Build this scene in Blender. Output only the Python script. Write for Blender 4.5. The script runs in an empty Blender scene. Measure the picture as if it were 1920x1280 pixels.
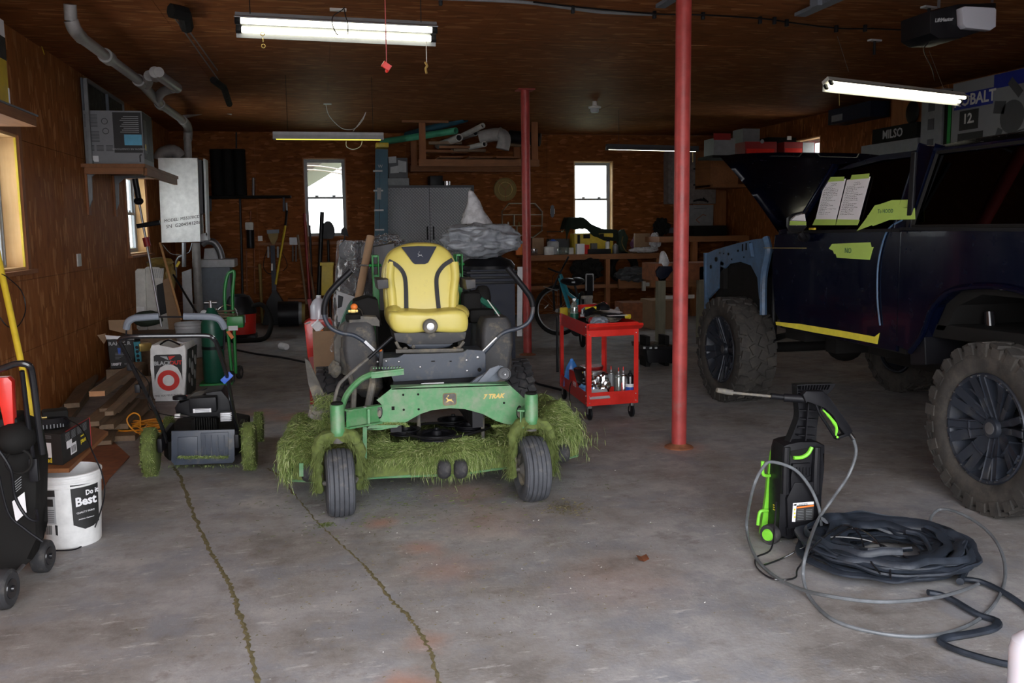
import bpy,bmesh,math,random
import numpy as np
from mathutils import Vector,Matrix
from mathutils import noise as mnoise
# ------------------------------------------------------------------ camera, world, light
PI=math.pi
SC=bpy.context.scene
COL=SC.collection
F=1700.0
CAMZ=1.52
CAM_ROT=(Matrix.Rotation(math.radians(-11.75),3,'Z')
           @Matrix.Rotation(PI/2+math.radians(-7.15),3,'X')
           @Matrix.Rotation(math.radians(-0.69),3,'Z'))
CAM_POS=Vector((0,0,CAMZ))
cam_d=bpy.data.cameras.new('camera')
cam_d.sensor_width=36.0
cam_d.lens=F/1920.0*36.0
cam_d.clip_start=0.05
cam_d.clip_end=400
cam=bpy.data.objects.new('camera',cam_d)
cam.matrix_world=Matrix.Translation(CAM_POS)@CAM_ROT.to_4x4()
COL.objects.link(cam)
SC.camera=cam
world=bpy.data.worlds.new('overcast sky')
SC.world=world
world.use_nodes=True
wn=world.node_tree.nodes
wl=world.node_tree.links
wn.clear()
w_out=wn.new('ShaderNodeOutputWorld')
w_bg=wn.new('ShaderNodeBackground')
w_tc=wn.new('ShaderNodeTexCoord')
w_sep=wn.new('ShaderNodeSeparateXYZ')
w_rmp=wn.new('ShaderNodeValToRGB')
w_rmp.color_ramp.elements[0].position=0.0
w_rmp.color_ramp.elements[0].color=(0.98,0.98,1.0,1)
w_rmp.color_ramp.elements[1].position=0.7
w_rmp.color_ramp.elements[1].color=(0.86,0.91,1.0,1)
wl.new(w_tc.outputs['Generated'],w_sep.inputs[0])
wl.new(w_sep.outputs[2],w_rmp.inputs[0])
wl.new(w_rmp.outputs[0],w_bg.inputs[0])
w_bg.inputs[1].default_value=8.0
wl.new(w_bg.outputs[0],w_out.inputs[0])
# light portals: they only guide sampling of the sky through the real openings
def portal(name,loc,rot,sx,sy):
    d=bpy.data.lights.new(name,'AREA')
    d.shape='RECTANGLE';d.size=sx;d.size_y=sy
    d.cycles.is_portal=True
    o=bpy.data.objects.new(name,d)
    o.location=loc;o.rotation_euler=rot
    COL.objects.link(o)
portal('door_portal',(0.52,0.42,1.4),(PI/2,0,PI),5.6,2.8)
SC.view_settings.view_transform='Standard'
SC.view_settings.look='None'
SC.view_settings.gamma=1.0
SC.view_settings.use_curve_mapping=False
SC.view_settings.exposure=0.0
# ------------------------------------------------------------------ room constants (metres)
XL,XR,YF,YB,ZC=-2.3,7.2,0.5,15.5,3.11
def P(x,y,X=None,Y=None,Z=0.0):
    """the point of the plane X=, Y= or Z= that was measured at (x, y)"""
    d=CAM_ROT@Vector(((x-960)/F,-(y-640)/F,-1.0))
    if X is not None:t=X/d.x
    elif Y is not None:t=Y/d.y
    else:t=(Z-CAMZ)/d.z
    return CAM_POS+d*t
rnd=random.Random(7)
# ------------------------------------------------------------------ materials
def _nt(name):
    m=bpy.data.materials.new(name)
    m.use_nodes=True
    nt=m.node_tree
    nt.nodes.clear()
    out=nt.nodes.new('ShaderNodeOutputMaterial')
    b=nt.nodes.new('ShaderNodeBsdfPrincipled')
    nt.links.new(b.outputs[0],out.inputs[0])
    return m,nt,b,out
def _coords(nt,scale=(1,1,1),gen='Object'):
    tc=nt.nodes.new('ShaderNodeTexCoord')
    mp=nt.nodes.new('ShaderNodeMapping')
    mp.inputs['Scale'].default_value=scale
    nt.links.new(tc.outputs[gen],mp.inputs[0])
    return mp.outputs[0]
def _noise(nt,vec,scale,detail=4,rough=0.6):
    n=nt.nodes.new('ShaderNodeTexNoise')
    n.inputs['Scale'].default_value=scale
    n.inputs['Detail'].default_value=detail
    n.inputs['Roughness'].default_value=rough
    nt.links.new(vec,n.inputs['Vector'])
    return n.outputs['Fac']
def _ramp(nt,fac,stops):
    r=nt.nodes.new('ShaderNodeValToRGB')
    el=r.color_ramp.elements
    while len(el)>1:el.remove(el[-1])
    el[0].position=stops[0][0];el[0].color=(*stops[0][1],1)
    for p,c in stops[1:]:
        e=el.new(p);e.color=(*c,1)
    nt.links.new(fac,r.inputs[0])
    return r.outputs[0]
def _bump(nt,b,h,strength=0.3,dist=0.01):
    bp=nt.nodes.new('ShaderNodeBump')
    bp.inputs['Strength'].default_value=strength
    bp.inputs['Distance'].default_value=dist
    nt.links.new(h,bp.inputs['Height'])
    nt.links.new(bp.outputs[0],b.inputs['Normal'])
def _mixc(nt,fac,a,b_):
    m=nt.nodes.new('ShaderNodeMix');m.data_type='RGBA'
    def put(s,v):
        if isinstance(v,tuple):s.default_value=(*v,1)
        elif isinstance(v,float):s.default_value=v
        else:nt.links.new(v,s)
    put(m.inputs[0],fac);put(m.inputs[6],a);put(m.inputs[7],b_)
    return m.outputs[2]
def pm(name,c,r=0.5,m=0.0,var=0.12,scale=14.0,bump=0.0,bscale=60.0,coat=0.0,dirt=None,dirt_amt=0.5,spec=0.5,gen='Object'):
    """painted / plastic / metal surface with slight unevenness, optional dirt patches"""
    mt,nt,b,out=_nt(name)
    v=_coords(nt,gen=gen)
    n=_noise(nt,v,scale)
    lo=tuple(max(0,k*(1-var))for k in c);hi=tuple(min(1,k*(1+var))for k in c)
    colr=_ramp(nt,n,[(0.3,lo),(0.7,hi)])
    if dirt:
        n2=_noise(nt,v,scale*0.6+1.3,8,0.72)
        f=_ramp(nt,n2,[(0.62-dirt_amt*0.3,(0,0,0)),(0.8-dirt_amt*0.2,(1,1,1))])
        colr=_mixc(nt,f,colr,dirt)
    nt.links.new(colr,b.inputs['Base Color'])
    rr=_ramp(nt,n,[(0.3,(max(0.03,r-0.07),)*3),(0.7,(min(1,r+0.07),)*3)])
    nt.links.new(rr,b.inputs['Roughness'])
    b.inputs['Metallic'].default_value=m
    b.inputs['Specular IOR Level'].default_value=spec
    if coat:b.inputs['Coat Weight'].default_value=coat
    if bump:
        _bump(nt,b,_noise(nt,v,bscale,6),bump,0.004)
    return mt
def wood(name,c1,c2,axis='y',scale=1.0,r=0.65):
    mt,nt,b,out=_nt(name)
    s={'x':(1.2,14,14),'y':(14,1.2,14),'z':(14,14,1.2)}[axis]
    v=_coords(nt,tuple(k*scale for k in s))
    n=_noise(nt,v,2.2,6,0.65)
    n2=_noise(nt,_coords(nt),3.1,3)
    colr=_ramp(nt,n,[(0.3,c1),(0.72,c2)])
    colr=_mixc(nt,_ramp(nt,n2,[(0.45,(0,0,0)),(0.75,(0.5,)*3)]),colr,tuple(k*0.6 for k in c1))
    nt.links.new(colr,b.inputs['Base Color'])
    b.inputs['Roughness'].default_value=r
    _bump(nt,b,n,0.25,0.003)
    return mt
def osb(name,axis,dark,mid,lite,flake=1.0):
    """stained strand board: overlapping elongated flakes; axis = long direction of the flakes"""
    mt,nt,b,out=_nt(name)
    base={'x':(3.4,13,13),'y':(13,3.4,13),'z':(12,12,3.4)}[axis]
    tc=nt.nodes.new('ShaderNodeNewGeometry')
    mp=nt.nodes.new('ShaderNodeMapping');mp.inputs['Scale'].default_value=tuple(k*flake for k in base)
    nt.links.new(tc.outputs['Position'],mp.inputs[0])
    vor=nt.nodes.new('ShaderNodeTexVoronoi');vor.inputs['Scale'].default_value=2.6
    vor.inputs['Randomness'].default_value=1.0
    nt.links.new(mp.outputs[0],vor.inputs['Vector'])
    sep=nt.nodes.new('ShaderNodeSeparateColor');nt.links.new(vor.outputs['Color'],sep.inputs[0])
    flakes=_ramp(nt,sep.outputs[0],[(0.0,dark),(0.4,mid),(0.84,mid),(0.88,lite),(1.0,tuple(min(1,k*1.35)for k in lite))])
    n=_noise(nt,mp.outputs[0],1.3,6,0.7)
    soft=_ramp(nt,n,[(0.3,dark),(0.62,mid),(0.8,lite)])
    colr=_mixc(nt,0.5,flakes,soft)
    big=_noise(nt,tc.outputs['Position'],0.9,3)
    colr=_mixc(nt,_ramp(nt,big,[(0.4,(0,0,0)),(0.7,(0.45,)*3)]),colr,tuple(k*0.55 for k in mid))
    nt.links.new(colr,b.inputs['Base Color'])
    b.inputs['Roughness'].default_value=0.62
    b.inputs['Specular IOR Level'].default_value=0.05
    _bump(nt,b,sep.outputs[1],0.18,0.003)
    return mt
def emis(name,c,s):
    mt=bpy.data.materials.new(name);mt.use_nodes=True
    nt=mt.node_tree;nt.nodes.clear()
    o=nt.nodes.new('ShaderNodeOutputMaterial');e=nt.nodes.new('ShaderNodeEmission')
    e.inputs[0].default_value=(*c,1);e.inputs[1].default_value=s
    nt.links.new(e.outputs[0],o.inputs[0])
    return mt
def glassy(name,tint=(0.95,0.97,0.96),refl=0.08,rough=0.02,opaque=0.0,base=(0.6,0.6,0.6),crumple=0.0,edge=0.7):
    """thin sheet: see-through with a gloss; opaque>0 mixes in a milky base"""
    mt=bpy.data.materials.new(name);mt.use_nodes=True
    nt=mt.node_tree;nt.nodes.clear()
    o=nt.nodes.new('ShaderNodeOutputMaterial')
    tr=nt.nodes.new('ShaderNodeBsdfTransparent');tr.inputs[0].default_value=(*tint,1)
    pb=nt.nodes.new('ShaderNodeBsdfPrincipled')
    pb.inputs['Base Color'].default_value=(*base,1)
    pb.inputs['Roughness'].default_value=rough+0.1
    gl=nt.nodes.new('ShaderNodeBsdfGlossy');gl.inputs['Roughness'].default_value=rough
    m1=nt.nodes.new('ShaderNodeMixShader');m1.inputs[0].default_value=opaque
    nt.links.new(tr.outputs[0],m1.inputs[1]);nt.links.new(pb.outputs[0],m1.inputs[2])
    fr=nt.nodes.new('ShaderNodeLayerWeight');fr.inputs[0].default_value=0.25
    ma=nt.nodes.new('ShaderNodeMath');ma.operation='MULTIPLY_ADD'
    nt.links.new(fr.outputs[0],ma.inputs[0]);ma.inputs[1].default_value=edge;ma.inputs[2].default_value=refl
    m2=nt.nodes.new('ShaderNodeMixShader')
    nt.links.new(ma.outputs[0],m2.inputs[0]);nt.links.new(m1.outputs[0],m2.inputs[1]);nt.links.new(gl.outputs[0],m2.inputs[2])
    nt.links.new(m2.outputs[0],o.inputs[0])
    if crumple:
        v=_coords(nt)
        n=_noise(nt,v,16,5,0.7)
        bp=nt.nodes.new('ShaderNodeBump');bp.inputs['Strength'].default_value=crumple;bp.inputs['Distance'].default_value=0.03
        nt.links.new(n,bp.inputs['Height'])
        for s in (gl,pb):nt.links.new(bp.outputs[0],s.inputs['Normal'])
    return mt
M={}
def defm(k,*a,**kw):
    M[k]=pm(k,*a,**kw)
defm('black',(0.0075,0.0075,0.0095),0.45,spec=0.25)
defm('black_matte',(0.009,0.0085,0.008),0.8,spec=0.2)
defm('black_gloss',(0.012,0.012,0.014),0.22,coat=0.3)
defm('grey_dark',(0.06,0.063,0.07),0.5)
defm('grey_mid',(0.2,0.21,0.22),0.5)
defm('grey_light',(0.40,0.41,0.42),0.5)
defm('blue_grey',(0.13,0.15,0.18),0.55)
defm('white',(0.75,0.75,0.74),0.45)
defm('off_white',(0.6,0.59,0.55),0.5)
defm('paper',(0.82,0.82,0.84),0.8,var=0.04)
defm('print_black',(0.02,0.02,0.02),0.6)
defm('print_yellow',(0.75,0.6,0.03),0.6)
defm('print_blue',(0.12,0.42,0.62),0.6)
defm('chrome',(0.62,0.62,0.63),0.22,1.0)
defm('steel',(0.4,0.4,0.41),0.38,1.0)
defm('steel_dull',(0.22,0.22,0.23),0.5,0.8)
defm('brass',(0.5,0.36,0.12),0.4,0.8)
defm('red',(0.62,0.02,0.012),0.35,coat=0.3)
defm('red_dark',(0.25,0.012,0.012),0.5)
defm('red_post',(0.40,0.055,0.05),0.42,var=0.25,scale=9,dirt=(0.25,0.12,0.1),dirt_amt=0.12)
defm('orange',(0.8,0.2,0.03),0.45)
defm('yellow',(0.62,0.45,0.03),0.45)
defm('seat_yellow',(0.66,0.56,0.13),0.36,var=0.06,scale=4,dirt=(0.5,0.4,0.12),dirt_amt=0.1)
defm('jd_green',(0.075,0.25,0.095),0.42,var=0.1,dirt=(0.19,0.26,0.16),dirt_amt=0.6)
defm('green',(0.015,0.25,0.045),0.35)
defm('green_dark',(0.01,0.09,0.055),0.4)
defm('teal',(0.01,0.2,0.27),0.4)
defm('lime',(0.23,0.72,0.05),0.4)
defm('navy',(0.010,0.014,0.03),0.5,spec=0.3)
defm('frame_blue',(0.035,0.045,0.065),0.4,dirt=(0.12,0.11,0.09),dirt_amt=0.25)
defm('dusty',(0.11,0.105,0.095),0.75,var=0.3,dirt=(0.26,0.22,0.15),dirt_amt=0.45,bump=0.3)
defm('tank_grey',(0.045,0.045,0.048),0.6,var=0.25,dirt=(0.2,0.17,0.11),dirt_amt=0.35)
defm('rubber',(0.028,0.028,0.031),0.75,var=0.2,dirt=(0.11,0.1,0.09),dirt_amt=0.3)
defm('rubber_worn',(0.06,0.064,0.074),0.7,var=0.2,scale=20,dirt=(0.17,0.16,0.14),dirt_amt=0.25)
defm('rubber_dirty',(0.034,0.031,0.028),0.85,var=0.3,dirt=(0.07,0.06,0.05),dirt_amt=0.5,bump=0.4)
defm('wheel_black',(0.026,0.031,0.043),0.42,0.2,dirt=(0.06,0.06,0.06),dirt_amt=0.3)
defm('porch',(0.10,0.085,0.075),0.8)
defm('box_dim',(0.22,0.225,0.24),0.6,var=0.05)
defm('truck_paint',(0.0012,0.0025,0.011),0.22,0.1,var=0.05,coat=0.12,spec=0.25)
defm('truck_inner',(0.075,0.14,0.24),0.45,var=0.25,scale=6,dirt=(0.06,0.08,0.11),dirt_amt=0.5)
defm('tape_green',(0.42,0.6,0.12),0.6,var=0.05)
defm('tape_yellow',(0.75,0.65,0.06),0.5)
defm('cardboard',(0.30,0.19,0.11),0.8,var=0.1)
defm('rust',(0.25,0.09,0.04),0.85,var=0.3)
defm('grass',(0.10,0.13,0.03),0.85,var=0.35,scale=30)
defm('rope',(0.16,0.12,0.08),0.9)
defm('foam',(0.10,0.105,0.11),0.85,bump=0.2)
defm('cord_orange',(0.72,0.28,0.02),0.5)
defm('hose',(0.020,0.026,0.037),0.5,var=0.5,scale=9,bump=0.8,bscale=22)
defm('cable_grey',(0.13,0.14,0.15),0.4,var=0.3)
defm('vinyl',(0.32,0.34,0.36),0.5)
defm('pvc',(0.30,0.29,0.28),0.45,var=0.15)
defm('bag_grey',(0.3,0.32,0.35),0.3,bump=0.9,bscale=9,var=0.25)
defm('bag_silver',(0.6,0.6,0.62),0.28,bump=0.9,bscale=14,var=0.2)
defm('blanket',(0.03,0.045,0.03),0.9)
defm('gold_dark',(0.22,0.15,0.035),0.6)
defm('blue_tool',(0.02,0.09,0.45),0.45)
defm('blue_bag',(0.06,0.25,0.7),0.25,bump=0.5,bscale=20)
defm('purple_dark',(0.12,0.03,0.08),0.7)
defm('dirt',(0.14,0.115,0.05),0.95,var=0.4,scale=40)
M['pine']=wood('pine',(0.62,0.36,0.14),(0.72,0.46,0.22),'z')
M['pine_y']=wood('pine_y',(0.42,0.22,0.09),(0.58,0.32,0.14),'y')
M['lumber_y']=wood('lumber_y',(0.17,0.115,0.07),(0.26,0.17,0.10),'y')
M['lumber_end']=pm('lumber_end',(0.5,0.25,0.12),0.8)
M['stain_x']=wood('stain_x',(0.20,0.075,0.025),(0.30,0.12,0.04),'x')
M['stain_y']=wood('stain_y',(0.20,0.075,0.025),(0.30,0.12,0.04),'y')
M['stain_z']=wood('stain_z',(0.24,0.08,0.025),(0.34,0.13,0.04),'z')
M['grey_wood']=wood('grey_wood',(0.20,0.19,0.13),(0.27,0.25,0.18),'z')
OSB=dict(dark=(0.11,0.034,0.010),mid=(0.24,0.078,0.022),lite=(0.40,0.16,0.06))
OSB_LIT=dict(dark=(0.20,0.070,0.022),mid=(0.40,0.145,0.045),lite=(0.62,0.30,0.12))  # same board in lighter tones: the left wall's stronger light is painted in
M['osb_wall_left']=osb('osb_wall_left','z',flake=0.8,**OSB_LIT)
M['osb_wall_right']=osb('osb_wall_right','z',**OSB)
M['osb_wall_back']=osb('osb_wall_back','x',**OSB)
M['osb_ceiling']=osb('osb_ceiling','x',(0.14,0.05,0.018),(0.28,0.10,0.034),(0.46,0.21,0.085),0.8)
M['tube_white']=emis('tube_white',(1.0,0.95,0.72),7.0)
M['tube_yellow']=emis('tube_yellow',(1.0,0.86,0.10),1.6)
M['glass']=glassy('window_glass',(0.93,0.96,0.95),0.05)
M['truck_glass']=glassy('truck_glass',(0.02,0.024,0.03),0.03,edge=0.22)
M['clear_plastic']=glassy('clear_plastic',(0.9,0.91,0.92),0.10,0.08,0.03,(0.7,0.7,0.72),1.0)
M['milky']=glassy('milky_plastic',(0.85,0.85,0.9),0.03,0.2,0.62,(0.82,0.84,0.92))
M['bottle_clear']=glassy('bottle_clear',(0.8,0.86,0.82),0.15,0.05,0.15,(0.6,0.7,0.65))
# ------------------------------------------------------------------ mesh helpers (all in metres, world space)
def frame_of(d,up=Vector((0,0,1))):
    d=Vector(d).normalized()
    if abs(d.dot(up))>0.99:up=Vector((0,1,0))
    x=up.cross(d).normalized();y=d.cross(x)
    return Matrix((x,y,d)).transposed()
def box(bm,c,s,rot=None,bev=0.0,taper=None):
    """box of size s centred at c; rot = 3x3 matrix or z angle"""
    R=Matrix.Identity(3)if rot is None else (Matrix.Rotation(rot,3,'Z')if isinstance(rot,(int,float))else rot)
    r=bmesh.ops.create_cube(bm,size=1.0)
    vs=r['verts']
    for v in vs:
        p=Vector((v.co.x*s[0],v.co.y*s[1],v.co.z*s[2]))
        if taper and v.co.z>0:p.x*=taper[0];p.y*=taper[1]
        v.co=R@p+Vector(c)
    if bev:
        es=list({e for v in vs for e in v.link_edges})
        bmesh.ops.bevel(bm,geom=es,offset=min(bev,min(s)*0.45),segments=2,profile=0.6,affect='EDGES')
def boxmm(bm,lo,hi,bev=0.0):
    box(bm,[(a+b)/2 for a,b in zip(lo,hi)],[abs(b-a)for a,b in zip(lo,hi)],bev=bev)
def bar(bm,p0,p1,w,h,up=Vector((0,0,1)),bev=0.0):
    p0,p1=Vector(p0),Vector(p1)
    box(bm,(p0+p1)/2,(w,h,(p1-p0).length),frame_of(p1-p0,up),bev)
def cyl(bm,p0,p1,r0,r1=None,n=16,cap=True):
    if r1 is None:r1=r0
    p0,p1=Vector(p0),Vector(p1)
    Fm=frame_of(p1-p0)
    rings=[]
    for p,r in ((p0,r0),(p1,r1)):
        rings.append([bm.verts.new(p+Fm@Vector((r*math.cos(2*PI*k/n),r*math.sin(2*PI*k/n),0)))for k in range(n)])
    for k in range(n):
        bm.faces.new((rings[0][k],rings[0][(k+1)%n],rings[1][(k+1)%n],rings[1][k]))
    if cap:
        bm.faces.new(rings[0][::-1]);bm.faces.new(rings[1])
def lathe(bm,prof,c=(0,0,0),axis=(0,0,1),n=24,closed=False,sx=1.0,sy=1.0):
    """prof = [(r, h)...] along axis from c"""
    c=Vector(c);Fm=frame_of(axis)
    rings=[]
    for r,h in prof:
        if r<1e-5:rings.append([bm.verts.new(c+Fm@Vector((0,0,h)))])
        else:rings.append([bm.verts.new(c+Fm@Vector((sx*r*math.cos(2*PI*k/n),sy*r*math.sin(2*PI*k/n),h)))for k in range(n)])
    pairs=list(zip(rings,rings[1:]))+([(rings[-1],rings[0])]if closed else [])
    for a,b in pairs:
        for k in range(n):
            k2=(k+1)%n
            if len(a)==1 and len(b)==1:continue
            if len(a)==1:bm.faces.new((a[0],b[k2],b[k]))
            elif len(b)==1:bm.faces.new((a[k],a[k2],b[0]))
            else:bm.faces.new((a[k],a[k2],b[k2],b[k]))
    if not closed:
        if len(rings[0])>1:bm.faces.new(rings[0][::-1])
        if len(rings[-1])>1:bm.faces.new(rings[-1])
def smooth_pts(pts,per=6,closed=False):
    pts=[Vector(p)for p in pts];n=len(pts);out=[]
    rng=range(n if closed else n-1)
    for i in rng:
        if closed:p0,p1,p2,p3=pts[(i-1)%n],pts[i],pts[(i+1)%n],pts[(i+2)%n]
        else:p0,p1,p2,p3=pts[max(i-1,0)],pts[i],pts[i+1],pts[min(i+2,n-1)]
        for k in range(per):
            t=k/per
            out.append(0.5*((2*p1)+(p2-p0)*t+(2*p0-5*p1+4*p2-p3)*t*t+(3*p1-p0-3*p2+p3)*t**3))
    if not closed:out.append(pts[-1])
    return out
def tube(bm,pts,r,n=8,closed=False,smooth=0,flat=1.0):
    if smooth:pts=smooth_pts(pts,smooth,closed)
    pts=[Vector(p)for p in pts]
    m=len(pts)
    rr=r if isinstance(r,(list,tuple))else None
    rings=[];prev=None
    for i,p in enumerate(pts):
        a=pts[(i-1)%m]if (closed or i)else pts[0]
        b=pts[(i+1)%m]if (closed or i<m-1)else pts[-1]
        d=(b-a)
        if d.length<1e-9:d=Vector((0,0,1))
        d.normalize()
        if prev is None:
            x=Vector((0,0,1)).cross(d)
            if x.length<0.1:x=Vector((0,1,0)).cross(d)
        else:x=prev-d*prev.dot(d)
        x.normalize();prev=x;y=d.cross(x)
        ri=r if rr is None else rr[min(int(i*len(rr)/m),len(rr)-1)]
        rings.append([bm.verts.new(p+x*(ri*math.cos(2*PI*k/n))+y*(ri*flat*math.sin(2*PI*k/n)))for k in range(n)])
    for i in range(m if closed else m-1):
        a,b=rings[i],rings[(i+1)%m]
        for k in range(n):
            bm.faces.new((a[k],a[(k+1)%n],b[(k+1)%n],b[k]))
    if not closed:
        bm.faces.new(rings[0][::-1]);bm.faces.new(rings[-1])
def prism(bm,poly,off,bev=0.0):
    """poly = 3D points (planar), extruded by vector off"""
    off=Vector(off)
    a=[bm.verts.new(Vector(p))for p in poly]
    b=[bm.verts.new(Vector(p)+off)for p in poly]
    n=len(poly)
    fs=[bm.faces.new(a[::-1]),bm.faces.new(b)]
    for k in range(n):fs.append(bm.faces.new((a[k],a[(k+1)%n],b[(k+1)%n],b[k])))
    if bev:
        es=list({e for f in fs[:2]for e in f.edges})
        bmesh.ops.bevel(bm,geom=es,offset=bev,segments=2,profile=0.6,affect='EDGES')
def sphere(bm,c,s,n=16,rot=None):
    r=bmesh.ops.create_uvsphere(bm,u_segments=n,v_segments=max(6,n//2),radius=1.0)
    s=(s,s,s)if isinstance(s,(int,float))else s
    R=Matrix.Identity(3)if rot is None else rot
    for v in r['verts']:v.co=R@Vector((v.co.x*s[0],v.co.y*s[1],v.co.z*s[2]))+Vector(c)
def blob(bm,c,s,seed=0,amp=0.25,freq=2.0,sub=4,flatz=None):
    """crumpled lump"""
    r=bmesh.ops.create_icosphere(bm,subdivisions=sub,radius=1.0)
    for v in r['verts']:
        d=v.co.copy()
        k=1+amp*mnoise.noise(d*freq+Vector((seed*7.1,seed,0)))+amp*0.4*mnoise.noise(d*freq*3+Vector((seed,0,seed)))
        p=Vector((d.x*s[0]*k,d.y*s[1]*k,d.z*s[2]*k))
        if flatz is not None:p.z=max(p.z,flatz)
        v.co=p+Vector(c)
def grid(bm,nx,ny,fn,thick=0.0):
    vs=[[bm.verts.new(fn(i/nx,j/ny))for j in range(ny+1)]for i in range(nx+1)]
    fs=[]
    for i in range(nx):
        for j in range(ny):
            fs.append(bm.faces.new((vs[i][j],vs[i+1][j],vs[i+1][j+1],vs[i][j+1])))
    if thick:
        bmesh.ops.solidify(bm,geom=fs,thickness=thick)
def torus(bm,c,axis,R_,r,n=32,m=8):
    Fm=frame_of(axis);c=Vector(c)
    tube(bm,[c+Fm@Vector((R_*math.cos(2*PI*k/n),R_*math.sin(2*PI*k/n),0))for k in range(n)],r,m,closed=True)
# ------------------------------------------------------------------ object helpers
def obj(name,parent,mat,fn,smooth=True,angle=35,label=None,kind=None):
    bm=bmesh.new();fn(bm)
    bmesh.ops.recalc_face_normals(bm,faces=bm.faces)
    me=bpy.data.meshes.new(name)
    lo=Vector((1e9,)*3);hi=Vector((-1e9,)*3)
    for v in bm.verts:
        for k in range(3):
            lo[k]=min(lo[k],v.co[k]);hi[k]=max(hi[k],v.co[k])
    c=(lo+hi)/2
    if parent is None:c.z=lo.z
    for v in bm.verts:v.co-=c
    if smooth:
        for f in bm.faces:f.smooth=True
        for e in bm.edges:
            if len(e.link_faces)==2 and e.calc_face_angle(0)>math.radians(angle):e.smooth=False
    bm.to_mesh(me);bm.free()
    mats=mat if isinstance(mat,(list,tuple))else [mat]
    for m in mats:me.materials.append(M[m]if isinstance(m,str)else m)
    o=bpy.data.objects.new(name,me)
    COL.objects.link(o)
    o.location=c
    if parent is not None:
        o.parent=parent
        q=parent;off=Vector((0,0,0))
        while q is not None:off+=q.location;q=q.parent
        o.location=c-off
    if label:o['label']=label
    if kind:o['kind']=kind
    return o
def root(name,label,cat,loc,group=None):
    o=bpy.data.objects.new(name,None)
    o.empty_display_size=0.1
    COL.objects.link(o)
    o.location=Vector(loc)
    o['label']=label;o['category']=cat
    if group:o['group']=group
    return o
def tag(o,label,cat,group=None,kind=None):
    o['label']=label
    if cat:o['category']=cat
    if group:o['group']=group
    if kind:o['kind']=kind
    return o
def raw(name,parent,mat,verts,faces,label=None,kind=None,smooth=False):
    """mesh from numpy arrays in world space"""
    c=(verts.min(0)+verts.max(0))/2
    me=bpy.data.meshes.new(name)
    me.from_pydata((verts-c).tolist(),[],faces.tolist()if hasattr(faces,'tolist')else faces)
    for m in (mat if isinstance(mat,(list,tuple))else [mat]):me.materials.append(M[m]if isinstance(m,str)else m)
    o=bpy.data.objects.new(name,me);COL.objects.link(o)
    off=Vector((0,0,0));q=parent
    while q is not None:off+=q.location;q=q.parent
    o.parent=parent
    o.location=Vector(c)-off
    if smooth:me.shade_smooth()
    if label:o['label']=label
    if kind:o['kind']=kind
    return o
def blades(name,parent,mat,base,direc,length,width,kind='stuff',label=None):
    """thin curved grass blades: base (n,3), direc (n,3)"""
    n=len(base);rs=np.random.RandomState(len(base))
    d=direc/np.linalg.norm(direc,axis=1,keepdims=True)
    side=np.cross(d,rs.normal(size=(n,3)));side/=np.linalg.norm(side,axis=1,keepdims=True)
    L=length*rs.uniform(0.5,1.3,(n,1));W=width*rs.uniform(0.6,1.3,(n,1))
    sag=np.zeros((n,3));sag[:,2]=-1
    mid=base+d*L*0.55+sag*L*0.04
    tip=base+d*L+sag*L*0.22
    V=np.stack([base-side*W,base+side*W,mid+side*W,mid-side*W,tip],1).reshape(-1,3)
    i=np.arange(n)*5
    fs=[(a,a+1,a+2,a+3)for a in i]+[(a+3,a+2,a+4)for a in i]
    return raw(name,parent,mat,V,[tuple(int(q)for q in f)for f in fs],label,kind)
_tc={}
def text(name,parent,mat,s,pos,xdir,updir,size,depth=0.0015,align='CENTER',bold=0.0,shear=0.0,sxy=1.0,label=None):
    """flat lettering as a thin mesh, baseline centre at pos"""
    cu=bpy.data.curves.new(name,'FONT')
    cu.body=s;cu.size=size;cu.align_x=align;cu.align_y='CENTER'
    cu.extrude=depth;cu.offset=bold;cu.shear=shear;cu.resolution_u=2
    ob=bpy.data.objects.new('tmp',cu);COL.objects.link(ob)
    dg=bpy.context.evaluated_depsgraph_get()
    me=bpy.data.meshes.new_from_object(ob.evaluated_get(dg))
    bpy.data.objects.remove(ob);bpy.data.curves.remove(cu)
    x=Vector(xdir).normalized();up=Vector(updir);up=(up-x*up.dot(x)).normalized();z=x.cross(up)
    Mx=Matrix((x*sxy,up,z)).transposed()
    V=np.array([tuple(Mx@v.co+Vector(pos))for v in me.vertices])
    fs=[tuple(p.vertices)for p in me.polygons]
    bpy.data.meshes.remove(me)
    me2=raw(name,parent,mat,V,fs,label)
    return me2
def copy_tree(o,parent=None,label=None):
    c=o.copy();COL.objects.link(c);c.parent=parent
    if label:c['label']=label
    for ch in [q for q in KIDS.get(o.name,[])]:copy_tree(ch,c)
    return c
KIDS={}
def index_kids():
    KIDS.clear()
    for q in bpy.data.objects:
        if q.parent is not None:KIDS.setdefault(q.parent.name,[]).append(q)
# ================================================================== structure
def struct(o,extra=None):
    o['kind']='structure'
    return o
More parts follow.
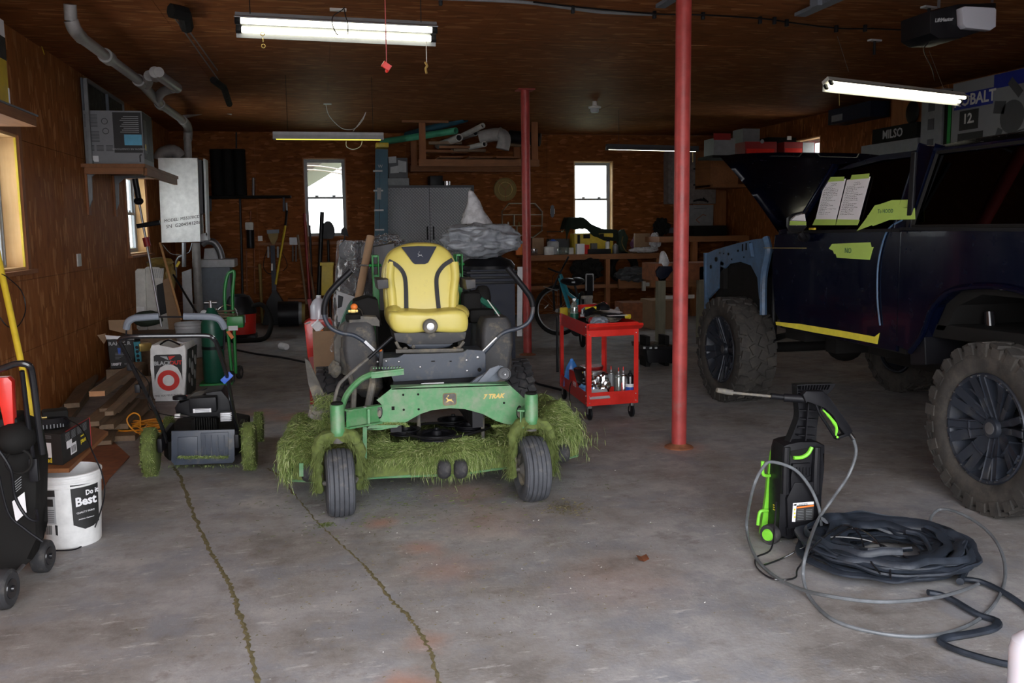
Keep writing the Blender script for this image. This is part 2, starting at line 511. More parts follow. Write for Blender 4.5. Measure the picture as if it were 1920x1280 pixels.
# concrete floor ------------------------------------------------------
def concrete():
    mt,nt,b,out=_nt('concrete_floor')
    g=nt.nodes.new('ShaderNodeNewGeometry');pos=g.outputs['Position']
    n1=_noise(nt,pos,1.3,10,0.72)
    n2=_noise(nt,pos,7.0,8,0.7)
    n3=_noise(nt,pos,60.0,4,0.6)
    c=_ramp(nt,n1,[(0.36,(0.19,0.172,0.158)),(0.46,(0.29,0.268,0.25)),(0.54,(0.33,0.318,0.315)),(0.66,(0.45,0.425,0.40))])
    c=_mixc(nt,_ramp(nt,n2,[(0.5,(0,0,0)),(0.75,(0.6,)*3)]),c,(0.17,0.152,0.136))
    n5=_noise(nt,pos,2.3,7,0.7)
    c=_mixc(nt,_ramp(nt,n5,[(0.50,(0,0,0)),(0.62,(0.7,)*3)]),c,(0.235,0.24,0.262))
    n6=_noise(nt,pos,3.1,9,0.75)
    c=_mixc(nt,_ramp(nt,n6,[(0.57,(0,0,0)),(0.68,(0.75,)*3)]),c,(0.155,0.125,0.105))
    # pale scuffs
    mp=nt.nodes.new('ShaderNodeMapping');mp.inputs['Scale'].default_value=(1.0,3.0,1);nt.links.new(pos,mp.inputs[0])
    n4=_noise(nt,mp.outputs[0],5.0,10,0.78)
    c=_mixc(nt,_ramp(nt,n4,[(0.57,(0,0,0)),(0.66,(0.75,)*3)]),c,(0.56,0.535,0.515))
    c=_mixc(nt,_ramp(nt,n3,[(0.62,(0,0,0)),(0.75,(0.4,)*3)]),c,(0.52,0.50,0.47))
    # reddish rust spills at their own places
    for (x,y,r,s)in ((-0.25,7.5,0.32,0.9),(-0.55,7.75,0.3,0.8),(0.25,4.62,0.14,0.9),(0.42,4.2,0.17,0.75),(0.5,3.9,0.3,0.5),
                         (0.33,3.2,0.14,0.6),(0.22,2.9,0.16,0.9),(0.75,5.1,0.4,0.6),(2.37,5.77,0.30,0.9),(1.2,3.6,0.5,0.25),(0.8,4.5,0.45,0.35)):
        vm=nt.nodes.new('ShaderNodeVectorMath');vm.operation='DISTANCE'
        nt.links.new(pos,vm.inputs[0]);vm.inputs[1].default_value=(x,y,0)
        ma=nt.nodes.new('ShaderNodeMath');ma.operation='MULTIPLY_ADD'
        nt.links.new(n2,ma.inputs[0]);ma.inputs[1].default_value=1.3*r;nt.links.new(vm.outputs['Value'],ma.inputs[2])
        f=_ramp(nt,ma.outputs[0],[(r*0.75,(s*0.6,)*3),(r*1.45,(0,0,0))])
        c=_mixc(nt,f,c,(0.46,0.19,0.10))
    nt.links.new(c,b.inputs['Base Color'])
    rr=_ramp(nt,n2,[(0.3,(0.5,)*3),(0.7,(0.78,)*3)])
    nt.links.new(rr,b.inputs['Roughness'])
    ad=nt.nodes.new('ShaderNodeMath');ad.operation='ADD';nt.links.new(n3,ad.inputs[0]);nt.links.new(n2,ad.inputs[1])
    _bump(nt,b,ad.outputs[0],0.35,0.006)
    return mt
M['concrete']=concrete()
fl=obj('floor',None,'concrete',lambda bm:boxmm(bm,(XL-0.2,0.2,-0.12),(XR+0.2,YB+0.2,0)),smooth=False)
struct(fl)
# outside ground
def outside():
    mt,nt,b,out=_nt('lawn')
    g=nt.nodes.new('ShaderNodeNewGeometry')
    n=_noise(nt,g.outputs['Position'],0.4,6)
    c=_ramp(nt,n,[(0.3,(0.27,0.31,0.19)),(0.7,(0.38,0.42,0.27))])
    nt.links.new(c,b.inputs['Base Color']);b.inputs['Roughness'].default_value=0.9
    return mt
M['lawn']=outside()
lawn=obj('ground',None,'lawn',lambda bm:boxmm(bm,(-70,YB+0.2,-0.3),(75,110,-0.14)),smooth=False)
struct(lawn);lawn['label']='pale green grass field outside the back windows'
drive=obj('driveway',None,'concrete',lambda bm:boxmm(bm,(-30,-40,-0.3),(30,0.2,-0.12)),smooth=False)
struct(drive)
# walls as sheets of stained strand board over a solid backing ---------
def cut(rect,holes):
    rs=[rect]
    for h in holes:
        nrs=[]
        for (a0,b0,a1,b1)in rs:
            if h[0]>=a1 or h[2]<=a0 or h[1]>=b1 or h[3]<=b0:nrs.append((a0,b0,a1,b1));continue
            if h[0]>a0:nrs.append((a0,b0,h[0],b1));a0=h[0]
            if h[2]<a1:nrs.append((h[2],b0,a1,b1));a1=h[2]
            if h[1]>b0:nrs.append((a0,b0,a1,h[1]))
            if h[3]<b1:nrs.append((a0,h[3],a1,b1))
        rs=nrs
    return rs
def wall(name,axis,at,out_dir,u0,u1,holes,us,zs,mat,thick=0.2,panels=True):
    """axis 'x': wall in plane x=at running along y; out_dir = sign away from the room"""
    def bx(bm,r,d0,d1):
        a,b=sorted((at+out_dir*d0,at+out_dir*d1))
        if axis=='x':boxmm(bm,(a,r[0],r[1]),(b,r[2],r[3]))
        else:boxmm(bm,(r[0],a,r[1]),(r[2],b,r[3]))
    def f(bm):
        for r in cut((u0,0,u1,ZC),holes):bx(bm,r,0.012,thick)
    w=obj(name,None,'stain_z',f,smooth=False);struct(w)
    if not panels:return w
    g=0.0018
    for i in range(len(us)-1):
        for j in range(len(zs)-1):
            rr=cut((us[i]+g,zs[j]+g,us[i+1]-g,zs[j+1]-g),holes)
            rr=[r for r in rr if r[2]-r[0]>0.01 and r[3]-r[1]>0.01]
            if not rr:continue
            k=rnd.uniform(0,0.002)
            obj('osb_panel',w,mat,lambda bm:[bx(bm,r,-k,0.012)for r in rr],smooth=False)
    return w
W1=(6.45,1.24,7.86,2.28)      # left wall windows: y0 z0 y1 z1
W2=(11.85,1.24,13.15,2.28)
W3=(-0.25,1.40,0.45,2.70)      # back wall windows: x0 z0 x1 z1
W4=(4.36,1.34,5.08,2.66)
W5=(12.3,1.55,13.1,2.80)      # right wall window
ys=[1.5]+[1.5+1.22*k+0.45 for k in range(0,12)];ys=[y for y in ys if y<YB-0.3]+[YB]
zsl=[0,0.6,1.155,2.255,ZC]
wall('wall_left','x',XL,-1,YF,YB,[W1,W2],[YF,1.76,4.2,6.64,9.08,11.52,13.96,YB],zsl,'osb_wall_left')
wall('wall_back','y',YB,1,XL-0.16,XR+0.16,[W3,W4],[XL,-1.0,1.44,3.88,6.32,XR],[0,1.22,2.44,ZC],'osb_wall_back')
wall('wall_right','x',XR,1,YF,YB,[W5],[YF,1.76,4.2,6.64,9.08,11.52,13.96,YB],[0,1.22,2.44,ZC],'osb_wall_right')
DOOR_A=(-2.26,0,3.3,2.8)
wall('wall_front','y',YF,-1,XL-0.16,XR+0.16,[DOOR_A],[],[],'osb_wall_back',panels=False)
ceil=obj('ceiling',None,'stain_x',lambda bm:boxmm(bm,(XL-0.16,YF-0.16,ZC+0.012),(XR+0.16,YB+0.16,ZC+0.15)),smooth=False)
struct(ceil)
yy=YF;row=0
while yy<YB-0.01:
    y1=min(yy+1.22,YB);xx=XL-(1.22 if row%2 else 0)
    while xx<XR:
        x0,x1=max(xx,XL),min(xx+2.44,XR)
        if x1-x0>0.05:
            k=rnd.uniform(0,0.002)
            obj('osb_panel',ceil,'osb_ceiling',lambda bm:boxmm(bm,(x0+0.0018,yy+0.0018,ZC-k),(x1-0.0018,y1-0.0018,ZC+0.012)),smooth=False)
        xx+=2.44
    yy=y1;row+=1
# windows ----------------------------------------------------------------
def window(name,axis,at,sgn,u0,z0,u1,z1,jamb,casing=None,sill=True):
    """double-hung window set back in the wall; sgn = direction out of the room"""
    def bx(bm,a0,a1,b0,b1,d0,d1,bev=0):
        lo,hi=sorted((at+sgn*d0,at+sgn*d1))
        if axis=='x':boxmm(bm,(lo,a0,b0),(hi,a1,b1),bev)
        else:boxmm(bm,(a0,lo,b0),(a1,hi,b1),bev)
    def fr(bm):
        t=0.035
        for r in ((u0,u0+t,z0,z1),(u1-t,u1,z0,z1),(u0+t,u1-t,z0,z0+t),(u0+t,u1-t,z1-t,z1)):
            bx(bm,*r,0.135,0.195)
    w=obj(name,None,'vinyl',fr,smooth=False);struct(w)
    zm=(z0+z1)/2;t=0.035;s=0.035
    for nm,a,b,d in (('upper_sash',zm-0.015,z1-t,0.165),('lower_sash',z0+t,zm+0.02,0.145)):
        def f(bm):
            x0,x1=u0+t,u1-t
            for r in ((x0,x0+s,a,b),(x1-s,x1,a,b),(x0+s,x1-s,a,a+s),(x0+s,x1-s,b-s,b)):
                bx(bm,*r,d,d+0.028)
        sh=obj(nm,w,'vinyl',f,smooth=False)
        obj('pane',sh,'glass',lambda bm:bx(bm,u0+t+s*.6,u1-t-s*.6,a+s*.6,b-s*.6,d+0.012,d+0.016),smooth=False)
    for k in (0.3,0.7):
        uu=u0+(u1-u0)*k
        obj('sash_lock',w,'vinyl',lambda bm:bx(bm,uu-0.03,uu+0.03,zm+0.02,zm+0.045,0.13,0.15,0.008))
    def jb(bm):
        q=0.018
        bx(bm,u0,u0+q,z0,z1,-0.002,0.134);bx(bm,u1-q,u1,z0,z1,-0.002,0.134)
        bx(bm,u0+q,u1-q,z1-q,z1,-0.002,0.134);bx(bm,u0+q,u1-q,z0,z0+q,-0.002,0.134)
    obj('reveal',w,jamb,jb,smooth=False)
    if casing:
        cw=0.075
        for r in ((u0-cw,u0,z0-0.02,z1+cw),(u1,u1+cw,z0-0.02,z1+cw),(u0,u1,z1,z1+cw)):
            obj('casing_board',w,casing,lambda bm:bx(bm,*r,-0.018,0.0,0.002),smooth=False)
    if sill:obj('sill',w,casing or jamb,lambda bm:bx(bm,u0-0.1,u1+0.1,z0-0.035,z0-0.002,-0.06,0.02,0.004),smooth=False)
    return w
w1=window('window_1','x',XL,-1,*W1,'pine','stain_z')
w2=window('window_2','x',XL,-1,*W2,'pine','stain_z')
window('window_3','y',YB,1,*W3,'stain_z',None,False)
window('window_4','y',YB,1,*W4,'pine',None,False)
window('window_5','x',XR,1,*W5,'pine',None,False)
def stop(W):
    def f(bm):boxmm(bm,(XL-0.155,W[2]-0.03,W[1]),(XL+0.0,W[2]-0.019,W[3]))
    return f
obj('stop_strip',w1,'yellow',lambda bm:boxmm(bm,(XL-0.012,W1[2]-0.03,W1[1]+.02),(XL+0.004,W1[2]-0.018,W1[3]-.02)),smooth=False)
# leaning porch roof seen through the back-left window
def porch(bm):
    prism(bm,[(-1.7,YB+0.8,1.62),(0.62,YB+0.8,3.0),(0.62,YB+0.8,3.1),(-1.7,YB+0.8,3.1)],(0,5,0))
ph=obj('lean_to_roof',None,'porch',porch,smooth=False)
tag(ph,'sloping grey roof overhang outside the back left window','roof')
for zz in (2.55,2.62):
    obj('hoop',ph,'off_white',lambda bm:tube(bm,[(-1.0,YB+.75,zz-.02),(-.1,YB+.75,zz),(0.45,YB+.75,zz-.08)],0.014,6,smooth=5))
# steel posts --------------------------------------------------------------
def post(x,y,r,label):
    p=root('steel_post',label,'post',(x,y,0))
    obj('shaft',p,'red_post',lambda bm:cyl(bm,(x,y,0.012),(x,y,ZC-0.012),r,n=28))
    obj('base_plate',p,'rust',lambda bm:lathe(bm,[(r+0.05,0),(r+0.045,0.008),(r+0.006,0.022),(r,0.03)],(x,y,0),n=22))
    obj('cap_plate',p,'red_post',lambda bm:boxmm(bm,(x-0.1,y-0.1,ZC-0.012),(x+0.1,y+0.1,ZC-0.001)),smooth=False)
post(2.37,5.77,0.051,'nearer red painted steel post standing beside the truck')
post(2.385,10.55,0.051,'farther dark red steel post behind the mower and trash can')
# dirt-filled floor cracks ---------------------------------------------------
def crack(px,w,seed,label):
    pts=smooth_pts([P(*q)for q in px],14)
    rs=random.Random(seed);vs=[];fs=[]
    for i,p in enumerate(pts):
        d=(pts[min(i+1,len(pts)-1)]-pts[max(i-1,0)]).normalized();s=Vector((-d.y,d.x,0))
        ww=w*rs.uniform(0.45,1.5);o_=s*rs.uniform(-0.006,0.006)
        vs+=[tuple(p+s*ww+o_+Vector((0,0,0.0008))),tuple(p+o_+Vector((0,0,0.0022))),tuple(p-s*ww+o_+Vector((0,0,0.0008)))]
        if i:
            a=3*i;fs+=[(a-3,a,a+1,a-2),(a-2,a+1,a+2,a-1)]
    o=raw('floor_crack',None,'dirt',np.array(vs),fs)
    tag(o,label,'crack',kind='stuff')
crack([(325,875),(337,893),(352,935),(372,985),(393,1030),(412,1062),(432,1098),(445,1140),(460,1185),(472,1230),(487,1295)],0.009,3,'long dirt filled floor crack running down from the walk-behind mower')
crack([(500,878),(526,893),(548,922),(580,962),(612,995),(650,1030),(680,1058)],0.0045,5,'thin floor crack beside the left caster wheel')
crack([(680,1058),(700,1080),(735,1125),(765,1155),(790,1190),(810,1230),(822,1290)],0.0075,6,'dirt filled floor crack in the middle foreground')
# loose clippings and grit on the floor
rs=np.random.RandomState(5)
def litter(name,label,cx,cy,sx,sy,n,mat,L,W):
    b=np.stack([rs.normal(cx,sx,n),rs.normal(cy,sy,n),np.full(n,0.003)],1)
    d=np.stack([rs.normal(size=n),rs.normal(size=n),np.abs(rs.normal(size=n))*0.06],1)
    o=blades(name,None,mat,b,d,L,W);tag(o,label,'debris',kind='stuff')
litter('grass_clippings','loose grass clippings scattered round the mower front wheels',0.5,4.9,0.5,0.28,700,'grass',0.03,0.0012)
litter('grass_clippings','small clump of clippings beside the right caster wheel',1.24,4.62,0.07,0.06,260,'dirt',0.02,0.0016)
litter('grass_clippings','small green clump by the left caster wheel',-0.03,4.66,0.022,0.02,120,'grass',0.02,0.0014)
litter('grass_clippings','scattered bits of dried grass over the foreground concrete',0.4,3.7,0.55,0.45,420,'dirt',0.014,0.0012)
litter('floor_grit','pale crumbs and straw bits on the open concrete',1.0,3.8,0.9,0.7,300,'off_white',0.008,0.001)
lf=obj('dead_leaf',None,'rust',lambda bm:grid(bm,4,4,lambda u,v:P(1205,1052)+Vector(((u-.5)*.05,(v-.5)*.04,0.006+0.02*abs(u-.5)+.01*v)),0.001))
tag(lf,'small curled brown leaf on the bare middle floor','leaf')
# ================================================================== zero-turn mower
def rootat(name,label,cat,p,group=None):return root(name,label,cat,(p[0],p[1],0),group)
def tyre_profile(R,w,rim,n=10,sq=0.75):
    """closed cross-section (r,h) of a tyre of outer radius R, width w, rim radius"""
    pr=[]
    hw=w/2
    pts=[(rim,-hw*0.72),(rim+(R-rim)*.35,-hw*0.98),(rim+(R-rim)*.7,-hw),(R-(R-rim)*.12,-hw*0.86),(R-.004,-hw*.6),
           (R,-hw*.3),(R,hw*.3),(R-.004,hw*.6),(R-(R-rim)*.12,hw*0.86),(rim+(R-rim)*.7,hw),(rim+(R-rim)*.35,hw*.98),(rim,hw*.72)]
    return pts
def ribbed_tyre(bm,c,ax,R,w,rim,ribs=5,n=36):
    hw=w/2;pr=[(rim,-hw*.75),(rim+(R-rim)*.4,-hw),(R-.03,-hw*.97),(R-.012,-hw*.86)]
    tw=hw*.8
    for k in range(ribs):
        a=-tw+2*tw*k/ribs;b=-tw+2*tw*(k+1)/ribs;g=0.0035
        ra=R-.010*abs((a+b)/2/tw)**2
        pr+=[(ra-.005,a+g*.2),(ra,a+g),(ra,b-g),(ra-.005,b-g*.2)]
    pr+=[(R-.012,hw*.86),(R-.03,hw*.97),(rim+(R-rim)*.4,hw),(rim,hw*.75)]
    lathe(bm,pr,c,ax,n,closed=True)
MX=0.60
mower=rootat('ride_on_mower','green and yellow zero-turn ride-on mower caked in fresh grass clippings','mower',(MX,5.4))
# caster wheels
for (cx,cy,lab)in ((P(637,900,Y=4.78).x,4.80,None),(P(999,900,Y=4.80).x,4.82,None)):
    R,w=0.183,0.152
    ax=(1,0.04,0)
    wh=obj('caster_wheel',mower,'rubber_worn',lambda bm:ribbed_tyre(bm,(cx,cy,R),ax,R,w,0.09))
    obj('rim',wh,'dusty',lambda bm:lathe(bm,[(0.02,-.07),(.04,-.05),(.085,-.045),(.092,-.062),(.092,.062),(.085,.045),(.04,.05),(.02,.07)],(cx,cy,R),ax,24))
    def fork(bm):
        for s in (-1,1):
            tube(bm,[(cx+s*.03,cy,.43),(cx+s*.075,cy,.415),(cx+s*.098,cy,.36),(cx+s*.1,cy,.26),(cx+s*.098,cy,.165)],.014,8,smooth=4)
        cyl(bm,(cx-.11,cy,R),(cx+.11,cy,R),.012,n=10)
        cyl(bm,(cx,cy,.40),(cx,cy,.45),.03,n=14)
    fk=obj('caster_fork',mower,'dusty',fork)
    obj('pivot_tube',mower,'jd_green',lambda bm:lathe(bm,[(.038,.44),(.040,.445),(.040,.47),(.0375,.475),(.0375,.60),(.034,.606)],(cx,cy,0),n=26))
    obj('pivot_cap',mower,'black_matte',lambda bm:lathe(bm,[(.030,.606),(.033,.612),(.028,.618),(0,.619)],(cx,cy,0),n=20))
    # matted clippings over the fork
    def fg(bm):
        for s in (-1,1):
            tube(bm,[(cx,cy,.435),(cx+s*.07,cy,.43),(cx+s*.105,cy,.37),(cx+s*.11,cy,.26),(cx+s*.105,cy,.14)],[.036,.036,.03,.026,.022],12,smooth=7)
        for v in bm.verts:v.co+=Vector((mnoise.noise(v.co*28),mnoise.noise(v.co*28+Vector((3,3,3))),mnoise.noise(v.co*28+Vector((9,0,1)))))*.014
    obj('matted_clippings',fk,'grass',fg,kind='stuff')
    n=1300
    s=np.where(rs.rand(n)<.5,-1.,1.);t=rs.rand(n)
    b=np.stack([cx+s*(.03+.095*np.minimum(1,t*2))+rs.normal(0,.01,n),cy+rs.normal(0,.035,n),.46-.30*t],1)
    d=np.stack([s*.35+rs.normal(0,.4,n),rs.normal(-.3,.4,n),-1+rs.normal(0,.4,n)],1)
    blades('clinging_grass',fk,'grass',b,d,.042,.0011)
# front frame plate --------------------------------------------------------
YP=4.95
def pl(pts,Y=YP):return [P(x,y,Y=Y)for x,y in pts]
plate=[(734,728),(800,722),(880,719),(955,721),(985,748),(988,790),(955,797),(930,789),(905,775),(872,766),(843,765),(810,768),
         (788,776),(765,789),(745,800),(715,806),(684,806),(700,792),(716,775),(716,758),(706,750)]
fp=obj('front_frame',mower,'jd_green',lambda bm:prism(bm,pl(plate),(0,.012,0),.002),smooth=False)
obj('top_flange',fp,'jd_green',lambda bm:prism(bm,[P(734,728,Y=YP),P(955,721,Y=YP),P(955,721,Y=YP)+Vector((0,.09,.004)),P(734,728,Y=YP)+Vector((0,.09,.004))],(0,0,-.006)),smooth=False)
obj('lower_flange',fp,'jd_green',lambda bm:prism(bm,[P(684,806,Y=YP),P(745,801,Y=YP),P(745,801,Y=YP)+Vector((0,.1,-.01)),P(684,806,Y=YP)+Vector((0,.1,-.01))],(0,0,.006)),smooth=False)
for (x,y)in ((756,740),(784,739),(757,768),(785,767),(945,755)):
    c=P(x,y,Y=YP)
    obj('bolt_hole',fp,'black_matte',lambda bm:cyl(bm,c+Vector((0,-.0015,0)),c+Vector((0,.004,0)),.0065,n=14))
c=P(737,765,Y=YP);obj('slot',fp,'black_matte',lambda bm:box(bm,c,(.016,.004,.02)),smooth=False)
for (x,y)in ((711,771),(974,773)):
    c=P(x,y,Y=YP-.004)
    obj('slot',fp,'black_matte',lambda bm:lathe(bm,[(.04,0),(.04,.006)],c,(0,-1,0),18,sx=.45))
    obj('pivot_bolt',fp,'dusty',lambda bm:lathe(bm,[(.03,0),(.03,.01),(.014,.012),(.014,.03)],c,(0,-1,0),12,sx=.5))
# emblem
c=P(843,748,Y=YP-.001)
def rr(cx,cz,w,h,r,y,n=5):
    out=[]
    for sx,sz,a0 in ((1,1,0),(-1,1,90),(-1,-1,180),(1,-1,270)):
        for k in range(n+1):
            a=math.radians(a0+90*k/n)
            out.append((cx+sx*(w/2-r)+r*math.cos(a),y,cz+sz*(h/2-r)+r*math.sin(a)))
    return out
em=obj('emblem',fp,'gold_dark',lambda bm:prism(bm,rr(c.x,c.z,.076,.070,.014,c.y),(0,-.003,0)),smooth=False)
obj('emblem_field',em,'dusty',lambda bm:prism(bm,rr(c.x,c.z,.070,.064,.012,c.y-.003),(0,-.001,0)),smooth=False)
def deer(bm,c,s,y,d=(0,-.0012,0)):
    P2=[(-.9,.55),(-.6,.75),(-.55,.45),(-.35,.2),(.3,.15),(.55,.3),(.5,.0),(.75,-.35),(1.0,-.6),(.9,-.65),(.55,-.4),(.3,-.3),(-.2,-.25),(-.6,-.5),(-.95,-.55),(-1,-.45),(-.65,-.3),(-.6,-.1),(-.7,.3),(-1,.4)]
    prism(bm,[(c.x+s*a,y,c.z+s*b-.004)for a,b in P2],d)
    prism(bm,[(c.x+s*a,y,c.z+s*b)for a,b in ((-.6,.7),(-.4,1.1),(-.1,1.0),(-.25,.85),(-.42,.65))],d)
obj('leaping_deer',em,'brass',lambda bm:deer(bm,c,.022,c.y-.004),smooth=False)
c=P(925,743,Y=YP-.001)
text('lettering',fp,'brass','7 TRAK',c,(1,0,.01),(0,0,1),.036,.0008,bold=.0012,shear=.3)
# arms from pivot tubes to the frame
for (x0,x1,s)in ((650,712,1),(976,990,-1)):
    def arm(bm):
        a=P(x0,785,Y=4.80);b=P(x1,775,Y=4.95)
        bar(bm,a,b,.006,.095)
        for dz in (-.047,.047):bar(bm,a+Vector((0,-.01,dz)),b+Vector((0,-.01,dz)),.04,.009)
        bar(bm,(a*.35+b*.65)+Vector((0,-.02,-.04)),(a*.35+b*.65)+Vector((0,-.02,.04)),.012,.02)
    am=obj('caster_arm',mower,'jd_green',arm,smooth=False)
c=P(684,764,Y=4.86);obj('bolt_head',mower,'steel',lambda bm:lathe(bm,[(.011,0),(.011,.006),(.007,.009)],c,(0,0,1),8))
# deck ----------------------------------------------------------------------
deck_out=[(-.20,5.02),(-.08,4.97),(.30,4.965),(.62,4.93),(.74,4.93),(.98,4.99),(1.25,5.02),(1.47,5.16),(1.52,5.35),(1.48,5.72),(1.0,5.8),(.2,5.8),(-.2,5.72),(-.27,5.4),(-.26,5.15)]
dk=obj('mower_deck',mower,'jd_green',lambda bm:prism(bm,[(x,y,.15)for x,y in deck_out],(0,0,.08),.012),angle=40)
obj('deck_lip',dk,'jd_green',lambda bm:tube(bm,[(x,y,.148)for x,y in deck_out],.006,6,closed=True))
def inside(x,y,poly,m=0.0):
    r=False;j=len(poly)-1
    for i in range(len(poly)):
        (xi,yi),(xj,yj)=poly[i],poly[j]
        if ((yi>y)!=(yj>y))and x<(xj-xi)*(y-yi)/(yj-yi)+xi:r=not r
        j=i
    return r
def heap_z(x,y):
    """top of the clippings lying on the deck"""
    base=.30
    side=max(0,(0.06-x)/.3)if x<.06 else (max(0,(x-1.10)/.28)if x>1.10 else 0)
    side=min(1,side)
    edge=min(1,max(0,(y-4.93)/.16));ex=min(1,max(0,(x+.27)/.1))*min(1,max(0,(1.52-x)/.12))
    z=base+side*.13*min(1,(y-4.95)/.35)*(0.35+0.65*ex)
    z+=.035*(mnoise.noise(Vector((x*5,y*5,0)))+.5)
    ctr=math.exp(-((x-.68)/.13)**2)*math.exp(-((y-4.97)/.1)**2)
    z+=.02*ctr
    if .35<x<1.0 and y>5.1:z-=.05
    return .18+(z-.18)*(0.62+.38*edge)*(0.75+.25*ex)
def heap(bm):
    nx,ny=90,44
    g={}
    for i in range(nx+1):
        for j in range(ny+1):
            x=-.30+1.85*i/nx;y=4.90+.90*j/ny
            g[i,j]=(x,y,inside(x,y,deck_out)or inside(x,y+.03,deck_out))
    vs={}
    def vert(i,j):
        if (i,j)not in vs:
            x,y,ok=g[i,j];vs[i,j]=bm.verts.new((x,y,heap_z(x,y)))
        return vs[i,j]
    for i in range(nx):
        for j in range(ny):
            if all(g[q][2]for q in ((i,j),(i+1,j),(i+1,j+1),(i,j+1))):
                bm.faces.new((vert(i,j),vert(i+1,j),vert(i+1,j+1),vert(i,j+1)))
    # skirt
    be=[e for e in bm.edges if len(e.link_faces)==1]
    r=bmesh.ops.extrude_edge_only(bm,edges=be)
    for v in [q for q in r['geom']if isinstance(q,bmesh.types.BMVert)]:v.co.z=.16
def grass_mat():
    mt,nt,b,out=_nt('grass_blade')
    g=nt.nodes.new('ShaderNodeNewGeometry')
    v=_ramp(nt,g.outputs['Random Per Island'],[(0.0,(0.07,0.115,0.02)),(0.45,(0.17,0.245,0.055)),(0.8,(0.30,0.37,0.12)),(1.0,(0.46,0.48,0.25))])
    nt.links.new(v,b.inputs['Base Color']);b.inputs['Roughness'].default_value=0.7
    return mt
M['grass_blade']=grass_mat()
hp=obj('clippings_mat',dk,'grass',heap,kind='stuff',label='thick mat of green clippings on the deck')
bs=[];ds=[]
N=36000
k=0
R2=random.Random(11)
while k<N:
    x=R2.uniform(-.30,1.55);y=4.9+.9*R2.random()**1.3
    if not (inside(x,y,deck_out)or inside(x,y+.03,deck_out)):continue
    if .38<x<.95 and y>5.09 and R2.random()<.85:continue
    z=heap_z(x,y)
    front=max(0,1-(y-4.93)/.12)
    outx=-1 if x<-.1 else (1 if x>1.3 else 0)
    if R2.random()<.3 and front>0:z-=R2.random()*.05
    bs.append((x,y-.01,z-.004))
    sw=math.sin(x*9+y*4)*.8
    ds.append((outx*.15+sw+R2.gauss(0,.6),-.6-.5*front+R2.gauss(0,.5),.25-.75*front-.4*abs(outx)+R2.gauss(0,.3)))
    k+=1
# hanging fringes along the deck edge
def fringe(x0,y0,z0,sx,sy,sz,n,dx=0):
    for _ in range(n):
        bs.append((x0+R2.gauss(0,sx),y0+R2.gauss(0,sy),z0+R2.gauss(0,sz)))
        ds.append((dx+R2.gauss(0,.35),-.35+R2.gauss(0,.3),-1+R2.gauss(0,.4)))
fringe(-.23,5.1,.25,.02,.1,.04,2000,-.1)
fringe(.68,4.93,.22,.09,.015,.03,2600)
fringe(1.46,5.3,.30,.02,.12,.05,2000,.1)
fringe(1.28,5.05,.29,.1,.02,.03,1200)
fringe(.95,4.99,.27,.1,.015,.02,700)
blades('grass_clippings',dk,'grass_blade',np.array(bs),np.array(ds),.045,.0011)
# anti-scalp wheels
for (x,y,Y,r,w)in ((580,884,4.98,.058,.085),(832,878,4.90,.058,.075),(863,878,4.90,.058,.075),(1054,849,5.05,.06,.08)):
    c=P(x,y,Y=Y);hw=w/2
    obj('gauge_wheel',dk,'rubber',lambda bm:lathe(bm,[(.012,-hw),(r*.5,-hw),(r*.8,-hw*.8),(r*.96,-hw*.4),(r,0),(r*.96,hw*.4),(r*.8,hw*.8),(r*.5,hw),(.012,hw)],c,(1,.05,0),24))
for (x,y0,y1)in ((684,800,862),(893-85,862,893),(565,868,893),(1035,832,860),(845,862,893)):
    a=P(x,y0,Y=4.93);b=P(x,y1,Y=4.93)
    obj('wheel_bracket',dk,'jd_green',lambda bm:bar(bm,a,b,.022,.005,up=Vector((0,1,0))),smooth=False)
# pulleys and belts in the dark middle
for (x,Y,r)in ((818,5.14,.115),(880,5.32,.09),(760,5.3,.09),(850,5.5,.1)):
    c=P(x,790,Y=Y);c.z=.345
    obj('pulley',dk,'black',lambda bm:lathe(bm,[(.02,.0),(r,0),(r,.006),(r-.012,.012),(r-.012,.018),(r,.024),(r,.03),(r*.75,.03),(r*.7,.02),(.03,.02),(.03,.045),(.012,.05),(.012,.06)],c-Vector((0,0,.03)),n=32))
obj('drive_belt',dk,'black_matte',lambda bm:tube(bm,[(.45,5.2,.335),(.62,5.03,.335),(.8,5.1,.335),(.95,5.3,.335),(.6,5.45,.335)],.008,6,closed=True,smooth=6))
for (x,Y)in ((785,5.35),(905,5.2)):
    c=P(x,780,Y=Y)
    obj('deck_hanger',mower,'dusty',lambda bm:cyl(bm,(c.x,c.y,.27),(c.x,c.y,.5),.012,n=10))
# main frame rails
obj('frame_rails',mower,'black',lambda bm:[boxmm(bm,(MX-.26+s,4.97,.40),(MX-.2+s,6.3,.52))for s in (0,.46)],smooth=False)
obj('engine_cross_member',mower,'jd_green',lambda bm:boxmm(bm,(.36,5.06,.545),(.94,5.14,.60)),smooth=False)
c=P(811,720,Y=5.05)
dec=obj('warning_label',mower,'paper',lambda bm:box(bm,c,(.13,.002,.016)),smooth=False)
obj('print',dec,'grey_mid',lambda bm:[box(bm,c+Vector((k*.02,-.0015,0)),(.012,.001,.006))for k in range(-2,3)],smooth=False)
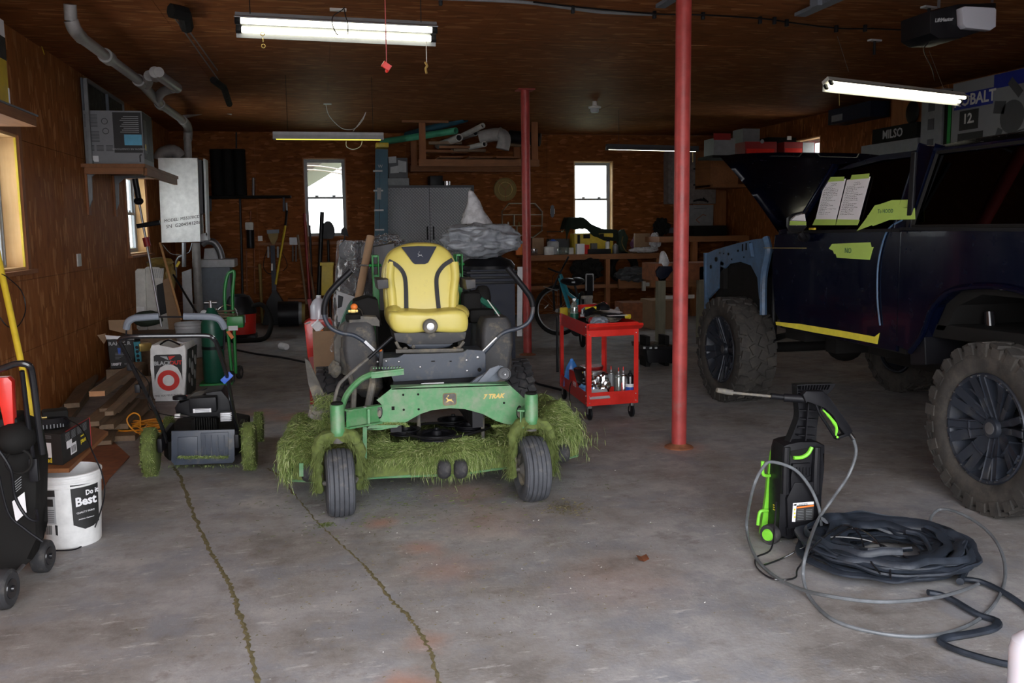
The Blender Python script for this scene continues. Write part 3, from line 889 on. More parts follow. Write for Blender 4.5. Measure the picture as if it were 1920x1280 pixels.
# foot platform plate --------------------------------------------------------
YFp=5.22
fpl=[(716,672),(745,672),(757,664),(868,662),(876,655),(907,657),(911,665),(911,700),(905,706),(738,716),(733,700),(716,698)]
ft=obj('footrest_panel',mower,'frame_blue',lambda bm:prism(bm,pl(fpl,YFp),(0,.015,0),.003),smooth=False)
obj('footrest_shelf',ft,'frame_blue',lambda bm:prism(bm,pl([(716,672),(907,657),(905,664),(720,679)],YFp+.01),(0,.25,0)),smooth=False)
obj('footrest_underside',ft,'black',lambda bm:prism(bm,pl([(738,700),(905,695),(905,716),(738,722)],YFp+.03),(0,.05,0)),smooth=False)
for (x,y)in ((748,678),(875,675),(896,670),(876,695),(788,688),(724,677),(708,678)):
    c=P(x,y,Y=YFp-.001);s=.007 if x!=896 else .009
    obj('bolt',ft,'steel',lambda bm:lathe(bm,[(s,0),(s,.003),(s*.5,.005)],c,(0,-1,0),10))
c=P(899,693,Y=YFp-.001);obj('hole',ft,'black_matte',lambda bm:cyl(bm,c,c+Vector((0,-.002,0)),.012,n=14))
for x in (812,845):c=P(x,677,Y=YFp-.001);obj('hole',ft,'black_matte',lambda bm:box(bm,c,(.022 if x==812 else .012,.002,.007)),smooth=False)
# pedals and levers
def pedal(bm):
    pts=[P(640,772,Y=5.0),P(650,740,Y=4.99),P(675,712,Y=4.98),P(700,700,Y=4.97)]
    tube(bm,pts,.017,8,smooth=5)
    bar(bm,P(696,699,Y=4.97),P(757,692,Y=4.97),.035,.012,bev=.003)
    bar(bm,P(696,704,Y=4.96),P(757,697,Y=4.96),.012,.03)
pd=obj('lift_pedal',mower,'jd_green',pedal)
obj('pedal_ribs',pd,'jd_green',lambda bm:[box(bm,P(700+k*5.5,689.5-k*.15,Y=4.97),(.006,.03,.008))for k in range(10)],smooth=False)
obj('lever_arm',mower,'dusty',lambda bm:tube(bm,[P(624,764,Y=4.97),P(634,725,Y=4.99),P(648,708,Y=5.0),P(690,672,Y=5.04)],.0095,8,smooth=5))
obj('lever_grip',mower,'black',lambda bm:tube(bm,[P(686,676,Y=5.04),P(735,632,Y=5.08)],.010,10))
obj('lift_linkage',mower,'dusty',lambda bm:[tube(bm,[P(662,765,Y=5.1),P(664,730,Y=5.1),P(656,705,Y=5.15)],.016,8),tube(bm,[P(690,765,Y=5.1),P(698,720,Y=5.12),P(700,690,Y=5.2)],.022,8)])
br=obj('park_brake_lever',mower,'black',lambda bm:bar(bm,P(713,700,Y=5.15),P(715,655,Y=5.15),.022,.018,bev=.004))
c=P(713,656,Y=5.13);obj('orange_button',br,'orange',lambda bm:sphere(bm,c,(.011,.011,.009),12))
def rp(bm):
    prism(bm,[P(882,718,Y=5.06),P(895,708,Y=5.06),P(938,684,Y=5.06),P(950,690,Y=5.06),P(950,706,Y=5.06),P(925,718,Y=5.06)],(0,.03,0),.004)
    prism(bm,[P(893,718,Y=5.05),P(918,690,Y=5.05),P(935,684,Y=5.05),P(938,690,Y=5.05),P(905,720,Y=5.05)],(0,-.012,0),.002)
rpd=obj('brake_pedal',mower,'blue_grey',rp)
c=P(945,700,Y=5.03)
obj('roller',rpd,'grey_dark',lambda bm:lathe(bm,[(.037,0),(.037,.03),(.032,.032),(.03,.022),(.012,.02),(.012,.028),(.0,.028)],c,(-.1,-1,0.05),26))
c2=c+Vector((0,-.03,0));obj('bolt',rpd,'steel',lambda bm:lathe(bm,[(.007,0),(.005,.005)],c2,(0,-1,0),10))
# rear tyres -----------------------------------------------------------------
for xc,in ((P(627,700,Y=5.85).x,),(P(962,700,Y=5.9).x+.0,)):
    cy=5.98;R,w=.315,.24
    rt=obj('rear_tyre',mower,'rubber',lambda bm:lathe(bm,tyre_profile(R-.012,w,.15),(xc,cy,R),(1,0,0),40,closed=True))
    def tread(bm):
        nn=30
        for k in range(nn):
            for row,(u,sgn)in enumerate(((-.085,1),(-.03,-1),(.03,1),(.085,-1))):
                a=2*PI*(k+(row%2)*.5)/nn
                ct=Vector((xc+u,cy+(R-.006)*math.cos(a),R+(R-.006)*math.sin(a)))
                rad=Vector((0,math.cos(a),math.sin(a)));tan=Vector((0,-math.sin(a),math.cos(a)))
                xx=(Vector((1,0,0))+tan*.35*sgn).normalized();t2=rad.cross(xx)
                box(bm,ct,(.05,.043,.018),Matrix((xx,t2,rad)).transposed())
    obj('tread',rt,'rubber',tread,smooth=False)
    obj('rear_rim',rt,'yellow',lambda bm:lathe(bm,[(.155,-.09),(.14,-.07),(.05,-.05),(.02,-.05),(.02,.05),(.05,.05),(.14,.07),(.155,.09)],(xc,cy,R),(1,0,0),28))
# tanks / side pods ------------------------------------------------------------
def pod(sx,px0,px1,mat_,cap):
    Y0=5.52
    def f(bm):
        secs=[(P(0,700,Y=Y0).z,.0,.04),(P(0,640,Y=Y0).z,.0,.0),(P(0,600,Y=Y0).z,.01,-.01),(P(0,580,Y=Y0).z,.03,.02)]
        xa=P(px0,640,Y=Y0).x;xb=P(px1,640,Y=Y0).x
        rows=[]
        zs=[.50,.56,.68,.80,.88,.93,.965]
        ins=[.05,.01,0,.0,.004,.012,.03]
        for z,i_ in zip(zs,ins):
            sh=-sx*max(0,.8-z)*.18
            r=rr((xa+xb)/2+sh,5.72,xb-xa-2*i_,.46-2*i_,.03,0,4)
            rows.append([bm.verts.new((p[0],p[2],z))for p in r])
        n=len(rows[0])
        for a,b in zip(rows,rows[1:]):
            for k in range(n):bm.faces.new((a[k],a[(k+1)%n],b[(k+1)%n],b[k]))
        bm.faces.new(rows[0][::-1]);bm.faces.new(rows[-1])
    return obj('fuel_tank' if cap else 'side_tank',mower,mat_,f,angle=25)
tl=pod(-1,642,706,'tank_grey',True)
tr=pod(1,902,962,'tank_grey',False)
for (x0,x1,y0,y1,Y)in ((638,704,633,712,5.46),(897,968,640,715,5.46)):
    # bulging dirty lower covers
    c=P((x0+x1)/2,(y0+y1)/2,Y=5.55);w=(x1-x0)/1700*5.7/2;h=(y1-y0)/1700*5.7/2
    obj('lower_cover',mower,'dusty',lambda bm:lathe(bm,[(w*.6,-h),(w*.92,-h*.8),(w,-h*.45),(w*.97,-h*.4),(w*.97,-h*.3),(w*1.0,-h*.25),(w,.4*h),(w*.94,.46*h),(w*.92,h*.9),(w*.8,h)],c+Vector((0,.16,0)),n=28,sy=1.5))
obj('pod_ledge',tl,'dusty',lambda bm:prism(bm,pl([(655,597),(664,592),(706,594),(712,602),(712,612),(655,606)],5.52),(0,.3,0),.006))
obj('dash_panel',mower,'black_matte',lambda bm:prism(bm,pl([(656,592),(664,565),(690,557),(708,562),(716,610),(655,606)],5.62),(0,.25,0),.01))
c=P(663,590,Y=5.55)
cp=obj('fuel_cap',tl,'black_matte',lambda bm:lathe(bm,[(.05,0),(.05,.02),(.045,.03),(.0,.032)],c+Vector((0,0,-.025)),n=20))
c=P(662,583,Y=5.53)
obj('cap_handle',cp,'brass',lambda bm:[box(bm,c,(.06,.02,.018),bev=.005),box(bm,c,(.03,.03,.022),bev=.005)],label='tan fuel cap grip')
th=obj('throttle_lever',mower,'steel',lambda bm:tube(bm,[P(680,592,Y=5.6),P(677,582,Y=5.58),P(668,576,Y=5.56)],.004,6,smooth=4))
c=P(664,575,Y=5.55);obj('knob',th,'orange',lambda bm:sphere(bm,c,(.022,.018,.02),14),label='orange throttle knob')
for q in ([(640,655),(643,610),(655,580),(664,566)],[(948,625),(940,600),(920,575),(900,560)]):obj('rear_fender',mower,'green_dark',lambda bm:tube(bm,pl(q,5.8),.022,8,smooth=4))
obj('front_guard',mower,'dusty',lambda bm:prism(bm,pl([(628,690),(626,640),(640,610),(656,600),(656,700)],5.66),(0,.2,0),.01))
# right dark intake parts
obj('air_filter_housing',mower,'black_matte',lambda bm:[lathe(bm,[(.05,-.1),(.055,.0),(.045,.05),(.03,.07),(.0,.075)],P(905,556,Y=5.85),n=20),cyl(bm,P(880,552,Y=5.8),P(905,548,Y=5.85),.025,n=12),
     box(bm,P(900,590,Y=5.8),(.17,.2,.09),bev=.03),box(bm,P(883,575,Y=5.85),(.12,.15,.2),bev=.03)])
obj('trim_strip',mower,'off_white',lambda bm:tube(bm,pl([(914,562),(943,602)],5.62),.004,6))
sc=obj('engine_shroud',mower,'black_matte',lambda bm:[boxmm(bm,(MX-.26,6.0,.55),(MX+.28,6.5,.95),.03),boxmm(bm,(.38,5.35,.50),(.86,6.1,.62),.01)])
# seat --------------------------------------------------------------------------
seat=obj('seat_cushion',mower,'seat_yellow',lambda bm:None or box(bm,(0,0,0),(1,1,1)))if False else None
def outline_prism(bm,px,Y,depth,bulge,n=2,Yf=None):
    """puffed slab with the given outline: front face domed towards -y"""
    pts=smooth_pts([P(x,y,Y=Y)for x,y in px],4,closed=True)
    c=sum(pts,Vector())/len(pts)
    rings=[]
    prof=[(1.0,depth),(1.0,depth*.35),(.985,.12*depth),(.955,-.25*bulge),(.89,-.6*bulge),(.78,-.85*bulge),(.6,-.97*bulge),(.3,-bulge)]
    for s,dy in prof:rings.append([bm.verts.new(c+(p-c)*s+Vector((0,dy,0)))for p in pts])
    m=len(pts)
    for a,b in zip(rings,rings[1:]):
        for k in range(m):bm.faces.new((a[k],a[(k+1)%m],b[(k+1)%m],b[k]))
    bm.faces.new(rings[0][::-1]);bm.faces.new(rings[-1])
    return c
back_px=[(798,455),(825,458),(845,470),(857,490),(862,515),(861,535),(864,555),(862,575),(866,600),(838,612),(790,614),(748,612),(726,596),(722,572),(721,545),(718,520),(722,495),(735,472),(765,458)]
def seatback(bm):
    outline_prism(bm,back_px,5.62,.10,.035)
    for v in bm.verts:   # lean back
        v.co.y+=max(0,v.co.z-.95)*.20
sb_=obj('seat_back',mower,'seat_yellow',seatback,angle=60)
def onback(x,y,dy=-.040):
    p=P(x,y,Y=5.62);p=P(x,y,Y=5.62+dy+max(0,p.z-.95)*.20);return p
def bolster(bm,pts,r):
    tube(bm,[onback(x,y,-.02)for x,y in pts],r,10,smooth=5)
for q in ([(733,492),(731,520),(735,555),(738,595)],[(851,492),(853,520),(849,555),(848,590)]):obj('side_bolster',sb_,'seat_yellow',lambda bm:bolster(bm,q,.030),angle=80)
def stripe(pts,w=.0125):
    def f(bm):
        q=smooth_pts([onback(x,y,-.047)for x,y in pts],6)
        L=[]; 
        for i,p in enumerate(q):
            d=(q[min(i+1,len(q)-1)]-q[max(i-1,0)]).normalized();s=d.cross(Vector((0,1,0))).normalized()*w
            L.append((bm.verts.new(p+s),bm.verts.new(p-s),bm.verts.new(p-s+Vector((0,.03,0))),bm.verts.new(p+s+Vector((0,.03,0)))))
        for a,b in zip(L,L[1:]):
            for k in range(4):bm.faces.new((a[k],a[(k+1)%4],b[(k+1)%4],b[k]))
        bm.faces.new(L[0]);bm.faces.new(L[-1][::-1])
    return f
obj('seat_stripe',sb_,'black',stripe([(729,489),(745,498),(757,513),(761,535),(762,582)]),label='black vinyl stripe')
obj('seat_stripe',sb_,'black',stripe([(849,487),(832,498),(820,516),(819,540),(823,580)]),label='black vinyl stripe')
obj('logo_panel',sb_,'navy',lambda bm:prism(bm,[onback(x,y,-.047)for x,y in ((753,463),(785,461),(819,462),(803,492),(797,495),(778,495),(774,492))],(0,.03,0)),smooth=False,label='dark blue trapezoid panel')
cdeer=onback(788,477,-.05)
obj('leaping_deer',sb_,'grey_mid',lambda bm:deer(bm,cdeer,.017,cdeer.y),smooth=False)
cush_px=[(730,586),(745,584),(770,582),(800,584),(830,582),(855,580),(873,584),(880,596),(880,612),(874,622),(850,624),(815,622),(806,618),(798,622),(770,625),(745,624),(735,618),(728,602)]
def cushion(bm):
    outline_prism(bm,cush_px,5.42,.36,.03)
cs=obj('seat_cushion',mower,'seat_yellow',cushion,angle=60)
for x in (862,738):obj('seat_side_lobe',cs,'seat_yellow',lambda bm:sphere(bm,P(x,586,Y=5.62),(.055,.18,.05),16))
c=P(806,611,Y=5.37)
kb=obj('suspension_knob',cs,'dusty',lambda bm:lathe(bm,[(.042,0),(.045,.008),(.045,.02),(.038,.028),(.02,.03)],c,(0,-1,0),28))
obj('knob_centre',kb,'steel',lambda bm:lathe(bm,[(.022,.028),(.022,.036),(.012,.037),(.012,.041),(.0,.041)],c,(0,-1,0),20))
def susp(bm):
    prism(bm,pl([(738,624),(875,622),(872,636),(845,645),(770,646),(742,640)],5.42),(0,.35,0),.008)
obj('seat_suspension',mower,'tank_grey',susp)
obj('suspension_bellows',mower,'frame_blue',lambda bm:prism(bm,pl([(762,645),(850,644),(842,650),(800,657),(770,652)],5.44),(0,.3,0),.006))
obj('seat_slide',mower,'dusty',lambda bm:[bar(bm,P(742,658,Y=5.3),P(868,656,Y=5.3),.02,.02),tube(bm,pl([(742,640),(748,652),(760,658)],5.38),.01),tube(bm,pl([(870,640),(862,650),(850,657)],5.38),.01),
     sphere(bm,P(760,655,Y=5.32),.016,10),sphere(bm,P(852,655,Y=5.32),.016,10),sphere(bm,P(775,650,Y=5.35),.012,8)])
for (x0,x1)in ((706,728),(872,892)):
    obj('armrest',mower,'tank_grey',lambda bm:prism(bm,pl([(x0,524),(x1,523),(x1+1,540),(x0+3,543)],5.5),(0,.3,0),.012))
# lap bars ------------------------------------------------------------------------
def lap(px,Y0,Y1):
    n=len(px)
    return smooth_pts([P(x,y,Y=Y0+(Y1-Y0)*i/(n-1))for i,(x,y)in enumerate(px)],6)
L=lap([(715,672),(700,655),(680,638),(662,628),(640,624),(620,614),(609,596),(608,575),(614,555),(630,535),(659,507)],5.25,5.2)
lb=obj('lap_bar',mower,'frame_blue',lambda bm:tube(bm,L,.0125,12))
obj('foam_grip',lb,'black',lambda bm:tube(bm,L[38:],.0175,12),label='black foam hand grip')
L2=lap([(903,665),(922,645),(935,630),(950,621),(975,614),(992,602),(999,582),(996,560),(985,543),(970,524),(951,501)],5.25,5.2)
rb=obj('lap_bar',mower,'frame_blue',lambda bm:tube(bm,L2,.0125,12))
obj('foam_grip',rb,'black',lambda bm:tube(bm,L2[38:],.0175,12),label='black foam hand grip')
obj('adjuster_plate',lb,'steel',lambda bm:bar(bm,P(684,640,Y=5.22),P(706,661,Y=5.23),.028,.01,bev=.003),label='bright metal adjuster plate')
obj('adjuster_plate',rb,'steel',lambda bm:bar(bm,P(905,658,Y=5.23),P(931,632,Y=5.22),.028,.01,bev=.003),label='bright metal adjuster plate')
# folded roll bar posts behind the seat
for (xa,xb,yt,yb)in ((697,712,478,575),(853,866,476,540)):
    def rb_(bm):
        a=P(xa,yt,Y=6.15);b=P(xb,yb,Y=6.15)
        boxmm(bm,(a.x,6.13,b.z-.3),(b.x,6.19,a.z-.13),.004)
        for sx in (a.x+.003,b.x-.003):boxmm(bm,(sx-.004,6.09,a.z-.16),(sx+.004,6.22,a.z),.003)
        boxmm(bm,(a.x,6.12,a.z-.015),(b.x,6.2,a.z),.003)
        cyl(bm,(a.x-.02,6.16,a.z-.07),(b.x+.02,6.16,a.z-.07),.009,n=10)
    obj('roll_bar_post',mower,'green',rb_,smooth=False)
# left discharge chute flap (mud-caked rubber)
obj('discharge_flap',mower,'dusty',lambda bm:prism(bm,[P(571,672,Y=5.3),P(580,678,Y=5.3),P(606,735,Y=5.2),P(618,772,Y=5.1),P(596,775,Y=5.1),P(578,720,Y=5.2)],(.0,.02,0.004),.003))
obj('mud_clods',mower,'dusty',lambda bm:[blob(bm,P(594,772,Y=5.15),(.05,.05,.045),3,.5,sub=3),blob(bm,P(610,755,Y=5.2),(.05,.05,.05),4,.5,sub=3),blob(bm,P(628,692,Y=5.6),(.04,.05,.05),5,.3,sub=3)],kind='stuff')
n=900
b=np.array([tuple(P(R2.uniform(590,625),R2.uniform(740,800),Y=5.12))for _ in range(n)]);d=rs.normal(size=(n,3))+np.array([-.2,-.8,-.4])
blades('clinging_grass',dk,'grass_blade',b,d,.05,.001)
n=2500
b=np.array([tuple(P(x,800-3*R2.random()**2-(0 if x>760 else 4),Y=YP-.004))for x in np.random.RandomState(2).choice(np.r_[690:765,925:975],n)])
d=np.stack([rs.normal(0,1,n),-.25+rs.normal(0,.15,n),.5*np.abs(rs.normal(size=n))],1)
blades('clinging_grass',fp,'grass_blade',b,d,.016,.0009)
# ================================================================== lifted truck
XS=3.42                                     # near side of the body; wheels stand 9 cm proud
truck=root('lifted_truck','dark blue lifted truck with open hood and taped notes on its door','truck',(4.3,5.6,0))
def TP(x,y,X=XS):return P(x,y,X=X)
def glassX(z):return XS+max(0,z-1.46)*.27
def TG(x,y,off=0.0):
    """point on the leaning side glass"""
    X=XS
    for _ in range(8):X=glassX(P(x,y,X=X).z)
    return P(x,y,X=X-off)
def truck_wheel(cy,xo,side,label=None):
    """side=-1: outer face looks to -x"""
    R,w=.452,.32
    xc=xo-side*w/2
    ax=Vector((side,0,0))
    c=Vector((xc,cy,R))
    prof=[(.285,-.13),(.30,-.15),(.37,-.16),(.42,-.15),(.436,-.12),(.438,0),(.436,.12),(.42,.15),(.37,.16),(.30,.15),(.285,.13)]
    wh=obj('wheel',truck,'rubber_dirty',lambda bm:lathe(bm,prof,c,ax,48,closed=True),angle=50)
    def tread(bm):
        nn=26
        for k in range(nn):
            for (u,sg,bl,off)in ((-.118,.25,.07,0),(-.04,-.5,.062,.5),(.04,.5,.062,0),(.118,-.25,.07,.5)):
                a=2*PI*(k+off)/nn
                rad=Vector((0,math.cos(a),math.sin(a)));tan=Vector((0,-math.sin(a),math.cos(a)))
                xx=(Vector((1,0,0))+tan*sg).normalized()
                box(bm,c+Vector((u,0,0))+rad*.441,(bl,.078,.024),Matrix((xx,rad.cross(xx),rad)).transposed(),bev=.004)
            a=2*PI*(k+.25)/nn
            for s in (-1,1):     # shoulder lugs
                rad=Vector((0,math.cos(a),math.sin(a)));tan=Vector((0,-math.sin(a),math.cos(a)))
                box(bm,c+Vector((s*.155,0,0))+rad*.412,(.022,.06,.05 if k%2 else .07),Matrix((Vector((1,0,0)),rad.cross(Vector((1,0,0))),rad)).transposed())
    obj('tread',wh,'rubber_dirty',tread,smooth=False)
    # alloy wheel
    def rim(bm):
        lathe(bm,[(.262,-.14),(.275,-.14),(.29,.12),(.292,.140),(.284,.150),(.268,.146),(.262,.13),(.245,.05),(.24,-.05)],c,ax,48,closed=True)
    rm=obj('rim',wh,'wheel_black',rim)
    obj('wheel_barrel',wh,'black_matte',lambda bm:lathe(bm,[(.255,-.12),(.255,.06),(.26,.06),(.26,-.12)],c,ax,40,closed=True))
    Fm=frame_of(ax)
    def spokes(bm):
        for k in range(8):
            a=2*PI*(k+.3)/8
            for da in (-.11,.11):
                p0=c+Fm@Vector((.07*math.cos(a+da*2),.07*math.sin(a+da*2),.045))
                p1=c+Fm@Vector((.17*math.cos(a+da*1.1),.17*math.sin(a+da*1.1),.065))
                p2=c+Fm@Vector((.262*math.cos(a+da),.262*math.sin(a+da),.105))
                bar(bm,p0,p1,.05,.034,up=ax,bev=.008);bar(bm,p1,p2,.046,.032,up=ax,bev=.008)
    for k in range(8):
        a=2*PI*(k+.3)/8
        def sp(bm):
            for da in (-.13,.13):
                q=[c+Fm@Vector((r*math.cos(a+da*f),r*math.sin(a+da*f),h))for r,f,h in ((.05,2.2,.06),(.16,1.15,.09),(.272,1.1,.125))]
                bar(bm,q[0],q[1],.036,.05,up=ax,bev=.008);bar(bm,q[1],q[2],.038,.05,up=ax,bev=.008)
        obj('spoke',rm,'wheel_black',sp,angle=50)
    obj('hub',rm,'wheel_black',lambda bm:lathe(bm,[(.10,.0),(.10,.05),(.085,.062),(.06,.066),(.055,.10),(.05,.112),(.0,.114)],c,ax,30))
    obj('hub_cap',rm,'steel_dull',lambda bm:lathe(bm,[(.032,.112),(.032,.116),(.0,.118)],c,ax,20))
    def bolts(bm):
        for k in range(32):
            if k%4==3:continue
            a=2*PI*k/32
            cyl(bm,c+Fm@Vector((.277*math.cos(a),.277*math.sin(a),.143)),c+Fm@Vector((.277*math.cos(a),.277*math.sin(a),.156)),.0048,n=6)
    obj('rim_bolts',rm,'steel',bolts,kind='stuff')
    obj('brake_drum',wh,'black_matte',lambda bm:lathe(bm,[(.16,-.12),(.18,-.1),(.18,.0),(.1,.01)],c,ax,24))
    return wh
truck_wheel(4.03,3.33,-1);truck_wheel(7.26,3.33,-1)
truck_wheel(4.03,5.35,1);truck_wheel(7.26,5.35,1)
XF=5.27                                     # far side
def skin(name,mat,px,X=XS,t=.05,parent=truck,bev=.006,**kw):
    return obj(name,parent,mat,lambda bm:prism(bm,[P(x,y,X=X)for x,y in px],(t,0,0),bev),smooth=False,**kw)
def slab(name,mat,yz,x0,x1,parent=truck,bev=.006,**kw):
    return obj(name,parent,mat,lambda bm:prism(bm,[(x0,y,z)for y,z in yz],(x1-x0,0,0),bev),smooth=False,**kw)
# near-side doors and quarter
front_door=[(6.46,1.44),(6.50,1.2),(6.44,.86),(6.30,.74),(4.90,.74),(4.90,1.47),(5.2,1.475),(6.2,1.46)]
fd=slab('front_door','truck_paint',front_door,XS,XS+.06)
rear_q=[(4.885,1.475),(4.885,.78),(4.76,.76),(4.64,.86),(4.56,1.04),(4.38,1.16),(4.0,1.19),(3.68,1.12),(3.5,.98),(3.42,.8),(2.75,.86),(2.72,1.45),(3.3,1.48)]
slab('rear_quarter','truck_paint',rear_q,XS-.012,XS+.06)
obj('wheel_arch_lip',truck,'truck_paint',lambda bm:tube(bm,[(XS-.02,y,z)for y,z in ((4.74,.76),(4.63,.88),(4.55,1.04),(4.38,1.155),(4.0,1.19),(3.68,1.12),(3.5,.98))],.018,8,smooth=4))
obj('door_edge_highlight',truck,'truck_inner',lambda bm:tube(bm,[TP(1693,412,XS+.01),TP(1668,427,XS-.004),TP(1655,455,XS-.008),TP(1646,500,XS-.01),TP(1645,560,XS-.01),TP(1650,610,XS-.008)],.0055,8,smooth=5),label='lighter blue highlight painted along the door edge')  # lighter tube stands in for the highlight on the door edge
obj('belt_moulding',truck,'black',lambda bm:[bar(bm,(XS-.004,4.9,1.478),(XS-.004,6.25,1.462),.02,.02),bar(bm,(XS-.016,2.75,1.475),(XS-.016,4.88,1.485),.02,.018)])
slab('far_side','truck_paint',[(6.46,1.44),(6.44,.86),(6.30,.74),(4.76,.76),(4.64,.86),(4.38,1.16),(4.0,1.19),(3.68,1.12),(3.42,.8),(2.75,.86),(2.72,1.45)],XF-.06,XF)
slab('tailgate','truck_paint',[(2.70,.82),(2.76,.82),(2.76,1.47),(2.70,1.47)],XS,XF)
slab('floor_pan','black_matte',[(6.4,.82),(6.4,.90),(2.75,.98),(2.75,.90)],XS+.05,XF-.05)
slab('firewall','black_matte',[(6.42,.9),(6.42,1.46),(6.36,1.46),(6.36,.9)],XS+.05,XF-.05)
slab('rear_wheel_tub','black_matte',[(4.62,.9),(4.5,1.12),(4.3,1.2),(3.8,1.2),(3.55,1.05),(3.45,.9),(3.5,.9),(3.62,1.0),(3.85,1.14),(4.25,1.14),(4.44,1.06),(4.54,.9)],XS+.05,XF-.05)
# roof and pillars
def zroof(t):return t
roofY=[(5.88,1.90),(5.70,1.935),(5.42,1.985),(4.6,2.02),(3.6,2.02),(2.85,1.98),(2.8,1.93)]
def roof(bm):
    L=[]
    for y,z in roofY:
        row=[]
        for k in range(11):
            t=k/10;x=3.56+(5.13-3.56)*t
            row.append(bm.verts.new((x,y,z-.045*(abs(2*t-1)**4))))
        L.append(row)
    fs=[]
    for a,b in zip(L,L[1:]):
        for k in range(10):fs.append(bm.faces.new((a[k],a[k+1],b[k+1],b[k])))
    bmesh.ops.solidify(bm,geom=fs,thickness=.035)
obj('roof',truck,'truck_paint',roof,angle=60)
def pillar(y0,y1,z1,w,xt=3.555,nm='pillar',z0=1.47):
    for sx in (0,1):
        def f(bm):
            xa,xb=(XS+.02,xt)if sx==0 else (XF-.02,5.13)
            bar(bm,(xa,y0,z0),(xb,y1,z1),w,.05,up=Vector((1,0,0)),bev=.01)
        obj(nm,truck,'truck_paint',f)
pillar(6.16,5.84,1.91,.05,nm='windshield_pillar')
pillar(4.90,4.84,1.97,.15,nm='door_pillar')
pillar(2.80,2.84,1.95,.14,nm='rear_pillar')
slab('roof_rail','truck_paint',[(5.85,1.89),(5.65,1.92),(5.3,1.955),(2.85,1.94),(2.85,1.90),(5.3,1.92),(5.65,1.89)],3.535,3.60)
# glass
def pane(name,y0,y1,y2,y3,z0=1.475,z1=1.93):
    def f(bm):
        a=[(glassX(z0)+.006,y0,z0),(glassX(z0)+.006,y1,z0),(glassX(z1)+.006,y2,z1),(glassX(z1)+.006,y3,z1)]
        prism(bm,a,(.004,0,0))
    return obj(name,truck,'truck_glass',f,smooth=False)
dg=pane('door_glass',6.12,4.98,4.93,5.8)
pane('quarter_glass',4.82,2.86,2.88,4.78)
obj('windshield',truck,'truck_glass',lambda bm:prism(bm,[(3.50,6.2,1.49),(5.19,6.2,1.49),(5.11,5.86,1.90),(3.58,5.86,1.90)],(0,.004,.004)),smooth=False)
slab('window_frame','black',[(4.86,1.49),(4.84,1.93),(4.80,1.93),(4.81,1.49)],XS+.0,XS+.02)
def surround(bm):
    for a,b in (((2.86,1.50),(4.80,1.50)),((2.9,1.925),(4.76,1.925)),((4.81,1.5),(4.77,1.925))):
        bar(bm,(glassX(a[1])-.002,a[0],a[1]),(glassX(b[1])-.002,b[0],b[1]),.018,.018)
obj('window_seal',truck,'black_matte',surround)
obj('seats',truck,'black_matte',lambda bm:[box(bm,(x,y,1.42),(.5,.18,.62),bev=.06)for x in (3.95,4.75)for y in (5.2,4.2)])
slab('dashboard','black_matte',[(6.3,1.2),(6.3,1.47),(6.05,1.5),(5.95,1.3)],XS+.06,XF-.06)
slab('cowl','truck_paint',[(6.48,1.44),(6.48,1.48),(6.26,1.50),(6.26,1.44)],XS+.04,XF-.04)
# engine bay: inner fender aprons with holes
apron=[(1322,486),(1327,474),(1340,468),(1382,456),(1412,449),(1437,446),(1446,470),(1432,500),(1430,560),(1423,560),(1420,520),(1408,497),(1388,490),(1366,494),(1352,508),(1346,540),(1328,560),(1323,520)]
ap=skin('inner_fender','truck_inner',apron,X=XS+.12,t=.02,bev=.002,label='scuffed light blue bare inner fender')
for (x,y,s)in ((1343,486,.022),(1333,500,.018),(1366,476,.012),(1384,470,.010),(1357,475,.007),(1395,482,.007),(1372,486,.008),(1350,468+6,.006)):
    c=P(x,y,X=XS+.118)
    obj('press_hole',ap,'black_matte',lambda bm:lathe(bm,[(s,0),(s,.004)],c,(-1,0,0),14,sx=1.2))
def slots(bm):
    for x in (1392,1399,1406):
        box(bm,P(x,464-(x-1392)*.25,X=XS+.118),(.004,.018,.06))
obj('slot',ap,'black_matte',slots,smooth=False,kind='stuff')
obj('fender_brace',ap,'truck_inner',lambda bm:tube(bm,[P(1436,446,X=XS+.1),P(1441,470,X=XS+.1),P(1432,520,X=XS+.1),P(1431,590,X=XS+.1)],.03,8,smooth=4))
obj('fender_bracket',ap,'truck_inner',lambda bm:bar(bm,P(1406,457,X=XS+.09),P(1410,482,X=XS+.09),.03,.03))
obj('fender_bracket',ap,'truck_inner',lambda bm:bar(bm,P(1324,474,X=XS+.12),P(1325,585,X=XS+.14),.04,.03))
obj('wheel_liner',truck,'black_matte',lambda bm:prism(bm,[P(x,y,X=XS+.16)for x,y in ((1335,585),(1345,540),(1352,508),(1366,494),(1388,490),(1408,497),(1420,520),(1428,600))],(.2,0,0)),smooth=False)
slab('radiator_support','black_matte',[(7.62,.95),(7.70,.95),(7.70,1.28),(7.62,1.3)],XS+.12,XF-.12)
slab('far_inner_fender','truck_inner',[(7.6,1.0),(7.6,1.27),(6.9,1.36),(6.45,1.42),(6.45,1.0),(6.8,1.1),(7.2,1.15)],XF-.15,XF-.12)
obj('engine',truck,'black_matte',lambda bm:[box(bm,(4.35,7.0,1.05),(.6,.75,.5),bev=.05),box(bm,(4.35,7.0,1.33),(.4,.5,.1),bev=.03),lathe(bm,[(.2,0),(.2,.07)],(4.3,6.9,1.38),n=20)])
# hood, open
def hood(bm):
    def pt(u,v):
        x=3.5+(5.19-3.5)*u;y=6.50+(7.60-6.50)*v;z=1.46+.67*v+.03*math.sin(PI*v)
        return Vector((x,y+.06*(abs(2*u-1)**3),z+.03*(1-abs(2*u-1)**4)*(.3+.7*v)))
    grid(bm,12,8,pt,.03)
obj('hood',truck,'truck_paint',hood,angle=60)
obj('hood_prop',truck,'steel_dull',lambda bm:tube(bm,[(5.0,7.0,1.4),(5.0,7.35,2.0)],.008,6))
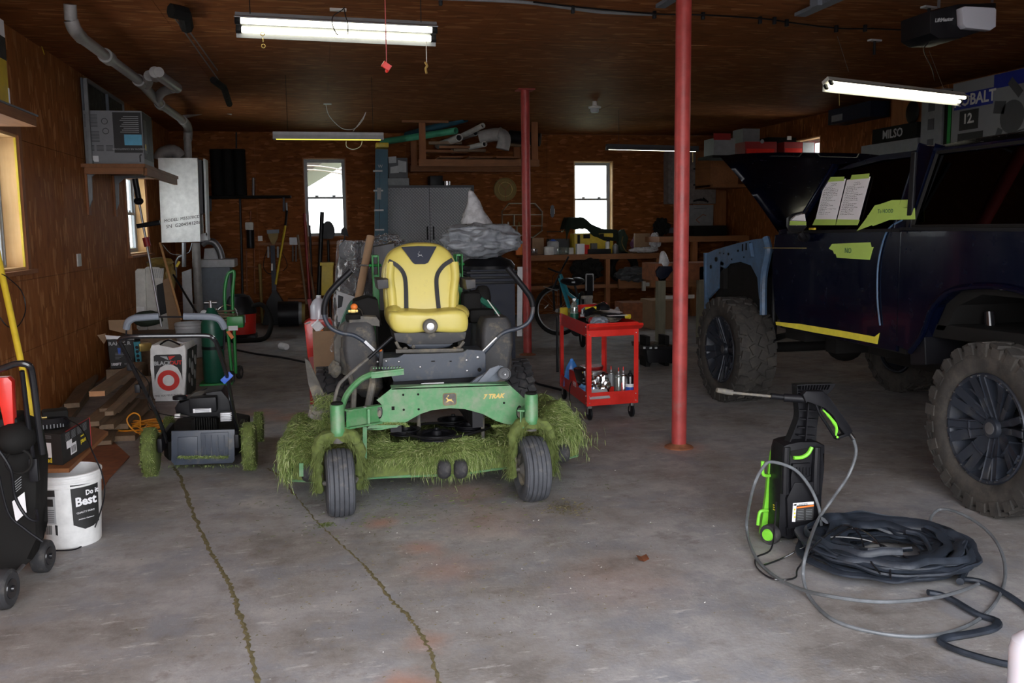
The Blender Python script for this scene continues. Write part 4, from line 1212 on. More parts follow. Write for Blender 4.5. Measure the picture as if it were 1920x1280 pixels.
# mirror
mr=obj('side_mirror',truck,'black',lambda bm:[prism(bm,[P(x,y,X=XS-.13)for x,y in ((1478,424),(1479,408),(1490,400),(1504,396),(1510,402),(1513,425),(1505,434),(1484,436))],(.015,.06,0),.006),tube(bm,[P(1510,440,X=XS+.02),P(1508,446,X=XS-.06),P(1500,436,X=XS-.1)],.02,8,smooth=4),sphere(bm,P(1508,444,X=XS-.03),(.05,.04,.035),12)])
obj('mirror_glass',mr,'chrome',lambda bm:prism(bm,[P(x,y,X=XS-.137)for x,y in ((1481,423),(1482,410),(1492,403),(1504,400),(1510,423))],(.004,-.004,0)),smooth=False)
mp_=obj('reflected_note',mr,'paper',lambda bm:prism(bm,[P(x,y,X=XS-.143)for x,y in ((1483,413),(1492,405),(1508,401),(1510,414))],(.002,-.002,0)),smooth=False,label='painted reflection of a white note in the mirror')  # white patch standing in for the window note's mirror reflection
obj('reflected_tape',mr,'tape_green',lambda bm:prism(bm,[P(x,y,X=XS-.1435)for x,y in ((1481,414),(1511,415),(1511,422),(1480,422))],(.002,-.002,0)),smooth=False,label='painted reflection of lime green tape in the mirror')  # green patch painted as the reflected tape
obj('marker_lamp',mr,'yellow',lambda bm:box(bm,P(1523,429,X=XS-.01),(.02,.07,.015),bev=.005),label='yellow tape bit')
# papers on the glass: handwritten lists
def sheet(px,name,mat,off=.006,t=.0012,parent=dg,**kw):
    return obj(name,parent,mat,lambda bm:prism(bm,[TG(x,y,off)for x,y in px],(t,0,0)),smooth=False,**kw)
pa=root('note_sheet','left sheet of handwritten notes taped to the truck door window','paper',TG(1556,376))
pb_=root('note_sheet','right sheet of handwritten notes taped to the truck door window','paper',TG(1600,374))
for pr,q in ((pa,((1547,338),(1586,335),(1567.5,412),(1528.6,412))),(pb_,((1588,337),(1632,331),(1610,413),(1569.5,413)))):
    sheet(q,'sheet','paper',parent=pr)
    def writing(bm):
        rw=random.Random(int(q[0][0]))
        for k in range(19):
            t=.10+.76*k/18
            a=(q[0][0]+(q[3][0]-q[0][0])*t,q[0][1]+(q[3][1]-q[0][1])*t);b=(q[1][0]+(q[2][0]-q[1][0])*t,q[1][1]+(q[2][1]-q[1][1])*t)
            u=.08 if k>1 else .35;end=rw.uniform(.3,.85)if k>1 else .6
            while u<end:
                w=rw.uniform(.03,.09)
                pts=[]
                for m in range(5):
                    uu=u+w*m/4
                    pts.append(TG(a[0]+(b[0]-a[0])*uu,a[1]+(b[1]-a[1])*uu+rw.uniform(-.9,.9),.0075))
                for m in range(4):bar(bm,pts[m],pts[m+1],.0022,.0008)
                u+=w+.025
    obj('handwriting',pr,'print_black',writing,smooth=False,kind='stuff')
sheet(((1552,332),(1583,331),(1582,339),(1549,341)),'tape_strip','tape_green',.009,parent=pa)
sheet(((1528,411),(1568,411),(1566,422),(1523,422)),'tape_strip','tape_green',.009,parent=pa)
sheet(((1597,328),(1630,325),(1629,334),(1594,337)),'tape_strip','tape_green',.009,parent=pb_)
sheet(((1570,411),(1612,412),(1608,422),(1567,422)),'tape_strip','tape_green',.009,parent=pb_)
# masking tape patches
t1=root('tape_patch','wide lime green tape patch across the truck door pillar','tape',TP(1665,405))
for k,q in enumerate((((1606,433),(1622,412),(1640,385),(1668,378),(1664,392),(1640,420)),((1640,386),(1672,375),(1711,374),(1712,388),(1670,390),(1638,400)),((1626,404),(1670,388),(1715,390),(1716,411),(1668,412),(1636,424)))):
    obj('tape_strip',t1,'tape_green',lambda bm:prism(bm,[TG(x,y,.026+.001*k)for x,y in q],(.0012,0,0)),smooth=False)
t2=root('tape_patch','lime green tape patch stuck on the truck front door','tape',TP(1595,470))
for k,q in enumerate((((1554,466),(1560,457),(1632,454),(1634,463),(1562,470)),((1560,465),(1638,463),(1634,474),(1564,476)),((1566,474),(1635,472),(1631,487),(1569,483)))):
    obj('tape_strip',t2,'tape_green',lambda bm:prism(bm,[TP(x,y,XS-.002-.001*k)for x,y in q],(.0012,0,0)),smooth=False)
text('handwriting',t2,'green_dark','NO',TP(1590,470,XS-.0055),(0,-1,0),(0,0,1),.05,.0003)
text('handwriting',t1,'green_dark','To HOOD',TG(1660,396,.031),(0,-1,0),(0,0,1),.035,.0003)
t3=obj('tape_strip',None,'tape_yellow',lambda bm:prism(bm,[TP(x,y,XS-.004)for x,y in ((1454,603),(1500,607),(1580,620),(1640,631),(1649,624),(1647,634),(1645,645),(1600,636),(1520,622),(1455,609))],(.0015,0,0)),smooth=False)
tag(t3,'long yellow tape strip along the truck door sill','tape')
obj('side_stripe',truck,'brass',lambda bm:bar(bm,TP(1432,464.5,XS-.002),TP(1512,465,XS-.002),.002,.006),smooth=False)
slab('mud_flap','black',[(4.76,.68),(4.79,.98),(4.66,.98),(4.62,.7)],XS+.0,XS+.26,label='vertical grey flap ahead of the rear wheel')
# chassis
slab('frame_rail','black_matte',[(7.7,.68),(7.7,.8),(2.8,.82),(2.8,.7)],3.95,4.03)
slab('frame_rail','black_matte',[(7.7,.68),(7.7,.8),(2.8,.82),(2.8,.7)],4.66,4.74)
obj('axle',truck,'black_matte',lambda bm:[cyl(bm,(3.5,4.03,.45),(5.2,4.03,.45),.045),sphere(bm,(4.3,4.03,.45),(.2,.17,.17),16)])
obj('axle',truck,'black_matte',lambda bm:[cyl(bm,(3.5,7.26,.45),(5.2,7.26,.45),.045),sphere(bm,(4.55,7.26,.45),(.17,.15,.15),16)])
for x in (3.75,4.95):
    obj('leaf_spring',truck,'black_matte',lambda bm:[tube(bm,[(x,3.3,.72),(x,4.03,.55-.02*k),(x,4.75,.72)],.014,6,smooth=6)for k in range(3)])
    obj('leaf_spring',truck,'black_matte',lambda bm:[tube(bm,[(x,6.6,.68),(x,7.26,.55-.02*k),(x,7.7,.68)],.014,6,smooth=6)for k in range(3)])
obj('shock_absorber',truck,'black_gloss',lambda bm:[cyl(bm,(3.66,4.35,.62),(3.66,4.42,1.02),.028),cyl(bm,(3.66,4.33,.5),(3.66,4.35,.62),.018)])
obj('shock_absorber',truck,'black',lambda bm:cyl(bm,(3.68,6.95,.5),(3.72,7.0,1.1),.03))
obj('cross_members',truck,'black_matte',lambda bm:[boxmm(bm,(3.7,5.4,.62),(4.9,5.62,.7),.01),boxmm(bm,(3.75,6.1,.55),(4.6,6.25,.66),.01),boxmm(bm,(4.0,5.0,.5),(4.5,5.9,.78),.06),boxmm(bm,(3.6,6.3,.62),(3.9,6.6,.74),.02)])
obj('drive_shaft',truck,'black_matte',lambda bm:[cyl(bm,(4.3,4.1,.5),(4.3,5.2,.62),.04),cyl(bm,(4.5,5.6,.6),(4.55,7.1,.5),.035)])
obj('link_rod',truck,'steel_dull',lambda bm:cyl(bm,P(1440,635,X=3.7),P(1440,665,X=3.7),.008,n=8))
slab('rocker_step','black_matte',[(6.38,.73),(6.38,.78),(4.84,.78),(4.84,.73)],XS+.02,XS+.12)
# ================================================================== red service cart
A0,B0,C0=Vector((2.0,6.74,0)),Vector((2.43,6.78,0)),Vector((2.035,7.70,0))
eu=(B0-A0).normalized();ev=(C0-A0).normalized();CW=(B0-A0).length;CL=(C0-A0).length
cart=root('service_cart','bright red two-shelf steel service cart on casters','cart',(A0+B0+C0+C0+B0-A0)/4)
def CP(u,v,z):return A0+eu*u+ev*v+Vector((0,0,z))
def slabc(bm,u0,u1,v0,v1,z0,z1):
    prism(bm,[CP(u0,v0,z0),CP(u1,v0,z0),CP(u1,v1,z0),CP(u0,v1,z0)],(0,0,z1-z0))
def tray(name,z,h):
    t=.004
    def f(bm):
        slabc(bm,0,CW,0,CL,z,z+t)
        slabc(bm,0,CW,0,t,z+t,z+h);slabc(bm,0,CW,CL-t,CL,z+t,z+h)
        slabc(bm,0,t,t,CL-t,z+t,z+h);slabc(bm,CW-t,CW,t,CL-t,z+t,z+h)
    return obj(name,cart,'red',f,smooth=False)
ZT=P(1105,632,Y=6.74).z
tray('upper_tray',ZT,.105);tray('lower_tray',.12,.105)
for (u,v)in ((0,0),(CW,0),(0,CL),(CW,CL)):
    su=1 if u==0 else -1;sv=1 if v==0 else -1
    def f(bm):
        a,b=sorted((u,u+su*.035));c,d=sorted((v,v-sv*.004));slabc(bm,a,b,c,d,.12,ZT+.1)
        a,b=sorted((u,u-su*.004));c,d=sorted((v-sv*.004,v+sv*.035));slabc(bm,a,b,c,d,.12,ZT+.1)
    obj('corner_post',cart,'red',f,smooth=False)
    for zz in (.145,.2,ZT+.02,ZT+.08):
        obj('screw',cart,'chrome',lambda bm:[sphere(bm,CP(u+su*.018,v-sv*.005,zz),.006,8)])
        obj('screw',cart,'chrome',lambda bm:[sphere(bm,CP(u-su*.005,v+sv*.02,zz),.006,8)])
obj('cart_handle',cart,'red',lambda bm:prism(bm,[CP(u,v,ZT+z)for u,v,z in ((0,-.004,.095),(0,-.05,.10),(0,-.06,.085),(0,-.045,.07),(0,-.004,.05))],eu*(CW+.03),.006))
for (u,v)in ((.03,.03),(CW-.04,.03),(.03,CL-.04),(CW-.04,CL-.04)):
    c=CP(u,v,0)
    cs_=obj('caster',cart,'chrome',lambda bm:[lathe(bm,[(.022,.098),(.022,.119)],c,n=14),bar(bm,c+Vector((-.017,.01,.05)),c+Vector((-.017,0,.105)),.003,.03),bar(bm,c+Vector((.017,.01,.05)),c+Vector((.017,0,.105)),.003,.03)],smooth=False)
    obj('wheel',cs_,'black',lambda bm:lathe(bm,[(.012,-.011),(.04,-.012),(.05,-.007),(.05,.007),(.04,.012),(.012,.011)],c+Vector((0,.012,.05)),(1,.1,0),22))
# things on the cart -----------------------------------------------------------
zt=ZT+.055;zb=.124
o=obj('tool_organiser',None,'black_matte',lambda bm:slabc(bm,.012,CW-.012,.012,CL-.012,ZT+.0045,ZT+.053),smooth=False);tag(o,'flat black tool organiser filling the red cart top tray','tray')
def can(name,label,cat,c,r,h,mat,capmat='grey_mid',group=None,tip=None):
    o=root(name,label,cat,c,group);c=Vector(c)
    obj('body',o,mat,lambda bm:lathe(bm,[(r*.95,0),(r,.006),(r,h*.8),(r*.8,h*.86)],c,n=20))
    obj('cap',o,capmat,lambda bm:lathe(bm,[(r*.6,h*.86),(r*.6,h*.9),(r*.3,h*.93),(r*.3,h)],c,n=14))
    if tip:obj('spray_tip',o,tip,lambda bm:cyl(bm,c+Vector((0,0,h)),c+Vector((0,0,h+.03)),r*.14,n=8))
    return o
G='spray cans on the cart lower shelf'
for (u,v,m,lab,tip)in ((.285,.06,'bottle_clear','tall clear spray can with silver top, left of the pair on the red cart','red'),(.335,.09,'chrome','silver spray can with red tip in the middle of the red cart shelf','red'),(.385,.06,'black_gloss','black spray can with blue label at the right corner of the red cart shelf',None),(.25,.16,'grey_mid','grey spray can behind the other cans on the red cart','red')):
    q=can('spray_can',lab,'can',CP(u,v,zb),.032,.25,m,'steel' if m!='black_gloss' else 'black',G,tip)
    if m=='black_gloss':
        cc=CP(u,v,zb);obj('label',q,'blue_tool',lambda bm:lathe(bm,[(.033,.02),(.033,.12)],cc,n=20));obj('label_stripe',q,'paper',lambda bm:lathe(bm,[(.0335,.12),(.0335,.145)],cc,n=20))
    else:
        cc=CP(u,v,zb);obj('label',q,'gold_dark',lambda bm:lathe(bm,[(.033,.01),(.033,.08)],cc,n=20))
o=obj('straw_tube',None,'red',lambda bm:cyl(bm,CP(.31,.03,zb),CP(.305,.035,zb+.16),.006,n=8));tag(o,'thin red plastic tube standing between spray cans on cart','tube')
o=obj('foil_bag',None,'chrome',lambda bm:blob(bm,CP(.14,.10,zb+.115),(.075,.05,.11),3,.35,2.5,4));tag(o,'crumpled silver foil bag on the red cart lower shelf','bag')
obj('yellow_trim',o,'yellow',lambda bm:[bar(bm,CP(.05,.04,zb+.01),CP(.17,.03,zb+.012),.03,.015),bar(bm,CP(.17,.03,zb+.012),CP(.2,.05,zb+.05),.02,.015)])
o=obj('printed_box',None,'red',lambda bm:box(bm,CP(.22,.12,zb+.06),(.06,.05,.12),.3));tag(o,'small red and black box beside the silver foil bag','box')
o=obj('black_pouch',None,'black_gloss',lambda bm:blob(bm,CP(.205,.2,zb+.16),(.05,.05,.06),5,.3,2,3));tag(o,'black plastic pouch behind the spray cans on cart','bag')
o=obj('metal_tin',None,'steel',lambda bm:box(bm,CP(.2,.42,zb+.10),(.12,.1,.2),.1,bev=.008));tag(o,'grey metal tin standing at the cart middle','tin')
o=obj('black_tool_bag',None,'black_gloss',lambda bm:[box(bm,CP(.06,.30,zb+.13),(.07,.22,.25),Matrix.Rotation(.1,3,'Z')@Matrix.Rotation(-.25,3,'Y'),bev=.015)]);tag(o,'black and yellow blister pack leaning on the cart shelf','package')
obj('ribs',o,'grey_mid',lambda bm:[bar(bm,CP(.015,.2,zb+.03+.03*k),CP(.10,.185,zb+.04+.03*k),.004,.006)for k in range(6)],kind='stuff');obj('yellow_band',o,'yellow',lambda bm:bar(bm,CP(.01,.2,zb+.235),CP(.09,.185,zb+.215),.01,.012))
o=obj('red_carton',None,'red',lambda bm:box(bm,CP(.05,.5,zb+.1),(.09,.2,.2),.05,bev=.004));tag(o,'red carton with white lettering near the cart left side','box')
text('lettering',o,'paper','5931',CP(.0,.42,zb+.1),(ev*-1),(0,0,1),.06,.0006)
o=obj('red_funnel',None,'red_dark',lambda bm:lathe(bm,[(.02,0),(.025,.08),(.1,.2),(.1,.22)],CP(.2,.6,zb),n=20));tag(o,'dark red plastic funnel at the cart back','funnel')
o=obj('blue_bag',None,'blue_bag',lambda bm:[lathe(bm,[(.05,0),(.075,.02),(.07,.1),(.05,.19),(.02,.24),(.01,.26)],CP(.07,.80,zb),n=14,sy=.6)]);tag(o,'blue plastic wrapped package at the cart far left corner','bag')
M['glove_blue']=pm('glove_blue',(.16,.38,.75),.5)
for v,lab in ((.10,'nearest blue glove lump beside the cart front post'),(.18,'middle blue glove lump on the cart lower tray'),(.27,'blue glove lump beside the tan tape roll')):o=obj('blue_glove',None,'glove_blue',lambda bm:blob(bm,CP(.045,v,zb+.095),(.04,.045,.035),int(v*50),.5,2.5,3));tag(o,lab,'glove','blue gloves on the cart')
o=obj('tape_roll',None,'brass',lambda bm:torus(bm,CP(.05,.42,zb+.05),(-1,-.3,.6),.04,.014,20,8));tag(o,'tan roll of tape beside the blue gloves','tape roll')
o=obj('booklet',None,'grey_light',lambda bm:box(bm,CP(.10,.025,zb+.085),(.17,.008,.10),Matrix.Rotation(.09,3,'Z')@Matrix.Rotation(-.9,3,'X')));tag(o,'grey booklet lying at the front edge of cart shelf','booklet')
# upper tray
o=root('water_bottle','clear plastic water bottle on the red cart top','bottle',CP(.05,.62,zt));c=CP(.05,.62,zt)
obj('body',o,'bottle_clear',lambda bm:lathe(bm,[(.03,0),(.034,.01),(.034,.12),(.03,.14),(.014,.175),(.014,.185)],c,n=20));obj('cap',o,'white',lambda bm:lathe(bm,[(.015,.185),(.015,.2),(.0,.2)],c,n=14));obj('label',o,'green_dark',lambda bm:lathe(bm,[(.0348,.03),(.0348,.075)],c,n=20))
o=obj('yellow_tool_case',None,'yellow',lambda bm:box(bm,CP(.03,.93,zt+.05),(.05,.06,.10),.4,bev=.01));tag(o,'small yellow wedge tool at the cart far left','tool')
o=obj('plastic_roll',None,'bottle_clear',lambda bm:lathe(bm,[(.04,-.04),(.04,.04)],CP(.1,.85,zt+.06),(1,0,0),20));tag(o,'clear plastic spool beside the yellow wedge on cart','spool')
def pistol(bm,c,k=1.0):
    box(bm,c+Vector((0,0,.05*k)),(.2*k,.06,.07*k),.4,bev=.02);box(bm,c+Vector((.06*k,.02,-.0)),(.05,.04,.1*k),.4,bev=.01)
o=obj('cordless_drill',None,'red',lambda bm:pistol(bm,CP(.2,.72,zt+.055)));tag(o,'red cordless drill lying on the cart top tray','drill')
o=root('hose_clamp_tool','grey wrench with red round end on the cart top','tool',CP(.1,.2,zt))
obj('red_end',o,'red_dark',lambda bm:lathe(bm,[(.028,0),(.03,.02),(.02,.03)],CP(.075,.13,zt+.06),(-.2,-1,0),16))
obj('shaft',o,'black',lambda bm:cyl(bm,CP(.075,.14,zt+.06),CP(.2,.6,zt+.05),.018,n=12))
o=obj('black_pliers',None,'black',lambda bm:[tube(bm,[CP(.36,.1,zt+.085),CP(.25,.2,zt+.09),CP(.15,.35,zt+.08)],.018,10),sphere(bm,CP(.2,.4,zt+.06),(.09,.08,.05),12)]);tag(o,'black grip tool with yellow tip on the cart top','tool')
obj('yellow_tip',o,'yellow',lambda bm:cyl(bm,CP(.385,.07,zt+.085),CP(.36,.1,zt+.085),.019,n=14),label='yellow end cap')
o=obj('blue_rag',None,'blue_grey',lambda bm:blob(bm,CP(.12,.06,zt+.05),(.07,.04,.045),4,.4,3,3));tag(o,'crumpled blue grey rag at the cart front edge','rag')
o=obj('paper_sheet',None,'paper',lambda bm:box(bm,CP(.30,.42,zt+.10),(.18,.16,.002),Matrix.Rotation(.3,3,'Z')@Matrix.Rotation(.1,3,'X')));tag(o,'white paper sheet lying on tools on the cart','paper')
o=obj('paper_sheet',None,'paper',lambda bm:box(bm,CP(.27,.05,zt+.101),(.16,.05,.002),.1));tag(o,'narrow white printed slip at the cart front edge','paper')
o=obj('clamp',None,'red',lambda bm:[bar(bm,CP(.30,.78,zt+.03),CP(.36,.74,zt+.15),.022,.022),bar(bm,CP(.33,.75,zt+.14),CP(.38,.74,zt+.13),.02,.02)]);tag(o,'upright orange red clamp grip at the cart back','clamp')
o=obj('tan_cloth',None,'dusty',lambda bm:blob(bm,CP(.22,.32,zt+.05),(.13,.12,.05),8,.4,2,4));tag(o,'greasy brown cloth heaped on the cart top','cloth')
o=obj('steel_strip',None,'steel',lambda bm:bar(bm,CP(.18,.5,zt+.11),CP(.3,.25,zt+.10),.02,.004));tag(o,'thin bright steel ruler across the cart tools','ruler')
o=obj('black_rod',None,'black',lambda bm:cyl(bm,CP(-.03,CL-.02,.25),CP(-.03,CL-.02,ZT+.08),.012,n=10));tag(o,'black rod standing against the cart far left post','rod')
o=obj('power_cable',None,'black',lambda bm:tube(bm,[CP(-.005,.5,.235),CP(-.02,.5,.2),CP(-.03,.48,.1),CP(-.04,.4,.05),CP(-.05,.38,.012)],.004,6,smooth=5));tag(o,'black cord hanging from the cart lower tray','cord')
obj('plug',o,'black',lambda bm:box(bm,CP(-.05,.37,.012),(.02,.035,.02),bev=.004))
# ================================================================== pressure washer
YW=3.84
def W(x,y,Y=YW):return P(x,y,Y=Y)
wc=P(1485,1025)
ws=root('pressure_washer','black and lime green electric pressure washer standing on the concrete','pressure washer',(wc.x,YW+.08,0))
body=[(1466,850),(1470,836),(1480,832),(1500,828),(1530,828),(1547,835),(1547,850),(1541,880),(1540,930),(1541,985),(1536,1004),(1500,1008),(1478,1006),(1464,1010),(1460,1000),(1463,930)]
wb=obj('body_shell',ws,'black',lambda bm:prism(bm,[W(x,y)for x,y in body],(.02,.15,0),.012))
gs=[(1446,850),(1450,840),(1463,834),(1468,836),(1459,850),(1450,880),(1446,920),(1441,960),(1438,1000),(1435,1026),(1422,1022),(1428,985),(1436,930),(1440,890)]
obj('side_panel',ws,'lime',lambda bm:prism(bm,[W(x,y,YW+.15)for x,y in gs],(.01,.035,0),.004),smooth=False,label='lime green side strip')
for q in (((1446,891),(1434,891),(1430,884),(1430,864)),((1440,957),(1427,958),(1423,966),(1421,984))):
    obj('cord_hook',ws,'lime',lambda bm:tube(bm,[W(x,y,YW+.14)for x,y in q],.0085,8,smooth=4),label='lime green cord hook')
obj('green_inner_handle',ws,'lime',lambda bm:tube(bm,[W(1488,858,YW-.01),W(1503,857,YW-.012),W(1515,850,YW-.012),W(1522,838,YW-.01)],.011,8,smooth=4,flat=.8))
obj('handle_recess',ws,'black_matte',lambda bm:prism(bm,[W(x,y,YW-.003)for x,y in ((1480,846),(1524,838),(1518,855),(1500,866),(1488,862))],(0,.004,0)),smooth=False)
def ribs(bm):
    for x in (1475,1532):
        tube(bm,[W(x,838,YW-.004),W(x-2,880,YW-.012),W(x-3,925,YW-.012)],[.018,.02,.02,.018],10)
    prism(bm,[W(x,y,YW-.016)for x,y in ((1487,870),(1520,868),(1522,890),(1508,895),(1505,925),(1484,930),(1483,895))],(0,.02,0),.004)
    prism(bm,[W(x,y,YW-.02)for x,y in ((1490,905),(1530,903),(1530,985),(1478,992),(1476,935))],(0,.02,0),.004)
    for k in range(5):bar(bm,W(1494+6*k,876,YW-.018),W(1494+6*k,890,YW-.018),.004,.006)
    for k in range(6):bar(bm,W(1475+11*k,988,YW-.008),W(1476+11*k,1004,YW-.008),.006,.012)
    for k in range(4):bar(bm,W(1450,915+8*k,YW+.10),W(1464,919+8*k,YW+.02),.008,.01)
obj('shell_ribs',wb,'black',ribs)
lb_=obj('data_label',wb,'print_black',lambda bm:prism(bm,[W(x,y,YW-.023)for x,y in ((1487,943),(1526,940),(1525,974),(1485,978))],(0,.001,0)),smooth=False)
obj('white_border',lb_,'paper',lambda bm:[prism(bm,[W(x,y,YW-.0245)for x,y in q],(0,.001,0))for q in (((1487,943),(1494,943),(1491,978),(1485,978)),((1487,943),(1526,940),(1526,945),(1487,948)))],smooth=False)
obj('orange_band',lb_,'orange',lambda bm:prism(bm,[W(x,y,YW-.0255)for x,y in ((1494,950),(1526,946),(1526,949),(1494,953))],(0,.001,0)),smooth=False)
obj('print',lb_,'grey_mid',lambda bm:[bar(bm,W(x,956+3*k,YW-.0245),W(x+12,955+3*k,YW-.0245),.0005,.002)for k in range(7)for x in (1495,1511)],smooth=False,kind='stuff')
text('lettering',lb_,'print_black','WARNING',W(1506,945,YW-.026),(1,0,0),(0,0,1),.010,.0003)
obj('hazard_marks',lb_,'print_yellow',lambda bm:[sphere(bm,W(1490,955+7*k,YW-.0245),(.005,.0008,.005),8)for k in range(3)])
obj('yellow_print',wb,'print_yellow',lambda bm:[bar(bm,W(1450,946+4*k,YW+.08),W(1463-2*k,951+4*k,YW+.03),.004,.004)for k in range(3)],smooth=False,kind='stuff')
for x,yy in ((1444,1020),(1530,1005)):
    c=W(x,yy-2,YW+.02);c.z=.048
    wl_=obj('wheel',ws,'rubber',lambda bm:lathe(bm,[(.015,-.02),(.045,-.02),(.048,-.015),(.048,.015),(.045,.02),(.015,.02)],c,(-1,-.5,0),22))
    obj('hubcap',wl_,'lime',lambda bm:lathe(bm,[(.03,.021),(.026,.03),(.0,.031)],c,(-1,-.5,0),18),label='lime green hubcap')
c=W(1500,1020,YW-.03)
obj('brass_coupling',ws,'steel',lambda bm:[cyl(bm,c,c+Vector((-.03,-.01,.025)),.014),cyl(bm,c+Vector((.03,-.01,-.02)),c,.011)])
# tall flared accessory holder
def holder(bm):
    a=[(1495,727),(1500,722),(1566,720),(1560,731),(1545,745),(1540,760),(1535,780),(1532,800),(1530,828),(1480,832),(1490,805),(1497,780),(1496,750)]
    prism(bm,[W(x,y,YW+.06)for x,y in a],(0,.008,0))
    pts=[W(x,y,YW+.03)for x,y in ((1478,834),(1490,805),(1498,780),(1496,750),(1495,727),(1500,721),(1566,719))]
    L=smooth_pts(pts,4)
    for p,q in zip(L,L[1:]):bar(bm,p,q,.08,.006,up=Vector((0,1,0)))if False else prism(bm,[p,q,q+Vector((.004,0,-.005)),p+Vector((.004,0,-.005))],(0,.05,0))
    for y in (735,752,768,784,800,815):
        prism(bm,[W(1497,y,YW+.03),W(1536-(y-735)*.08,y+2,YW+.03),W(1536-(y-735)*.08,y+4,YW+.03),W(1497,y+2,YW+.03)],(0,.035,0))
    for k in range(11):prism(bm,[W(1503+5.4*k,722,YW+.03),W(1504.2+5.4*k,722,YW+.03),W(1503.5+5*k,731,YW+.03),W(1502.3+5*k,731,YW+.03)],(0,.035,0))
    bar(bm,W(1515,735,YW+.035),W(1508,825,YW+.035),.006,.03)
obj('accessory_holder',ws,'black',holder,smooth=False)
# spray gun
gun=root('spray_gun','black spray gun with lime trigger hooked on the washer top','spray gun',W(1560,775,YW+.0)-Vector((0,0,.1)))
def gunf(bm):
    prism(bm,[W(x,y,YW-.015)for x,y in ((1506,740),(1512,733),(1545,733),(1556,745),(1570,765),(1588,790),(1600,808),(1592,818),(1584,815),(1574,800),(1562,778),(1549,762),(1537,757),(1512,756))],(0,.035,0),.009)
    tube(bm,[W(1530,757,YW),W(1537,775,YW),W(1550,795,YW),(W(1565,818,YW)),W(1573,822,YW)],.0075,8,smooth=4)
    bar(bm,W(1565,821,YW),W(1590,812,YW),.03,.014,bev=.004)
obj('gun_body',gun,'black',gunf)
obj('trigger',gun,'lime',lambda bm:tube(bm,[W(1543,768,YW-.01),W(1556,782,YW-.012),(W(1568,800,YW-.012)),W(1567,816,YW-.01)],[.005,.009,.011,.008,.005],8,smooth=4,flat=.8),label='lime green trigger')
obj('lock_button',gun,'lime',lambda bm:[sphere(bm,W(1570,819,YW-.02),.0065,8)])
obj('swivel',gun,'chrome',lambda bm:cyl(bm,W(1593,812,YW),W(1600,822,YW),.011,n=14))
obj('lance',gun,'dusty',lambda bm:[cyl(bm,W(1344,731,YW+.1),W(1362,734,YW+.1),.011,.014),cyl(bm,W(1362,734,YW+.1),W(1374,736,YW+.095),.013),cyl(bm,W(1374,736,YW+.095),W(1448,743,YW+.06),.0065)])
obj('lance_grip',gun,'black',lambda bm:[cyl(bm,W(1445,742,YW+.06),W(1472,745,YW+.05),.014),cyl(bm,W(1470,745,YW+.05),W(1512,748,YW+.01),.02)])
# hoses
def FP(x,y,z=.008):p=P(x,y,Z=z);return p
hz=root('pressure_hose','stiff grey pressure hose looping from the spray gun over the floor','hose',(2.2,3.0,0))
pts=[W(1600,822,YW),W(1605,850,YW),W(1590,892,YW),W(1560,936,YW-.05),W(1532,978,YW-.12),FP(1512,1035,.15),FP(1506,1080,.06),FP(1520,1122),FP(1565,1163),FP(1650,1187),FP(1740,1192),FP(1815,1172),FP(1862,1135),FP(1884,1085,.02),FP(1878,1035,.06),FP(1848,992,.09),FP(1800,962,.11),FP(1762,955,.10),FP(1744,975,.07),FP(1756,1005,.03),FP(1775,1024,.012)]
obj('hose',hz,'cable_grey',lambda bm:tube(bm,pts,.0075,8,smooth=8))
h2=obj('pressure_hose',None,'cable_grey',lambda bm:tube(bm,[W(1540,985,YW-.05),W(1535,950,YW-.05),W(1518,912,YW-.05),W(1490,880,YW-.05),W(1450,866,YW-.045),W(1432,874,YW-.06),W(1412,915,YW-.1),FP(1400,985,.06),FP(1412,1035,.02),FP(1440,1070),FP(1490,1100,.03),FP(1560,1118,.085),FP(1650,1128,.09),FP(1740,1122,.09),FP(1800,1108,.05),FP(1838,1092)],.0075,8,smooth=8))
tag(h2,'grey hose hung on the washer hook and crossing the coil','hose')
cc=(FP(1500,1045)+FP(1828,1045))/2
coil=root('coiled_hose','dark blue grey flat hose coiled in a heap on the concrete','hose',(cc.x,cc.y,0))
ce=P(1658,1052)
def coilf(seed,r0,r1,z0,flat,w,turns):
    rr_=random.Random(seed)
    pts=[]
    nn=22*turns
    for k in range(nn):
        a=2*PI*k/22+seed
        lvl=k/nn
        r=r0+(r1-r0)*(0.5+0.5*math.sin(a*.37+seed))+rr_.uniform(-.022,.022)
        x=ce.x+r*1.0*math.cos(a)+.015*math.sin(seed);y=ce.y+r*.95*math.sin(a)+.015*math.cos(seed*2)
        z=z0+(.085-.16*abs((r-.27)))*lvl+rr_.uniform(-.004,.006)+.012*math.sin(a*2+seed)
        pts.append((x,y,max(.012,z)))
    return lambda bm:tube(bm,pts,w,7,smooth=3,flat=flat)
for k,a in enumerate(((1,.20,.35,.02,.5,.021,3),(2,.18,.33,.03,.4,.024,3),(4,.22,.36,.03,.45,.022,3),(5,.2,.30,.045,.35,.027,2),(7,.16,.27,.03,.8,.013,3),(8,.25,.36,.02,.5,.02,2),(9,.27,.37,.05,.4,.022,2),(11,.17,.36,.05,.35,.016,3),(13,.2,.34,.04,.3,.026,2))):
    obj('hose_loop',coil,'hose',coilf(*a))
